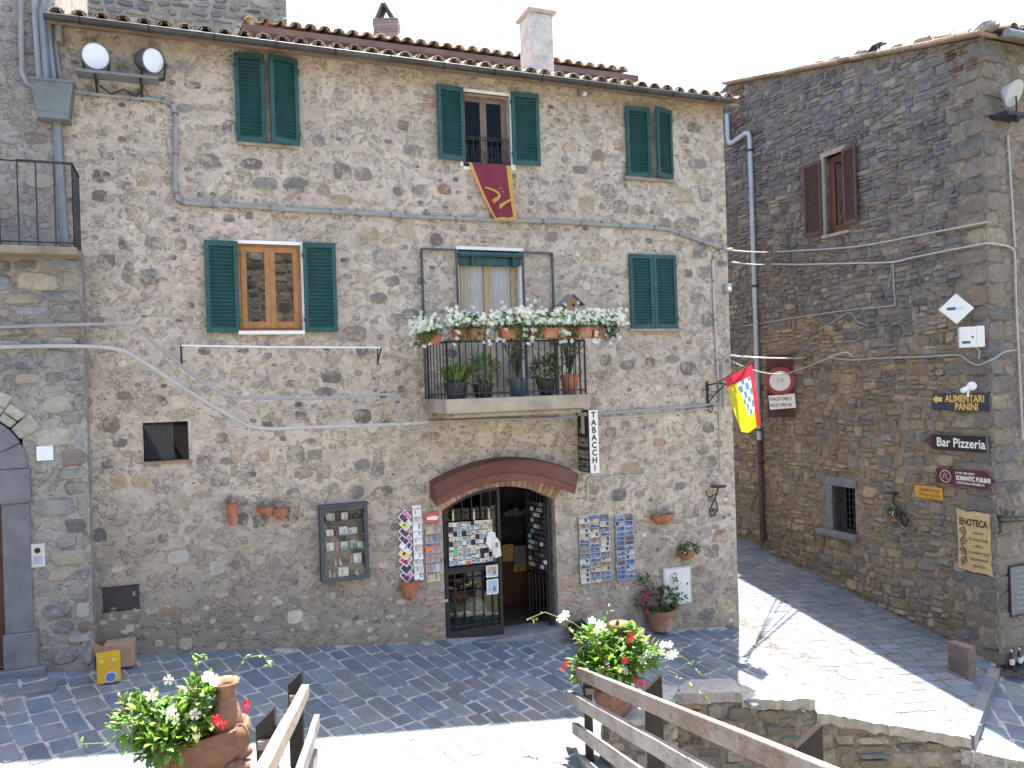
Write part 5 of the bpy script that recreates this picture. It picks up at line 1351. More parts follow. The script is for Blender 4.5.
# goods seen through the lower grille
for (x, y, c, lab, rr) in [(474, 606, (0.50,0.55,0.58), "pale rounded bundle of plush toys behind the lower grille", (0.20,0.14,0.14)), (452, 607, (0.05,0.16,0.08), "green parcel stacked behind the grille at the hinge side", (0.13,0.12,0.12)), (480, 616, (0.03,0.10,0.05), "dark green bundle low behind the grille", (0.26,0.12,0.10))]:
    u, z = F.p(x, y, -0.25); t = on(F, "shop_goods", lab, "goods", u, z, -0.25); rg = random.Random(int(x)); m = MB()
    m.ball((0,0,0), rr, 12, 8)
    for _ in range(5): m.ball((rg.uniform(-1,1)*rr[0]*0.7, -rr[1]*0.4, rg.uniform(-0.7,0.8)*rr[2]), rr[2]*0.45, 8, 6)
    m.build("bundle", mat("goods_%d" % int(x), c, 0.7, 0.5, 14), t)
u, z = F.p(453, 619, -0.25); t = on(F, "shop_goods", "low green crate standing on the floor behind the gate", "goods", u, DH0+0.04, -0.3)
MB().box(-0.16,0.5,-0.1,0.12,0,0.22).build("crate", mat("crate_green", (0.03,0.12,0.05), 0.6, 0.3), t, bevel=0.02)
u, z = F.p(459, 596, -0.3); t = on(F, "shop_goods", "red boxed toy standing behind the grille", "goods", u, z-0.04, -0.3); MB().box(-0.14,0.12,-0.05,0.05,0,0.10).build("carton", mat("goods_red", (0.35,0.05,0.05), 0.6), t, bevel=0.01)
# open right leaf swung inwards with a rack of magnets, and goods inside
g2 = on(F, "iron_gate_leaf", "open right leaf of the shop gate swung inwards, hung with magnets", "gate", D1-0.08, DH0+0.035, -0.10)
fr = MB(); LW2 = 0.66; dv = Vector((-0.18, 1.0, 0)).normalized()
def gp_(s, z): q = dv*s; return (q.x, q.y, z)
for s in (0.03, LW2): fr.bar(gp_(s, 0), gp_(s, 2.25), 0.05, 0.04)
for z in (0.1, 2.2, 0.8): fr.bar(gp_(0.03, z), gp_(LW2, z), 0.05, 0.03)
fr.build("frame", IRON, g2)
br = MB()
for k in range(1, 6): br.tube([gp_(LW2*k/6, 0.1), gp_(LW2*k/6, 2.2)], 0.010, 6)
br.build("bars", IRON, g2)
m = MB()
for row in range(12):
    for c in range(6):
        if r.random() < 0.15: continue
        s = 0.08 + 0.09*c; z = 0.95+row*0.095; q = dv*s
        m.obox((q.x-0.035, q.y, z), dv, (-dv.y, dv.x, 0), (0,0,1), 0.038, 0.008, 0.032, tint(r.choice(CARDPAL+[(0.07,0.07,0.08)]*22), r))
tag(m.build("magnets", CARD, g2, cols=True))
sh_items = [(508, 553, 11, 17, (0.50,0.30,0.08), "yellow ochre poster on the shop's back wall"), (522, 555, 15, 19, (0.20,0.20,0.21), "grey framed print on the shop's back wall"), (522, 568, 17, 7, (0.42,0.28,0.05), "yellow strip label under the framed print")]
for (x, y, w, h, c, lab) in sh_items:
    u0, u1, h0, h1 = F.rect(x-w/2, y-h/2, x+w/2, y+h/2, -1.6)
    t = on(F, "shop_picture", lab, "picture", (u0+u1)/2, h0, -1.6); m = MB(); m.box(-(u1-u0)/2, (u1-u0)/2, 0, 0.02, 0, h1-h0); m.build("sheet", mat("pic_%d_%d" % (x, y), c, 0.6, 0.35, 12), t)
    MB().box(-(u1-u0)/2-0.015, (u1-u0)/2+0.015, 0.02, 0.03, -0.015, h1-h0+0.015).build("frame", DARK, t)
u0, u1, h0, h1 = F.rect(503, 500, 545, 622, -1.65)
t = on(F, "shop_counter", "brown wooden counter front inside the dark tobacco shop", "counter", (u0+u1)/2, DH0+0.035, -1.62)
MB().box(-0.75, 0.55, 0.03, 0.5, 0, 0.98).box(-0.78, 0.58, -0.01, 0.52, 0.98, 1.02).build("body", mat("counter_wood", (0.10,0.042,0.02), 0.6, 0.3, 5), t)
MB().box(-0.75, 0.55, 0.25, 0.5, 1.02, 2.3).build("shelf_unit", mat("shelf_dark", (0.035,0.028,0.025), 0.7, 0.4, 5), t)
u, z = F.p(520, 515, -1.5); t = on(F, "shop_shelf_goods", "pale bluish goods on a shelf at the back of the shop", "goods", u, z, -1.5)
m = MB()
for k in range(7): m.box(-0.3+0.09*k, -0.225+0.09*k, 0, 0.08, 0, 0.07+0.03*(k % 3), tint((0.10,0.13,0.17), r))
m.box(-0.34, 0.36, -0.02, 0.1, -0.03, 0.0, (0.04,0.035,0.03)); m.build("packs", CARD, t, cols=True)

# ---------------- racks of magazines and postcards either side of the door
def rack(x0, y0, x1, y1, cols, rows, label, rname, cardlabel, group, seed, pal, tiltx=0.0, border=0.09, cat="card rack", cw=None, fan=False, off=0.05, cname="postcard", base=(0.68,0.67,0.63)):
    r = random.Random(seed); a, b, c, d = F.rect(x0, y0, x1, y1, off)
    t = on(F, rname, label, cat, a, c, off-0.05); w, h = b-a, d-c
    m = MB()
    for k in range(cols+1): m.tube([(w*k/cols, -0.012, 0), (w*k/cols, -0.012, h)], 0.006, 5)
    for k in range(rows+1):
        z = h*k/rows; m.tube([(0, -0.03, z), (w, -0.03, z)], 0.004, 4)
    m.build("wire_frame", mat("rack_wire", (0.22,0.22,0.22), 0.5, 0.2, 5, 0, 0.5), t)
    cwid = w/cols; ch = h/rows; ms = []
    for i in range(7):
        o = card_mb(r, *((cwid*0.98, cwid*0.98) if fan else (cwid*0.94, ch*1.55)), 0.006, border, pal, base).build(cname, CARD, cols=True); ms.append(o.data); bpy.data.objects.remove(o)
    for c_ in range(cols):
        for q in range(rows):
            o = proto_place(cname, r.choice(ms), cardlabel, cname, group, F.w(a+cwid*(c_+0.5)+r.uniform(-0.008,0.008)-(cwid*0.34 if fan else 0), c + h - ch*(q+1) + r.uniform(-0.008,0.008) - ch*0.1, -off+0.004+r.uniform(0,0.01)), AF)
            tl = -0.32 + r.uniform(-0.05, 0.05)
            o.rotation_euler = (tl, r.uniform(-0.06,0.06) if not fan else 0, AF)
            if fan: o.rotation_euler = (-0.2, pi/4*(1 if q % 2 else 1) + r.uniform(-0.1,0.1), AF)
BLUEPAL = [(0.05,0.10,0.22),(0.08,0.14,0.26),(0.26,0.28,0.32),(0.45,0.42,0.38),(0.06,0.05,0.05),(0.22,0.12,0.07),(0.32,0.22,0.13),(0.14,0.10,0.08),(0.5,0.47,0.42),(0.30,0.20,0.14),(0.45,0.33,0.22),(0.12,0.16,0.22),(0.50,0.36,0.20),(0.08,0.14,0.30)]
rack(580, 517.5, 611, 582, 3, 13, "wide wire rack with three columns of postcards right of the shop door", "postcard_rack", "picture postcard in the three column rack right of the shop door", "postcards in the three column rack", 5, BLUEPAL, base=(0.50,0.49,0.47), border=0.05)
rack(616.5, 516, 635, 579, 2, 13, "narrow wire rack with two columns of mostly blue postcards", "postcard_rack", "picture postcard in the narrow two column rack", "postcards in the two column rack", 6, BLUEPAL[:5]+[(0.07,0.13,0.26)]*2+[(0.3,0.32,0.36),(0.2,0.12,0.08)], base=(0.48,0.49,0.50), border=0.05)
MAGPAL = [(0.55,0.05,0.09),(0.72,0.70,0.68),(0.70,0.60,0.05),(0.03,0.04,0.10),(0.05,0.03,0.04),(0.66,0.62,0.66),(0.60,0.20,0.35)]
rack(400.5, 512, 411.5, 578, 1, 9, "narrow rack of square books set corner up, leftmost by the door", "book_rack", "square booklet set corner up in the leftmost rack by the door", "booklets in the leftmost rack", 8, MAGPAL, fan=True, cname="booklet")
rack(413.5, 509, 423, 580, 1, 10, "narrow rack of white greeting cards left of the shop door", "card_rack", "white greeting card in the single column rack", "white cards in the single column rack", 9, [(0.74,0.73,0.72),(0.68,0.66,0.66),(0.6,0.45,0.42),(0.72,0.72,0.70),(0.7,0.7,0.68)], cname="greeting_card", base=(0.76,0.75,0.73))
rack(426, 523, 440, 581, 2, 6, "open two column rack of calendars beside the iron gate", "souvenir_rack", "small boxed souvenir in the open rack beside the iron gate", "souvenirs in the open rack by the gate", 10, [(0.22,0.27,0.42),(0.42,0.42,0.48),(0.45,0.40,0.20),(0.35,0.20,0.17),(0.16,0.19,0.32)], base=(0.45,0.44,0.43), cname="boxed_souvenir")
u, z = F.p(432.5, 517, 0.05); t = on(F, "red_notice", "small red and white notice above the rack by the gate", "notice", u, z, 0.03)
m = MB(); m.box(-0.11,0.11,-0.012,0,-0.08,0.07); m.build("board", mat("notice_red", (0.55,0.10,0.10), 0.6, 0.2), t); MB().poly([(-0.09,-0.04),(0.07,-0.05),(0.10,0.0),(0.03,0.02),(-0.09,0.0)], -0.016, -0.0125).build("arrow", OFFW, t)
u, z = F.p(429, 549, 0.08); t = on(F, "price_tag", "bright orange price tag on the rack beside the gate", "price tag", u, z, 0.10); m = MB().box(-0.062,0.062,-0.004,0,-0.03,0.035); m.poly([(-0.062,-0.03),(-0.02,-0.03),(-0.05,-0.05)],-0.004,0); m.build("card", mat("tag_orange", (0.85,0.17,0.03), 0.6, 0.1), t)

# ---------------- glazed display cabinet
a, b, c, d = F.rect(320.5, 506, 368.5, 581, 0.14)
t = on(F, "display_cabinet", "glazed dark framed wall cabinet of souvenirs left of the door", "cabinet", a, c, 0.0); w, h = b-a, d-c
CABF = mat("cabinet_grey_paint", (0.055,0.06,0.075), 0.5, 0.3, 4)
m = MB(); y0 = -0.16; m.box(0, 0.06, y0, 0, 0, h); m.box(w-0.06, w, y0, 0, 0, h); m.box(0.06, w-0.06, y0, 0, h-0.06, h); m.box(0.06, w-0.06, y0, 0, 0, 0.06)
m.box(-0.02, w+0.02, y0-0.02, 0, h, h+0.03); m.build("frame", CABF, t, bevel=0.006)
MB().box(0.06, w-0.06, -0.02, -0.004, 0.06, h-0.06).build("back_panel", mat("cabinet_back", (0.20,0.17,0.13), 0.8, 0.4, 5), t)
m = MB()
for k in range(1, 5): m.box(0.06, w-0.06, -0.13, -0.02, h*k/5, h*k/5+0.010)
m.build("shelf", mat("cabinet_shelf", (0.16,0.15,0.13), 0.6, 0.2), t)
MB().box(0.06, w-0.06, -0.150, -0.146, 0.06, h-0.06).build("glass", glassmat("cabinet_glass", (0.95,0.96,0.96), 0.0, 0.5), t)
r = random.Random(15); k = 0
KINDS_ = [("white price card standing", (0.70,0.70,0.66)), ("small pottery jar", (0.35,0.22,0.14)), ("tiny pale statuette", (0.5,0.47,0.4)), ("greenish postcard leaning", (0.35,0.45,0.38)), ("dark figurine", (0.10,0.09,0.08)), ("pink ornament", (0.5,0.22,0.2))]
SPOT = ["on the bottom shelf", "on the second lowest shelf", "on the middle shelf", "on the fourth shelf up", "on the top shelf"]
for q in range(5):
    x = 0.10; i = 0
    while x < w-0.14:
        ki = r.choice([0,0,1,2,3,4,2,5]); lab, col = KINDS_[ki]; zz = (0.06 if q == 0 else h*q/5+0.010); hh_ = (h/5-0.04)
        t2 = on(F, "souvenir", f"{lab} {SPOT[q]} of the cabinet, {['at its left end','left of centre','in the middle','right of centre','towards the right','at its right end','at the right'][min(i,6)]}", "souvenir", a+x+0.03, c+zz, 0.08)
        if ki in (0, 3):
            ww_ = r.uniform(0.08, 0.16); o = card_mb(r, ww_, min(hh_, r.uniform(0.09,0.15)), 0.004, 0.06, [col, tuple(q_*0.9 for q_ in col), (0.6,0.62,0.6)], col).build("card", CARD, t2, cols=True); o.rotation_euler.x = -0.15; o.location.x = ww_/2-0.03; x += ww_+0.015
        else:
            rr = r.uniform(0.022, 0.036); hz_ = min(hh_, r.uniform(0.07, 0.14)); MB().lathe([(rr*0.8,0),(rr,hz_*0.2),(rr*0.5,hz_*0.55),(rr*0.75,hz_*0.75),(rr*0.5,hz_*0.9),(0.0,hz_)], 10).build("body", mat("souv_%d" % ki, col, 0.6, 0.4, 20), t2, smooth=True); x += rr*2+0.02
        i += 1

# ---------------- tobacco sign
u, z = F.p(595, 473, 0.45); _, z1 = F.p(595, 410, 0.45)
t = on(F, "tobacco_sign", "projecting black and white box sign reading TABACCHI beside the canopy", "sign", u, z, 0.45); h = z1-z; wd_ = 0.165; dp = 0.42
m = MB(); m.box(-wd_/2, wd_/2, 0.006, dp, 0, h); m.build("case", BLACKP, t, bevel=0.006)
MB().box(-wd_/2, wd_/2, -0.006, 0.005, 0, h).build("front_panel", OFFW, t)
for i, ch_ in enumerate("TABACCHI"): lettering(t, ch_, 0.135, 0, -0.0085, h*(7.5-i)/8*0.96+0.02, INK, 0.004)
sx = -wd_/2-0.004; LG = mat("sign_light_grey", (0.42,0.42,0.41), 0.6, 0.1); rs = Matrix.Rotation(radians(-90), 4, 'Z')
m = MB(); m.box(sx-0.003, sx+0.001, dp/2-0.16, dp/2+0.16, h*0.905, h*0.965); m.box(sx-0.003, sx+0.001, dp/2-0.055, dp/2+0.055, h*0.62, h*0.905); m.build("emblem", LG, t)
for (s, zz, size, wdt) in [("O", 0.66, 0.11, 0.07), ("SALI", 0.52, 0.10, 0.30), ("VALORI", 0.44, 0.08, 0.34), ("BOLLATI", 0.32, 0.08, 0.34), ("RICARICHE", 0.25, 0.07, 0.34), ("LOTTO", 0.14, 0.11, 0.34), ("GIOCO", 0.05, 0.08, 0.30)]:
    lettering(t, s, size, sx-0.002, dp/2 + (0.10 if s == "O" else 0), h*zz, LG, 0.002, wdt, rs)
MB().tube([(0, dp, h*0.97), (0, 0.46, h*0.97)], 0.02, 6).tube([(0, dp, h*0.05), (0, 0.46, h*0.05)], 0.02, 6).build("bracket", IRON, t)

# ---------------- small things on the facade
u, z = F.p(677, 606, 0.02); a, b, c, d = F.rect(663.5, 567, 691, 604.5, 0.02)
t = on(F, "meter_door", "white metal meter cabinet door at the foot of the facade", "meter door", (a+b)/2, c, 0.0); w = (b-a)/2
MB().box(-w, w, -0.03, 0.01, 0, d-c).build("frame", mat("meter_frame", (0.50,0.51,0.51), 0.5, 0.1), t, bevel=0.004); MB().box(-w+0.03, w-0.03, -0.037, -0.0305, 0.03, d-c-0.03).build("door", mat("meter_white", (0.66,0.66,0.66), 0.45, 0.08, 2), t, bevel=0.004); MB().box(w-0.10, w-0.075, -0.045, -0.0375, (d-c)*0.5, (d-c)*0.56).build("lock", IRON, t)
a, b, c, d = F.rect(103, 587, 139.5, 610, 0.01)
t = on(F, "vent_plate", "dark metal plate set low in the wall above the boxes", "vent plate", (a+b)/2, c, 0.0); w = (b-a)/2
MB().box(-w, w, -0.015, 0.01, 0, d-c).build("plate", mat("dark_plate", (0.03,0.032,0.036), 0.5, 0.25, 5), t, bevel=0.004); m = MB(); m.box(-w-0.015, w+0.015, -0.006, 0.01, -0.015, 0.0); m.box(-w-0.015, w+0.015, -0.006, 0.01, d-c, d-c+0.015); m.build("rim", IRON, t); MB().box(w-0.08, w-0.05, -0.02, -0.0155, (d-c)*0.55, (d-c)*0.75).build("handle", ZINC, t)
def wall_pot(W, x, y, kind, label, seed, w=0.22, h=0.2, plant=None, off=0.0):
    r = random.Random(seed); u, z = W.p(x, y, 0.1)
    t = on(W, "wall_pot", label, "wall pot", u, z, 0.0)
    if kind == 'half':
        prof = [(0.02, 0), (w*0.28, h*0.12), (w*0.43, h*0.5), (w*0.5, h*0.93), (w*0.54, h*0.95), (w*0.54, h), (w*0.45, h), (w*0.40, h*0.8), (0, h*0.78)]
        mb = MB().lathe(prof, 20); mb.v = [(vx, vy*0.75-w*0.2, vz) for vx, vy, vz in mb.v]; mb.build("bowl", TERRA, t, smooth=True)
    elif kind == 'tall':
        prof = [(w*0.28, 0), (w*0.34, h*0.1), (w*0.45, h*0.7), (w*0.5, h*0.9), (w*0.5, h), (w*0.4, h), (0, h*0.9)]
        mb = MB().lathe(prof, 18); mb.v = [(vx, vy-w*0.5, vz) for vx, vy, vz in mb.v]; mb.build("bowl", TERRA, t, smooth=True)
    fo = MB()
    if plant == 'silver':
        bushy(r, fo, (0, -w*0.3, h+0.02), (w*0.6, 0.10, 0.08), 130, 0.05, 0.012, 0.8, [(0.20,0.21,0.20),(0.14,0.15,0.14),(0.25,0.24,0.22)])
    elif plant == 'trail':
        bushy(r, fo, (0.02, -w*0.3, h+0.03), (w*0.7, 0.12, 0.10), 110, 0.05, 0.014, 0.5, [(0.16,0.19,0.13),(0.09,0.14,0.05),(0.22,0.22,0.19)]); bushy(r, fo, (w*0.65, -w*0.3, h*0.5), (0.14, 0.08, 0.14), 90, 0.05, 0.014, -0.3, [(0.10,0.14,0.06),(0.07,0.11,0.04)])
    elif plant == 'green':
        bushy(r, fo, (0.02, -w*0.35, h+0.02), (w*0.62, 0.15, 0.11), 210, 0.055, 0.035, 0.4, [(0.06,0.14,0.03),(0.09,0.19,0.04),(0.045,0.10,0.025)])
        for _ in range(5): flower(fo, Vector((r.uniform(-.15,.2), -0.22, h+r.uniform(-0.02,0.1))), Vector((0,-1,0.4)), 0.022, (0.7,0.68,0.6), r)
    if plant: fo.build("foliage", LEAF, t, cols=True)
    return t
wall_pot(F, 233, 525, 'tall', "tall terracotta wall pot with silvery plant left of the cabinet", 1, 0.17, 0.30, 'silver')
wall_pot(F, 266.5, 516, 'half', "shallow terracotta wall pot with grey tuft, middle of the left row", 2, 0.26, 0.13, 'silver')
wall_pot(F, 281, 520, 'half', "conical terracotta wall pot with trailing green plant beside the cabinet", 3, 0.26, 0.17, 'trail')
wall_pot(F, 411, 601, 'half', "empty terracotta half pot on the wall beneath the card racks", 4, 0.30, 0.30)
wall_pot(F, 663, 525, 'half', "terracotta wall bowl with dry grey plant right of the postcard racks", 5, 0.44, 0.19, 'silver')
wall_pot(F, 688, 560, 'half', "brown wall bowl with leafy green plant above the white meter door", 6, 0.36, 0.18, 'green')
u, z = F.p(716, 487, 0.12); t = on(F, "scroll_bracket", "rusty wrought iron scroll bracket with an empty pot ring on the right", "bracket", u, z, 0.0)
RUST = mat("rusty_iron", (0.10,0.045,0.03), 0.8, 0.35, 12, 0.3)
m = MB(); m.lathe([(0.0,0.0),(0.14,0.0),(0.15,0.025),(0.13,0.03),(0,0.015)], 18, (0.02,-0.16,0)); m.build("pot_ring", RUST, t)
m = MB(); m.tube(smooth_pts([(0.0,0.0)],1) and [(0.02,-0.16,0),(0.0,-0.14,-0.12),(-0.06,-0.1,-0.28),(-0.10,-0.05,-0.42),(-0.06,-0.03,-0.53),(0.03,-0.03,-0.52),(0.05,-0.03,-0.44),(0.0,-0.03,-0.40),(-0.03,-0.03,-0.45)], 0.014, 6)
m.tube([(0.0,-0.12,-0.12),(-0.12,-0.08,-0.18),(-0.17,-0.06,-0.12),(-0.15,-0.05,-0.06)], 0.012, 6); m.tube([(-0.02,-0.1,-0.2),(0.05,-0.05,-0.30),(0.10,-0.02,-0.46)], 0.012, 6)
m.build("scroll", IRON, t)
# little junction boxes and hooks
for (x, y, s, lab) in [(735, 288, 0.07, "small grey junction box at the corner by the lane"), (583, 93, 0.06, "small pale lamp fitting under the eave")]:
    u, z = F.p(x, y, 0.05) if x < 738 else R.p(x, y, 0.03); t = on(F, "junction_box" if x > 600 else "wall_lamp", lab, "fitting", min(u, CORNER-0.06), z, 0.0); MB().box(-s, s, -0.09, 0, -s, s).build("case", mat("fitting_grey", (0.30,0.30,0.30), 0.6), t, bevel=0.01)
    MB().ball((0,-0.11,-s*0.5), 0.04).build("bulb", OFFW, t)
# planted pot by the corner of the house, dark pot by the step
g = ground(661, 629); t = thing("potted_plant", "terracotta tub of leafy pink flowered plant at the foot of the facade", "potted plant", (g.x, g.y, g.z), AF); r = random.Random(9)
pot_round(t, 0.20, 0.26, 0.36, mat("limed_terracotta", (0.30,0.15,0.10), 0.85, 0.25, 3, 0.4, stain=(0.45,0.38,0.33))); fo = MB(); stems(fo, r, (0,0,0.38), 10, 0.4, 0.3); bushy(r, fo, (0,0,0.50), (0.50,0.32,0.22), 520, 0.075, 0.05, 0.4, [(0.045,0.10,0.03),(0.06,0.14,0.035),(0.035,0.075,0.025)]); bushy(r, fo, (-0.28,0,0.78), (0.12,0.1,0.22), 90, 0.06, 0.035, 0.6); bushy(r, fo, (0.33,0,0.72), (0.06,0.06,0.26), 60, 0.05, 0.028, 0.8, [(0.13,0.12,0.06),(0.09,0.11,0.04)])
fo.build("foliage", LEAF, t, cols=True); fl_ = MB()
for _ in range(22): flower(fl_, Vector((r.gauss(-0.36,0.10), -0.2, r.gauss(0.62,0.10))), Vector((r.uniform(-.5,.5),-1,0.4)), 0.035, (0.30,0.03,0.10), r)
for _ in range(5): flower(fl_, Vector((r.uniform(0.1,0.5), -0.25, r.uniform(0.45,0.7))), Vector((0,-1,0.5)), 0.03, (0.7,0.7,0.66), r)
fl_.build("blossoms", PETAL, t, cols=True)
g = ground(581, 641); t = thing("dark_pot", "low dark bowl standing on the paving right of the doorstep", "pot", (g.x, g.y+0.1, g.z), AF); pot_round(t, 0.13, 0.20, 0.22, DPOT, name="bowl"); fo = MB(); bushy(random.Random(4), fo, (0,0,0.22), (0.17,0.15,0.07), 60, 0.06, 0.03, 0.4, [(0.02,0.04,0.015)]); fo.build("foliage", LEAF, t, cols=True)
# boxes in the corner
YB = mat("yellow_carton", (0.60,0.36,0.02), 0.6, 0.12, 4); CB = mat("brown_cardboard", (0.36,0.24,0.14), 0.85, 0.15, 5)
def carton(x, y, wpx, hpx, m, label, dep=0.25, yaw=0.15, back=0.0, lift=0.0, name="carton"):
    g = ground(x, y); s = 1/86.0; w, h = wpx*s, hpx*s; p = Vector((g.x, g.y, 0)) + F.n*(dep/2+back)
    t = thing(name, label, "box", (p.x, p.y, gz(p.x, p.y)+0.015+lift), AF+yaw); MB().box(-w/2, w/2, -dep/2, dep/2, 0, h).build("body", m, t, bevel=0.006)
    return t, w, h, dep
t, w, h, dp = carton(108, 681, 23, 29, YB, "bright yellow carton with a small round mark standing in the corner", 0.22, 0.12)
MB().lathe([(0.0,0.002),(0.07,0.002),(0.07,-0.002),(0,-0.002)], 20, (0.02,-dp/2-0.003,0.07), axis='y').build("label", mat("carton_label", (0.55,0.55,0.6), 0.6), t)
MB().lathe([(0.0,0.002),(0.055,0.002),(0.055,-0.002),(0,-0.002)], 20, (0.02,-dp/2-0.006,0.07), axis='y').build("label", mat("carton_label_blue", (0.10,0.16,0.40), 0.6), t)
MB().box(-w*0.35,-w*0.2,-dp/2-0.004,-dp/2-0.001,h*0.78,h*0.88).box(w*0.15,w*0.3,-dp/2-0.004,-dp/2-0.001,h*0.78,h*0.88).build("tape", mat("tape_pale", (0.65,0.55,0.3), 0.4), t)
t, w, h, dp = carton(119, 670, 31, 26, CB, "open brown cardboard box behind the yellow carton", 0.3, -0.05, 0.1)
MB().bar((-w/2,-dp/2,h),(-w/2-0.06,-dp/2+0.02,h-0.14),0.006,0.25).build("flap", CB, t)
t, w, h, dp = carton(106, 662, 18, 30, mat("orange_brown_box", (0.36,0.20,0.09), 0.8, 0.2), "small orange brown box with yellow band at the back of the pile", 0.2, 0.0, 0.42); MB().box(-w/2-0.002, w/2+0.002, -dp/2-0.003, dp/2, h*0.62, h*0.72).build("band", YB, t)
# plaque and intercom on the left house
a, b, c, d = LW.rect(36.5, 446, 53.5, 460.5); t = on(LW, "house_plaque", "blank white square plaque beside the arched doorway", "plaque", (a+b)/2, c, 0.0); w = (b-a)/2; MB().box(-w, w, -0.02, 0.01, 0, d-c).build("tile", mat("plaque_white", (0.74,0.75,0.80), 0.35, 0.04), t, bevel=0.006); MB().box(-w-0.01,w+0.01,-0.008,0.01,-0.01,d-c+0.01).build("mount", GREYST, t)
a, b, c, d = LW.rect(30.5, 543.5, 45.5, 567); t = on(LW, "intercom", "silver video intercom panel on the left house", "intercom", (a+b)/2, c, 0.0); w = (b-a)/2; MB().box(-w, w, -0.03, 0.01, 0, d-c).build("panel", mat("intercom_silver", (0.52,0.53,0.52), 0.35, 0.08, 4, 0, 0.3), t, bevel=0.006)
MB().lathe([(0,0.004),(0.035,0.004),(0.035,-0.001),(0,-0.001)], 16, (0,-0.032,(d-c)*0.72), axis='y').build("lens", BLACKP, t); MB().box(-w*0.55, w*0.6, -0.034, -0.0305, (d-c)*0.15, (d-c)*0.48).build("name_plate", mat("plate_blue", (0.30,0.36,0.48), 0.3, 0.1), t)
# ================================================================ chimney, antennas, verge stones
x0, x1, z0, z1 = F.rect(531, 13, 553.5, 70, -0.75)
m = MB(); m.box(x0, x1, 0.75, 1.25, z0-0.5, z1); co = m.build("chimney", plaster("chimney_render", (0.56,0.55,0.52), (0.48,0.47,0.45), (0.34,0.33,0.32), 0.7, 0.0), house, bevel=0.015)
m = MB(); m.box(x0-0.05, x1+0.05, 0.70, 1.30, z1, z1+0.05)
w = (x1-x0); m.add([(x0-0.03,0.72,z1+0.05),(x1+0.03,0.72,z1+0.05),(x1+0.03,1.28,z1+0.05),(x0-0.03,1.28,z1+0.05),(x0+0.09,0.85,z1+0.32),(x1-0.09,0.85,z1+0.32),(x1-0.09,1.15,z1+0.32),(x0+0.09,1.15,z1+0.32)], [(0,3,2,1),(4,5,6,7),(0,1,5,4),(1,2,6,5),(2,3,7,6),(3,0,4,7)])
m.build("chimney_cap", mat("cap_stone", (0.36,0.32,0.30), 0.9, 0.25, 5, 0.3), co)
def antenna(x, y0, y1, Y, label, arms):
    a, b = at_depth(x, y0, Y), at_depth(x, y1, Y); t = thing("roof_antenna", label, "antenna", b)
    m = MB(); m.tube([(0,0,-2.5), (0,0,a.z-b.z)], 0.012, 5)
    for k, (zz, l) in enumerate(arms): m.tube([(-l,0,a.z-b.z-zz),(l*0.8,0.1,a.z-b.z-zz+0.05)], 0.007, 4)
    m.build("mast", mat("antenna_grey", (0.45,0.45,0.46), 0.5), t)
antenna(300, -30, 33, 20, "thin roof antenna behind the tiles near the tower", [(0.5,0.3),(0.9,0.22),(1.2,0.4)])
antenna(501, -30, 52, 20, "thin roof antenna left of the white chimney", [(0.5,0.3),(0.75,0.25),(1.1,0.15)])
r = random.Random(51)
for i, (x, y, w, h, lab) in enumerate([(986, 28, 19, 10, "largest pale rock at the eave end of the sloping wall top"), (923, 40, 14, 9, "grey rock in the middle of the sloping wall top"), (898, 47, 10, 6, "small dark rock left of the grey one on the wall top"), (861, 54, 10, 7, "pale small rock beside the metal scrap on the wall top"), (835, 60, 8, 6, "little weedy rock on the wall top"), (820, 65, 9, 4, "flat pale rock on the wall top"), (804, 68, 7, 4, "farthest tiny rock on the wall top")]):
    u, z = R.p(x, y, -0.15); q = R.w(u, 0, 0.15); s = (q.y)/800
    t = thing("roof_stone", lab, "rock", (q.x, q.y, verge(u)+0.08), R.ang); m = MB(); a, b = w*s*0.72, h*s*0.62
    m.ball((0,0,b*0.8), (a,0.13,b), 9, 7); m.v = [(vx*(1+r.uniform(-.18,.18)), vy*(1+r.uniform(-.18,.18)), vz*(1+r.uniform(-.15,.15))) for vx, vy, vz in m.v]
    m.build("rock", mat("verge_rock", (0.20,0.19,0.17), 0.9, 0.35, 6, 0.6), t)
u, z = R.p(876, 50, -0.15); q = R.w(u, 0, 0.15); t = thing("metal_scrap", "bent dark metal cover on little legs on the sloping wall top", "metal cover", (q.x, q.y, verge(u)+0.09), R.ang)
m = MB(); m.bar((-0.2,0,0.05),(0.0,0,0.17),0.02,0.2,(0,1,0)); m.bar((0,0,0.17),(0.2,0,0.16),0.02,0.2,(0,1,0)); m.bar((-0.05,0,0),(-0.03,0,0.16),0.02); m.bar((0.1,0,0),(0.1,0,0.16),0.02); m.build("sheet", IRON, t)

# ================================================================ things on the right house
up_ = R.p(756, 330, 0.1)[0]
def Rz(x, y, off=0.1): return R.p(x, y, off)[1]
t = on(R, "downpipe", "tall rainwater pipe at the far end of the lane, pale above and brown below", "downpipe", up_, 0, 0.0)
zt0, zt1, zmid, zbot = Rz(748, 103), Rz(748, 131), Rz(759, 442), Rz(762, 541)
ul = R.p(727.5, 120, 0.1)[0]-up_
MB().tube([(ul,-0.1,zt0),(ul,-0.1,zt1+0.04),(ul+0.05,-0.1,zt1-0.08),(ul+0.14,-0.1,zt1-0.11),(-0.16,-0.1,zt1-0.03),(-0.04,-0.1,zt1-0.06),(0,-0.1,zt1-0.2),(0,-0.1,zmid)], 0.058, 10).build("upper_pipe", mat("pale_zinc", (0.40,0.43,0.47), 0.45, 0.15, 2, 0, 0.3), t, smooth=True)
MB().tube([(0,-0.1,zmid+0.05),(0,-0.1,zbot)], 0.068, 10).build("lower_pipe", mat("pipe_rust_brown", (0.075,0.045,0.04), 0.7, 0.3, 3), t, smooth=True)
m = MB()
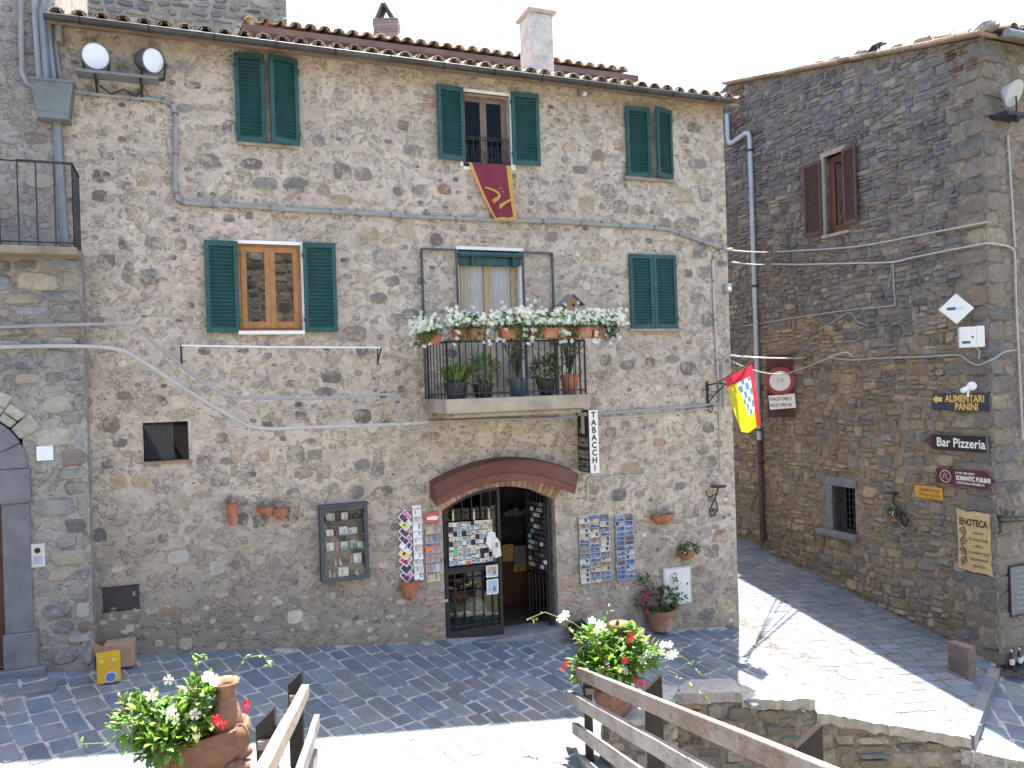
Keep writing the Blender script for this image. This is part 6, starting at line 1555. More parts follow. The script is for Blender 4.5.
for zz in (zt1-0.5, (zt1+zmid)/2, zmid+0.3, zmid-0.5): m.tube([(0,-0.1,zz-0.025),(0,-0.1,zz+0.025)], 0.075, 10); m.bar((0,-0.04,zz),(0,0.02,zz),0.03)
m.build("collar", IRON, t)
def span(name, label, cat, pts, rad, m, group=None):
    t = thing(name, label, cat, pts[0], 0, group); MB().tube([Vector(p)-Vector(pts[0]) for p in pts], rad, 6).build("wire", m, t, smooth=True); return t
def rp(x, y, off=0.05): u, z = R.p(x, y, off); return R.w(u, z, -off)
def fpt(x, y, off=0.05): u, z = F.p(x, y, off); return F.w(u, z, -off)
def sag(a, b, s, n=8): return [a.lerp(b, k/n) - Vector((0,0,s*4*(k/n)*(1-k/n))) for k in range(n+1)]
def nsm(W, pts, off=0.05, n=4): return [W.w(*W.p(x, y, off), -off) for x, y in smooth_pts(pts, n)]
NW_ = NPLANE
span("lane_wire", "upper pale wire from the stone house corner across to the dark house", "wire", sag(fpt(729,250), rp(775,252), 0.02) + nsm(R, [(800,250.5),(860,246),(930,233),(987,222)]), 0.016, WCABLE)
span("lane_wire", "lower pale wire crossing the lane and running to the dark house corner", "wire", sag(fpt(732,262), rp(770,264), 0.03) + nsm(R, [(800,264.5),(860,263),(893,262),(915,257),(950,250),(987,243)]) + nsm(NW_, [(996,244),(1012,248),(1015,260),(1016,300),(1020,380),(1023,440)]), 0.018, WCABLE)
span("lane_wire", "thin grey wire dropping from the lower pale wire and running left along the rubble", "wire", nsm(R, [(893,262),(894,290),(895,303),(890,306),(850,310),(800,317),(745,326)], 0.04), 0.014, CABLE)
span("lane_wire", "thin second strand dropping beside the wire loop", "wire", nsm(R, [(892,263),(889,285),(885,303)], 0.04, 2), 0.008, CABLE)
span("lane_wire", "small loose cable curl hanging below the thin grey wire", "wire", nsm(R, [(820,329),(838,319),(850,313),(858,322),(868,325)], 0.04), 0.010, CABLE)
span("lane_wire", "white conduit crossing the lane above the round traffic sign", "wire", sag(fpt(735,356,0.1), rp(805,358,0.08), 0.02), 0.018, mat("conduit_white", (0.62,0.62,0.61), 0.5))
span("lane_wire", "sagging pale cable in front of the round traffic sign", "wire", sag(fpt(733,362,0.12), rp(795,372,0.5), 0.12)[:8] + nsm(R, [(812,365),(828,358),(845,352),(852,356)], 0.2), 0.013, WCABLE)
span("lane_wire", "grey cable along the rubble wall under the white boxes", "wire", nsm(R, [(828,357),(850,360),(880,358),(920,357),(958,355),(968,361),(978,365),(989,361)], 0.04) + nsm(NW_, [(997,357),(1004,352),(1016,350)], 0.05), 0.018, CABLE)
span("wall_conduit", "pale vertical conduit on the sunnier near face of the dark house", "conduit", nsm(NW_, [(1008,135),(1010,170),(1013,215),(1015,248)], 0.04), 0.018, WCABLE)
# round no vehicles sign with plate
q = rp(780, 381, 0.35)
t = thing("traffic_sign", "round white traffic sign with red ring and small text plate in the lane", "traffic sign", (q.x, q.y, q.z), radians(-22)); k = q.y/800
SR = 14.2*k
MB().lathe([(0,0.0),(SR,0.0),(SR,0.012),(0,0.012)], 32, axis='y').build("disc", mat("sign_red", (0.26,0.045,0.04), 0.5, 0.25, 5), t)
MB().lathe([(0,0.0),(SR*0.70,0.0),(SR*0.70,0.004),(0,0.004)], 32, (0,-0.0125,0), axis='y').build("face", mat("sign_face", (0.62,0.63,0.60), 0.5, 0.08), t)
MB().box(-0.30, 0.30, 0.05, 0.08, -0.85, 0.62).build("back_panel", mat("rust_panel", (0.085,0.030,0.026), 0.8, 0.4, 4), t)
lettering(t, "18", 0.17, 0, -0.019, 0.0, mat("faded_ink", (0.40,0.41,0.40), 0.6), 0.0, None)
MB().box(-0.29, 0.29, -0.006, 0.02, -0.65, -0.32).build("text_plate", OFFW, t).rotation_euler.y = radians(-4)
lettering(t, "DALLE ORE 9", 0.10, 0.0, -0.009, -0.42, INK, 0.002, 0.48); lettering(t, "ALLE ORE 24", 0.10, 0.0, -0.009, -0.56, INK, 0.002, 0.48)
# shop signs on the rubble wall
def sign_local(px0, py0, px1, py1, off=0.06):
    a, b, c, d = R.rect(px0, py0, px1, py1, off); return (a+b)/2, (c+d)/2, (b-a), (d-c)
u, z, w, h = sign_local(931, 392.5, 990, 412)
t = on(R, "grocery_sign", "dark blue wooden sign with gold lettering ALIMENTARI PANINI and a left arrow", "sign", u, z, 0.03); h2 = h/2; w2 = w/2
pts = [(-w2,-h2*0.5),(-w2+0.05,-h2*0.9),(-w2*0.5,-h2*0.86),(0,-h2),(w2*0.6,-h2*0.9),(w2,-h2*0.75),(w2*0.98,0),(w2,h2*0.7),(w2*0.9,h2*0.95),(0,h2*0.86),(-w2*0.6,h2),(-w2+0.04,h2*0.8),(-w2+0.02,0)]
MB().poly(pts, -0.035, 0).build("board", mat("sign_navy", (0.028,0.034,0.052), 0.6, 0.3, 5), t, bevel=0.005)
lettering(t, "ALIMENTARI", h*0.50, w*0.09, -0.038, h*0.17, GOLD, 0.006, w*0.66); lettering(t, "PANINI", h*0.50, w*0.12, -0.038, -h*0.24, GOLD, 0.006, w*0.38)
MB().poly([(-w2*0.93,h*0.14),(-w2*0.78,h*0.36),(-w2*0.78,h*0.26),(-w2*0.58,h*0.26),(-w2*0.58,h*0.02),(-w2*0.78,h*0.02),(-w2*0.78,-h*0.08)], -0.042, -0.036).build("arrow", GOLD, t)
u, z, w, h = sign_local(926, 432.5, 989, 453)
t = on(R, "pizzeria_sign", "black arrow shaped sign with white lettering Bar Pizzeria", "sign", u, z, 0.03); w2, h2 = w/2, h*0.40
MB().poly([(-w2*0.78,-h2),(w2,-h2),(w2,h2),(-w2*0.78,h2)], -0.04, 0).build("board", BLACKP, t, bevel=0.006)
MB().poly([(-w2*1.06,0.0),(-w2*0.79,-h2*0.95),(-w2*0.79,h2*0.95)], -0.035, 0).build("arrow_head", mat("arrow_dark_red", (0.06,0.03,0.03), 0.6), t)
m = MB(); m.box(w2*0.93, w2, -0.046, -0.041, -h2, h2); m.box(-w2*0.78, w2*0.93, -0.046, -0.041, h2*0.93, h2); m.build("edge_strip", mat("sign_grey", (0.12,0.12,0.12), 0.5), t)
lettering(t, "Bar Pizzeria", h*0.62, w*0.07, -0.044, -0.01, OFFW, 0.004, w*0.76)
u, z, w, h = sign_local(936, 468, 997, 489)
t = on(R, "pub_sign", "maroon arrow shaped sign for a pub bar with white lettering and round emblem", "sign", u, z, 0.03); w2, h2 = w/2, h*0.40
MB().poly([(-w2,-h2*0.9),(w2*0.72,-h2),(w2,0),(w2*0.72,h2),(-w2,h2*0.9),(-w2*0.96,h2*0.3),(-w2,-h2*0.2)], -0.035, 0).build("board", mat("sign_maroon", (0.085,0.012,0.022), 0.55, 0.35, 3), t, bevel=0.004)
MB().bar((w2*0.72,-0.039,h2),(w2,-0.039,0),0.02,0.005,(0,1,0)).bar((w2*0.72,-0.039,-h2),(w2,-0.039,0),0.02,0.005,(0,1,0)).build("edge_strip", mat("sign_grey", (0.12,0.12,0.12)), t)
lettering(t, "ROMANTIC PUB.BAR", h*0.30, w*0.13, -0.038, -0.005, OFFW, 0.004, w*0.56); lettering(t, "LIVE MUSIC", h*0.14, w*0.0, -0.038, h*0.23, OFFW, 0.001, w*0.32); lettering(t, "CORSO DELLA REPUBBLICA", h*0.14, w*0.08, -0.038, -h*0.24, OFFW, 0.001, w*0.46)
m = MB(); cx = -w2*0.66; m.tube([(cx+h2*0.72*cos(k*pi/12), -0.038, h2*0.72*sin(k*pi/12)) for k in range(24)], 0.010, 4, closed=True); m.tube([(cx-0.06,-0.038,-0.05),(cx-0.02,-0.038,0.06),(cx+0.03,-0.038,0.03),(cx,-0.038,-0.02),(cx+0.07,-0.038,-0.06)], 0.010, 4); m.build("emblem", mat("emblem_pink", (0.50,0.36,0.36), 0.5), t)
u, z, w, h = sign_local(914.5, 485.5, 942.5, 499.5)
t = on(R, "yellow_sign", "small yellow sign with two lines of red lettering below the maroon one", "sign", u, z, 0.03); w2, h2 = w/2, h*0.42
MB().poly([(-w2,h2*0.2),(-w2*0.93,-h2),(w2,-h2*0.95),(w2*0.96,h2),(-w2*0.93,h2)], -0.03, 0).build("board", mat("sign_yellow", (0.50,0.27,0.03), 0.6, 0.2, 5), t, bevel=0.004)
OR = mat("sign_orange_red", (0.62,0.42,0.10), 0.6); OR2 = mat("sign_dark_orange", (0.25,0.09,0.02), 0.6)
lettering(t, "ALIMENTARI", h*0.30, w*0.05, -0.033, h*0.15, OR2, 0.003, w*0.72); lettering(t, "TAVOLA CALDA", h*0.30, w*0.03, -0.033, -h*0.19, OR2, 0.003, w*0.80)
u, z, w, h = sign_local(957.5, 511, 990.5, 573)
t = on(R, "wine_shop_scroll", "parchment shaped notice headed ENOTECA with curling vine ornament", "sign", u, z, 0.03); w2, h2 = w/2, h/2; r = random.Random(6)
pts = [(-w2, -h2*0.92+0.0)] + [(-w2+w*k/10, -h2*0.96+r.uniform(-0.015,0.015)) for k in range(1,10)] + [(w2+0.01,-h2)] + [(w2+r.uniform(-0.03,0.0), -h2+h*k/10) for k in range(1,10)] + [(w2,h2*0.94)] + [(w2-w*k/10, h2*0.96+r.uniform(-0.015,0.015)) for k in range(1,10)] + [(-w2,h2)] + [(-w2+r.uniform(0,0.02), h2-h*k/10) for k in range(1,10)]
MB().poly(pts, -0.03, 0).build("sheet", mat("parchment", (0.46,0.34,0.17), 0.7, 0.15, 5, stain=(0.36,0.25,0.12)), t)
lettering(t, "ENOTECA", 0.17, 0.0, -0.033, h2*0.60, mat("ink_brown", (0.07,0.04,0.02), 0.7), 0.008, w*0.86)
IB = mat("ink_brown", (0.07,0.04,0.02)); 
for i, (s, wd_) in enumerate([("vini", 0.22), ("di tutta Italia", 0.40), ("olio", 0.2), ("e prodotti tipici", 0.46), ("degustazione", 0.40), ("aperto", 0.26)]): lettering(t, s, 0.085, w*0.14, -0.033, h2*(0.30-0.21*i), IB, 0.001, wd_*w/0.72)
m = MB()
for k in range(4):
    cz = h2*(0.28-0.32*k); sg = 1 if k % 2 else -1; m.tube([(-w2*0.62+sg*0.075*(1-j/18)*cos(j*0.62), -0.034, cz+0.085*(1-j/18)*sin(j*0.62)) for j in range(17)], 0.011, 4)
m.tube([(-w2*0.62+0.05*sin(k*0.9), -0.034, h2*(0.5-0.11*k)) for k in range(13)], 0.010, 4); m.build("vine_ornament", mat("ornament_olive", (0.10,0.09,0.05), 0.7), t)
# antennas, camera, lamp near the corner
q = rp(956, 309, 0.35); k = q.y/800
t = thing("panel_antenna", "white diamond shaped panel antenna on the dark house near its corner", "antenna", q, radians(-20)); s = 15.3*k
MB().poly([(0,-s),(s*1.03,0),(0,s),(-s*1.03,0)], -0.04, 0.0).build("panel", mat("antenna_white", (0.72,0.72,0.70), 0.4, 0.05), t, bevel=0.01)
m = MB(); m.box(-s*0.55,-s*0.05,-0.043,-0.0405,-0.02,0.03); m.build("mark", mat("mark_navy", (0.06,0.09,0.18), 0.5), t); MB().box(s*0.0,s*0.4,-0.043,-0.0405,-0.015,0.025).build("mark", mat("mark_sky", (0.45,0.58,0.72), 0.5), t)
MB().tube([(0.1,0,-0.15),(0.25,0.15,-0.2),(0.32,0.36,-0.2)], 0.02, 6).tube([(0,0,0),(0.05,0.25,0.0)], 0.03, 6).build("arm", ZINC, t)
q = rp(972, 337, 0.20); k = q.y/800
t = thing("radio_box", "white plastic radio box below the diamond antenna", "radio box", q, radians(-20))
MB().box(-11.3*k, 3.6*k, -0.06, 0.10, -10.3*k, 10.3*k).box(3.8*k, 11*k, -0.03, 0.12, -10.3*k, 10.8*k).build("case", mat("antenna_white", (0.72,0.72,0.70)), t, bevel=0.012)
MB().box(-9.5*k,-2*k,-0.063,-0.0605,-6.5*k,-4.0*k).build("mark", mat("mark_navy", (0.06,0.09,0.18)), t); MB().ball((0.0,-0.06,0.0), 0.018).build("button", INK, t)
MB().tube([(0.05,0.03,-10*k),(0.12,0.03,-14*k),(0.10,0.03,-22*k)], 0.012, 5).build("cable", WCABLE, t)
q = rp(972, 386, 0.15); k = q.y/800
t = thing("security_camera", "white dome security camera above the grocery sign", "camera", q, radians(-20)); WPL = mat("camera_white", (0.75,0.76,0.78), 0.3, 0.04)
MB().ball((0,0,0), 4.6*k, 16, 10).build("dome", WPL, t, smooth=True); o = MB().lathe([(0,-0.14),(0.055,-0.13),(0.075,0.10),(0.06,0.12),(0,0.12)], 14, axis='y').build("barrel", WPL, t, smooth=True); o.location = (-6.5*k, -0.05, -3*k); o.scale = (0.66,0.66,0.66); o.rotation_euler = (0.4, 0, -0.9)
MB().tube([(-3*k,0,-2*k),(-4*k,0.02,-11*k)], 0.02, 6).build("bracket", WPL, t)
q = NPLANE.w(*NPLANE.p(1013, 93, 0.3), -0.3); k = q.y/800
t = thing("wall_floodlight", "round grey floodlight on a bracket under the eave of the near face", "floodlight", q, AF)
o = MB().lathe([(0.06,-0.20),(0.13,-0.12),(13*k,0.0),(13.4*k,0.03),(12*k,0.03),(0.0,0.02)], 22, axis='y').build("housing", mat("lamp_pale", (0.40,0.42,0.42), 0.4, 0.15), t, smooth=True); o.rotation_euler = (0.5, 0, 0.2)
m = MB(); m.box(-13*k, 0.3, -0.05, 0.30, -23*k, -19*k); m.tube([(0.08,0,-0.05),(0.08,0,-20*k)], 0.015, 5); m.ball((0.06,-0.02,-26*k), 0.06); m.build("bracket", IRON, t)
u, z = NPLANE.p(1001, 521, 0.05)
t = on(NPLANE, "sign_arm", "black wrought iron sign arm projecting on the near face", "bracket", u, z, 0.0)
m = MB(); m.box(-0.03,0.03,-0.04,0,-0.22,0.25); m.tube([(0,-0.05,0.06),(0.9,-0.12,0.02)],0.014,6); m.tube([(0,-0.05,-0.02),(0.9,-0.12,-0.05)],0.014,6); m.tube([(0.12+0.06*cos(j*0.6)*(1-j/16),-0.07,0.13+0.06*sin(j*0.6)*(1-j/16)) for j in range(14)],0.010,5); m.tube([(0.27+0.05*cos(j*0.6)*(1-j/16),-0.08,0.12+0.05*sin(j*0.6)*(1-j/16)) for j in range(14)],0.010,5); m.build("scroll", IRON, t)
a, b, c, d = NPLANE.rect(1010, 564, 1036, 615, 0.06)
t = on(NPLANE, "menu_slate", "dark framed slate with grey writing at the right edge", "slate", (a+b)/2, c, 0.03); w2 = (b-a)/2
MB().box(-w2, w2, -0.03, 0, 0, d-c).build("frame", BLACKP, t, bevel=0.006); MB().box(-w2+0.03, w2-0.03, -0.033, -0.0305, 0.03, d-c-0.03).build("slate", mat("slate_grey", (0.16,0.17,0.18), 0.7, 0.3, 7), t)
for i in range(8): lettering(t, ["vini rossi", "vini bianchi", "birra", "panini", "salumi", "formaggi", "olio", "miele"][i], 0.07, -0.05, -0.035, (d-c)*(0.88-0.105*i), mat("chalk", (0.42,0.43,0.43), 0.9), 0.0, None)
u, z = NPLANE.p(1013, 668, 0.2); t = on(NPLANE, "bottle_shelf", "small iron shelf holding wine bottles at the right edge", "shelf", u, z, 0.0); MB().box(-0.06,0.65,-0.30,0.02,-0.03,0.0).build("plate", IRON, t)
for i in range(4):
    t = on(NPLANE, "wine_bottle", ["dark wine bottle with a white label, leftmost on the iron shelf", "dark wine bottle with a blue label, second on the iron shelf", "dark wine bottle with a white label, third on the iron shelf", "dark wine bottle, last on the iron shelf"][i], "bottle", u+0.02+0.10*i, z, 0.17-0.05*(i % 2), "wine bottles on the iron shelf")
    MB().lathe([(0.0,0.0),(0.038,0.0),(0.038,0.20),(0.014,0.26),(0.014,0.31),(0.0,0.31)], 14).build("glass", mat("bottle_dark", (0.012,0.018,0.03), 0.12, 0.2, spec=0.8), t, smooth=True)
    MB().lathe([(0.0385,0.05),(0.0388,0.05),(0.0388,0.15),(0.0385,0.15)], 14).build("label", [OFFW, mat("label_blue", (0.10,0.18,0.50), 0.5), OFFW, OFFW][i], t)
    MB().lathe([(0,0.312),(0.0155,0.312),(0.0155,0.27),(0.0,0.27)], 10).build("cap", [OFFW, INK, OFFW, INK][i], t)
t = wall_pot(R, 893, 522, 'half', "green leafy plant in a scrolled iron bracket on the dark house", 21, 0.28, 0.14, 'green')
m = MB(); m.tube([(0.0,-0.02,0.58),(0.05,-0.15,0.42),(0.22,-0.12,0.28),(0.32,-0.05,0.08),(0.24,-0.04,-0.06),(0.14,-0.04,0.0),(0.18,-0.04,0.08)], 0.016, 6); m.lathe([(0,0.57),(0.13,0.57),(0.13,0.595),(0,0.595)], 14, (0,-0.12,0)); m.build("scroll", IRON, t)
# reddish kerb stone at the foot of the corner
g = ground(963, 671); t = thing("guard_stone", "reddish block standing at the foot of the dark house by the step", "stone block", (g.x, g.y, gz(g.x, g.y)-0.05), R.ang); MB().box(-0.20, 0.20, -0.12, 0.08, 0, 0.58).build("block", mat("red_tuff", (0.17,0.125,0.105), 0.9, 0.3, 5, 0.5), t, bevel=0.03)

# ================================================================ retaining wall of the square
rw = thing("retaining_wall", "rough stone retaining wall with sunlit coping at the edge of the square", "wall", (EDGE[1][0], EDGE[1][1], 0))
O0 = Vector((EDGE[1][0], EDGE[1][1], 0)); r = random.Random(61)
stn = MB(); cop = MB(); fac = MB()
PAL_W = [(0.25,0.215,0.17),(0.21,0.19,0.16),(0.31,0.265,0.205),(0.17,0.16,0.15),(0.36,0.325,0.265),(0.23,0.195,0.16)]
seglist = list(zip(EDGE, EDGE[1:])) + [((6.35,11.40),(7.2,11.31)), ((7.2,11.31),(13.5,11.1))]
for si, (p, q) in enumerate(seglist):
    p, q = Vector((*p, 0)), Vector((*q, 0)); e = (q-p).normalized(); nn = Vector((-e.y, e.x, 0)); Ls = (q-p).length
    low = 0.19 if si >= 3 else 0.0
    def to(u, y, v, p=p, e=e, nn=nn):
        P = p + e*u + nn*(y-0.03); return (P.x-O0.x, P.y-O0.y, v)
    top = lambda u: gz(*(p+e*u).xy) - low
    hi = 0.0
    if si == 1: hi = 0.0
    if si == 0: hi = 0.02
    fac.add([to(0,0,-3.3), to(Ls,0,-3.3), to(Ls,0,top(Ls)+hi), to(0,0,top(0)+hi)], [(0,1,2,3)])
    courses(r, 0, Ls, -2.9, 2.5, (0.10,0.34), (0.16,0.55), 0.018, PAL_W, (0.015,0.06), lambda u, v, w, h: v + h/2 > top(u)+hi-0.05, 0.07, 0.2, stn, to, 1.0, 0.45, 0.0, 9, 0.8)
    u = 0
    while u < Ls-0.01:
        w = min(r.uniform(0.5, 1.0), Ls-u)
        if si == 1: w = 0.95 if u == 0 else Ls-u
        if Ls-u-w < 0.25: w = Ls-u
        zz = top(u+w/2); lvl = {1: (0.0 if u == 0 else -0.10)}.get(si); hh_ = 0.20 if (si == 1 and u == 0) else 0.13 if si == 1 else 0.03 if si != 0 else 0.05
        a, b = to(u+0.006, -0.05, 0), to(u+w-0.006, -0.05, 0); dep = 0.42
        c1, c2 = to(u+w-0.006, dep, 0), to(u+0.006, dep, 0)
        zl, zr = (top(0)+lvl,)*2 if lvl is not None else (top(u)+hh_, top(u+w)+hh_); jt = lambda: r.uniform(-0.012, 0.012)
        nx, ny = max(4, int(w/0.09)), 5; gr = []; ph = r.uniform(0, 6)
        for j in range(ny+1):
            for i in range(nx+1):
                uu = u+0.004+(w-0.008)*i/nx; yy = -0.05+(dep+0.05)*j/ny + (0.035*sin(uu*7+ph)*r.uniform(0.2,1)+r.uniform(-0.02,0.02) if j == 0 else 0)
                q3 = to(uu, yy, zl+(zr-zl)*i/nx + r.uniform(-0.012, 0.010) - (0.03 if j == 0 else 0) - (0.015 if i in (0, nx) else 0)); gr.append(q3)
        low_ = [(x, y, z-0.15+r.uniform(-0.02, 0.02)) for x, y, z in gr[:nx+1]]; cc = tint((0.36,0.33,0.285), r, 0.12); M_ = len(gr)
        endl = (gr[ny*(nx+1)][0], gr[ny*(nx+1)][1], gr[ny*(nx+1)][2]-0.15); endr = (gr[-1][0], gr[-1][1], gr[-1][2]-0.15)
        cop.add(gr + low_ + [endl, endr], [(j*(nx+1)+i, j*(nx+1)+i+1, (j+1)*(nx+1)+i+1, (j+1)*(nx+1)+i) for j in range(ny) for i in range(nx)] + [(M_+i, M_+i+1, i+1, i) for i in range(nx)]
                + [(M_, 0) + tuple(j*(nx+1) for j in range(1, ny+1)) + (M_+nx+1,), (nx, M_+nx, M_+nx+2) + tuple(j*(nx+1)+nx for j in range(ny, 0, -1))], cc); u += w; continue
        vs = [(*a[:2], zl-0.19), (*b[:2], zr-0.19), (*c1[:2], zr-0.19), (*c2[:2], zl-0.19), (*a[:2], zl+jt()), (*b[:2], zr+jt()), (*c1[:2], zr+jt()), (*c2[:2], zl+jt())]
        cop.add(vs, [(0,3,2,1),(4,5,6,7),(0,1,5,4),(1,2,6,5),(2,3,7,6),(3,0,4,7)], tint((0.33,0.30,0.26), r, 0.15)); u += w
fac.build("wall", plaster("retaining_mortar", (0.33,0.29,0.23), (0.27,0.235,0.185), (0.16,0.14,0.115), 1.0, 0.6), rw); stn.build("stonework", STONE_R, rw, cols=True); cop.build("coping", STONE, rw, cols=True)
# piers carrying the planters
def pier(x0, x1, y0, y1, top, label):
    cx, cy = (x0+x1)/2, (y0+y1)/2; t = thing("stone_pier", label, "pier", (cx, cy, 0)); hx, hy = (x1-x0)/2, (y1-y0)/2
    MB().box(-hx, hx, -hy, hy, -3.2, top-0.07).build("body", PLR, t); s = MB(); rr = random.Random(int(abs(x0)*100))
    for (fx_, L_) in ((lambda u, y, v: (u, -hy+y-0.01, v), hx), (lambda u, y, v: (hx-y+0.01, u, v), hy), (lambda u, y, v: (-hx+y-0.01, -u, v), hy)):
        courses(rr, -L_, L_, -1.5, top-0.08, (0.14,0.26), (0.2,0.42), 0.035, PAL_W, (0.012,0.035), lambda u, v, w, h: v+h/2 > top-0.08, 0.0, 0.14, s, fx_, 0.65)
    s.build("stonework", STONE, t, cols=True); MB().box(-hx-0.04, hx+0.04, -hy-0.04, hy+0.04, top-0.075, top).build("cap_slab", mat("pier_cap", (0.33,0.30,0.26), 0.9, 0.25, 5, 0.5), t, bevel=0.02)
PR = (1.02, 1.62, 9.5, 10.15); ptop_r = CAMZ - 4.02
pier(*PR, ptop_r, "stone pier with flat top under the right planter, behind the fence")
ptop_l = 0.50
pier(-3.3, -2.45, 6.4, 8.0, ptop_l, "stone pier under the left planter beside the fence")

# ================================================================ wooden fences along the ramp
WOOD = woodmat("weathered_wood", (0.105,0.075,0.06), (0.21,0.165,0.14), (0.24,0.215,0.195))
WOODG = woodmat("grey_weathered_wood", (0.13,0.115,0.105), (0.25,0.23,0.215), (0.29,0.275,0.26))
PALEW = woodmat("pale_sunbleached_wood", (0.19,0.145,0.11), (0.30,0.245,0.19), (0.27,0.245,0.22))
def fence(side, label, planks, posts, p0, lat, slope):
    t = thing("wooden_fence", label, "fence", (p0[0], p0[1], gz(p0[0], p0[1])))
    base = Vector((p0[0], p0[1], 0)); D = Vector((lat, -1, 0)); zb = gz(p0[0], p0[1])
    def P(s, z, o=0.0): q = D*s; return Vector((q.x+o, q.y, z - zb + slope*s))
    rr = random.Random(5+side)
    for (s0, s1, z, m, o, hh_, th) in planks:
        mb = MB(); n = 14; vs = []
        for i in range(n+1):
            s = s0+(s1-s0)*i/n; wv = rr.uniform(-0.004, 0.004)
            a = P(s, z, o); 
            for dx, dz in ((-th/2,-hh_),(th/2,-hh_),(th/2,0),(-th/2,0)): vs.append((a.x+dx+wv, a.y, a.z+dz+rr.uniform(-0.003,0.003)))
        f = [(i*4+k, i*4+(k+1) % 4, (i+1)*4+(k+1) % 4, (i+1)*4+k) for i in range(n) for k in range(4)] + [(3,2,1,0), (n*4,n*4+1,n*4+2,n*4+3)]
        mb.add(vs, f); mb.build("rail", m, t, bevel=0.008)
    for (s, zt_, o, hw, hd) in posts:
        mb = MB(); a = P(s, zt_, o); zg = -1.6
        mb.add([(a.x-hw,a.y-hd,zg),(a.x+hw,a.y-hd,zg),(a.x+hw,a.y+hd,zg),(a.x-hw,a.y+hd,zg),(a.x-hw,a.y-hd,a.z-0.14),(a.x+hw,a.y-hd,a.z),(a.x+hw,a.y+hd,a.z),(a.x-hw,a.y+hd,a.z-0.14)], [(0,3,2,1),(4,5,6,7),(0,1,5,4),(1,2,6,5),(2,3,7,6),(3,0,4,7)])
        po = mb.build("post", mat("post_dark_steel", (0.028,0.022,0.020), 0.5, 0.3, 6, 0.1, 0.2), t, bevel=0.005)
        MB().box(a.x-hw*0.6, a.x+hw*1.5, a.y-hd-0.05, a.y-hd-0.002, a.z-0.30, a.z-0.235).build("spacer", PALEW, po)
    return t
ZR = CAMZ - 3.5; ZL = CAMZ - 3.19
fence(1, "weathered plank fence with dark posts on the right of the ramp", [(-0.05, 9.0, ZR, WOOD, 0.0, 0.15, 0.06), (-0.10, 9.0, ZR-0.33, WOODG, -0.04, 0.15, 0.07), (0.0, 9.0, ZR-0.70, WOODG, -0.02, 0.15, 0.06), (0.0, 9.0, ZR-1.06, WOODG, -0.02, 0.15, 0.06)],
      [(0.28, ZR+0.0, 0.09, 0.05, 0.04), (2.6, ZR+0.15, 0.12, 0.08, 0.03), (5.2, ZR+0.13, 0.17, 0.08, 0.03), (7.5, ZR+0.22, 0.10, 0.06, 0.03)], (0.655, 9.9), 0.1625, 0.255)
fence(-1, "sun bleached plank fence with dark posts on the left of the ramp", [(0.0, 8.0, ZL, PALEW, 0.02, 0.13, 0.085), (-0.05, 8.0, ZL-0.34, WOODG, 0.13, 0.14, 0.06), (-0.05, 8.0, ZL-0.70, WOODG, 0.10, 0.14, 0.06)],
      [(0.0, ZL+0.14, -0.09, 0.075, 0.03), (2.45, ZL+0.14, -0.12, 0.075, 0.03), (4.5, ZL+0.17, -0.11, 0.055, 0.03)], (-2.37, 8.7), 0.1975, 0.24)

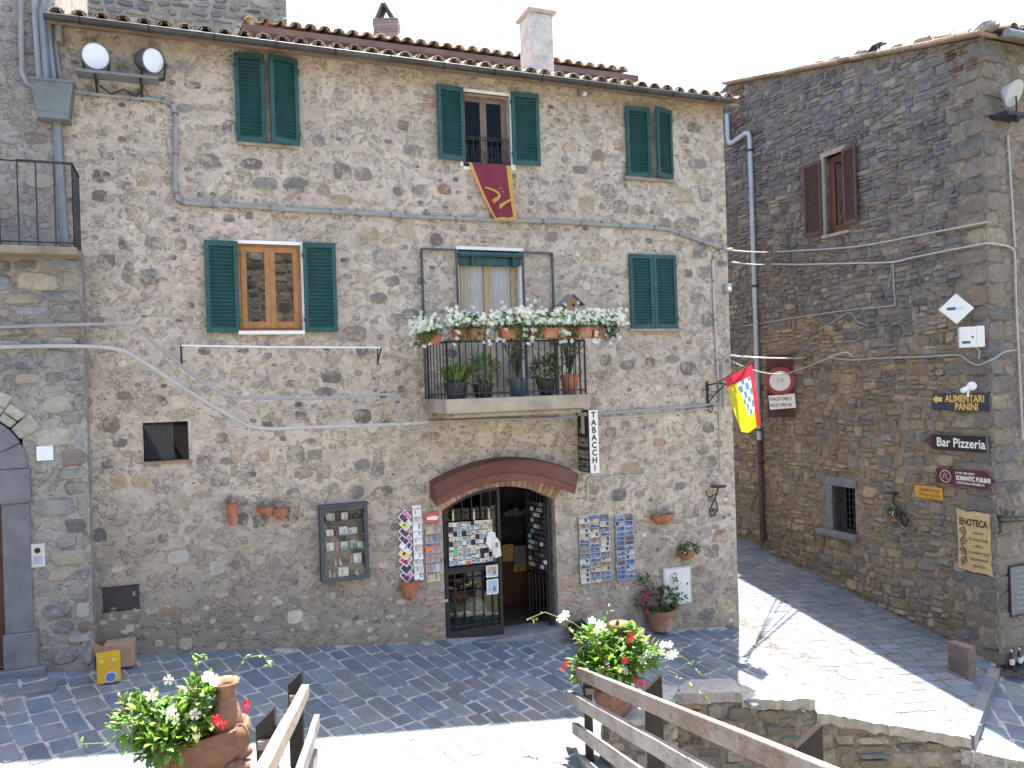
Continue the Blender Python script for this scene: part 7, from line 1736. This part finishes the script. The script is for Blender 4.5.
# ================================================================ terracotta planters with climbing white flowers
TPOT = colmat("planter_terracotta", 0.85, 0.25, 10.0, 0.9, 0.25, True, 0.02)
def planter(loc, rz, label, prz, seed, sprays, tendrils, whites, reds, jz=1.0):
    r = random.Random(seed); t = thing("terracotta_planter", label, "planter", loc, rz)
    pr = lambda o: setattr(o, "rotation_euler", (0, 0, prz)) or o
    c0 = (0.19,0.105,0.072)
    m = MB(); n, k = 84, 30; vs = []
    def body(a, q):      # q 0 bottom .. 1 rim
        s = 0.72 + 0.33*sin(min(1, q*1.05)*pi*0.56)
        L_, W_ = 0.42*s, 0.215*s
        ca, sa = cos(a), sin(a); x = math.copysign(abs(ca)**0.75, ca)*L_; y = math.copysign(abs(sa)**0.8, sa)*W_
        f = 0.016*abs(sin(q*13 + 1.3*sin(a*2)))*abs(sin(a*11 + (int(q*4.2) % 2)*pi/2)) + 0.006*sin(a*5+q*4)
        return (x*(1+f*2), y*(1+f*3), q*0.40 + (0.05*(x/0.42) if q > 0.6 else 0))
    for j in range(k+1):
        for i in range(n): vs.append(body(2*pi*i/n, j/k))
    for q, zz in ((0.90, 0.40), (0.86, 0.34)):
        for i in range(n): b = body(2*pi*i/n, 1.0); vs.append((b[0]*q, b[1]*q, b[2]+zz-0.40))
    f = [(j*n+i, j*n+(i+1) % n, (j+1)*n+(i+1) % n, (j+1)*n+i) for j in range(k+2) for i in range(n)] + [tuple(range(n-1,-1,-1))]
    m.add(vs, f, c0); pr(m.build("trough", TPOT, t, smooth='all', cols=True))
    pr(MB().lathe([(0.36,0.35),(0.0,0.37)], 24).build("soil", SOIL, t)).scale = (1, 0.5, 1)
    m = MB(); m.lathe([(0.10,0.25),(0.15,0.40),(0.155,0.50),(0.12,0.62),(0.092,0.70),(0.095,0.76),(0.13,0.82),(0.145,0.84),(0.136,0.855),(0.10,0.84),(0.075,0.80),(0.065,0.66),(0.0,0.62)], 26, (0.24,0,0), (0.25,0.145,0.10)); pr(m.build("neck_jar", TPOT, t, smooth=True, cols=True)).scale = (0.95, 0.95, jz)
    for c_, r_ in [((0.36,-0.12,0.36),(0.085,0.08,0.11)), ((0.36,0.12,0.36),(0.085,0.08,0.11)), ((0.33,-0.17,0.08),(0.12,0.06,0.07)), ((0.33,0.17,0.08),(0.12,0.06,0.07)), ((-0.40,0,0.36),(0.05,0.07,0.09))]:
        pr(MB().ball(c_, r_, 14, 9, c0).build("relief", TPOT, t, smooth='all', cols=True))
    fo = MB(); GL = [(0.16,0.15,0.05),(0.12,0.24,0.035),(0.16,0.30,0.05),(0.085,0.18,0.03),(0.20,0.34,0.07),(0.06,0.13,0.03)]
    for (c, rad, nl) in sprays: bushy(r, fo, c, rad, int(nl*1.3), 0.115, 0.055, 0.4, GL, 0.3)
    for pts in tendrils:
        pts = [Vector(p) for p in pts]; path = []
        for i in range(len(pts)-1):
            for q in range(5): path.append(pts[i].lerp(pts[i+1], q/5))
        path.append(pts[-1]); fo.tube(path, 0.005, 4, (0.20,0.20,0.06))
        for i, p in enumerate(path[1:]):
            if r.random() < 0.62: leaf(fo, p, rdir(r, 0.3), Vector((0,0,1)), r.uniform(0.04, 0.085), r.uniform(0.02, 0.04), tint(r.choice(GL), r))
    fo.build("foliage", LEAF, t, cols=True)
    fl_ = MB()
    for p in whites:
        for _ in range(p[3] if len(p) > 3 else 1):
            flower(fl_, Vector(p[:3]) + (Vector((r.gauss(0,.05), r.gauss(0,.04), r.gauss(0,.05))) if len(p) > 3 else Vector()), Vector((r.uniform(-.4,.4), -1, r.uniform(0.1,1.0))), r.uniform(0.045, 0.06), (0.80,0.79,0.74), r, 5, 0.15, (0.6,0.5,0.1))
    for p in reds:
        for _ in range(3): flower(fl_, Vector(p)+Vector((r.gauss(0,.03), r.gauss(0,.03), r.gauss(0,.03))), Vector((r.uniform(-.5,.5),-1,r.uniform(0,.6))), r.uniform(0.035,0.05), (0.62,0.025,0.06), r, 5, 0.35)
    fl_.build("blossoms", PETAL, t, cols=True)
planter((-3.04, 7.55, ptop_l), radians(14), "carved terracotta planter with white and red trailing flowers left of the ramp", 0, 71,
    [((-0.15,-0.05,0.52),(0.34,0.24,0.20),300), ((-0.52,-0.05,0.62),(0.26,0.2,0.20),160), ((0.02,0,0.70),(0.2,0.18,0.18),110), ((-0.30,-0.25,0.42),(0.25,0.1,0.16),120)],
    [[(-0.2,-0.1,0.55),(-0.45,-0.1,0.52),(-0.75,-0.1,0.44),(-1.0,-0.1,0.46)], [(-0.4,0,0.6),(-0.62,0,0.75),(-0.70,0,0.82)], [(-0.1,0,0.7),(-0.02,0,0.95),(0.0,0,1.1),(0.08,-0.02,1.12)], [(0.3,0,0.88),(0.42,0,1.05),(0.58,0,1.05),(0.66,0,0.92)], [(0.05,0,0.8),(-0.04,0,1.0),(-0.06,0,1.15)]],
    [(0.10,-0.10,0.92,5), (-0.20,-0.22,0.66,2), (-0.38,-0.20,0.86), (0.02,-0.22,0.62,1), (-0.25,-0.1,0.95)], [(0.20,-0.24,0.58), (0.42,-0.15,0.62)])
planter((1.16, 9.80, ptop_r), radians(-8), "carved terracotta planter with white and red trailing flowers behind the right fence", radians(75), 72,
    [((-0.05,-0.1,0.58),(0.38,0.30,0.24),330), ((0.28,-0.05,0.68),(0.28,0.2,0.16),150), ((-0.25,0,0.82),(0.22,0.18,0.22),130), ((-0.35,-0.1,0.5),(0.2,0.2,0.2),90), ((0.05,0.10,0.86),(0.22,0.14,0.12),80), ((0.22,0.05,0.85),(0.12,0.14,0.16),60)],
    [[(-0.2,0,0.8),(-0.5,0,1.05),(-0.85,0,1.18),(-1.05,0,1.10),(-0.95,0,1.08)], [(-0.4,0,0.85),(-0.55,0,0.95),(-0.60,0,1.05)], [(0.3,0,0.7),(0.6,0,0.78),(0.85,0,0.62),(1.0,0,0.45),(1.05,0,0.42)], [(0.35,0,0.6),(0.75,-0.05,0.45),(1.0,-0.05,0.22),(1.10,-0.05,0.12)], [(-0.05,0,0.8),(-0.08,0,1.1),(-0.06,0,1.25)]],
    [(-0.18,-0.15,1.05,5), (-0.62,-0.05,1.12,2), (0.32,-0.20,0.72,2), (0.55,-0.1,0.76,3), (0.72,-0.1,0.80,3), (-0.10,-0.28,0.50,2), (0.1,-0.28,0.55,2)], [(-0.60,-0.15,0.58), (0.08,-0.28,0.70), (0.28,-0.28,0.42), (0.16,-0.1,0.92)], 1.16)
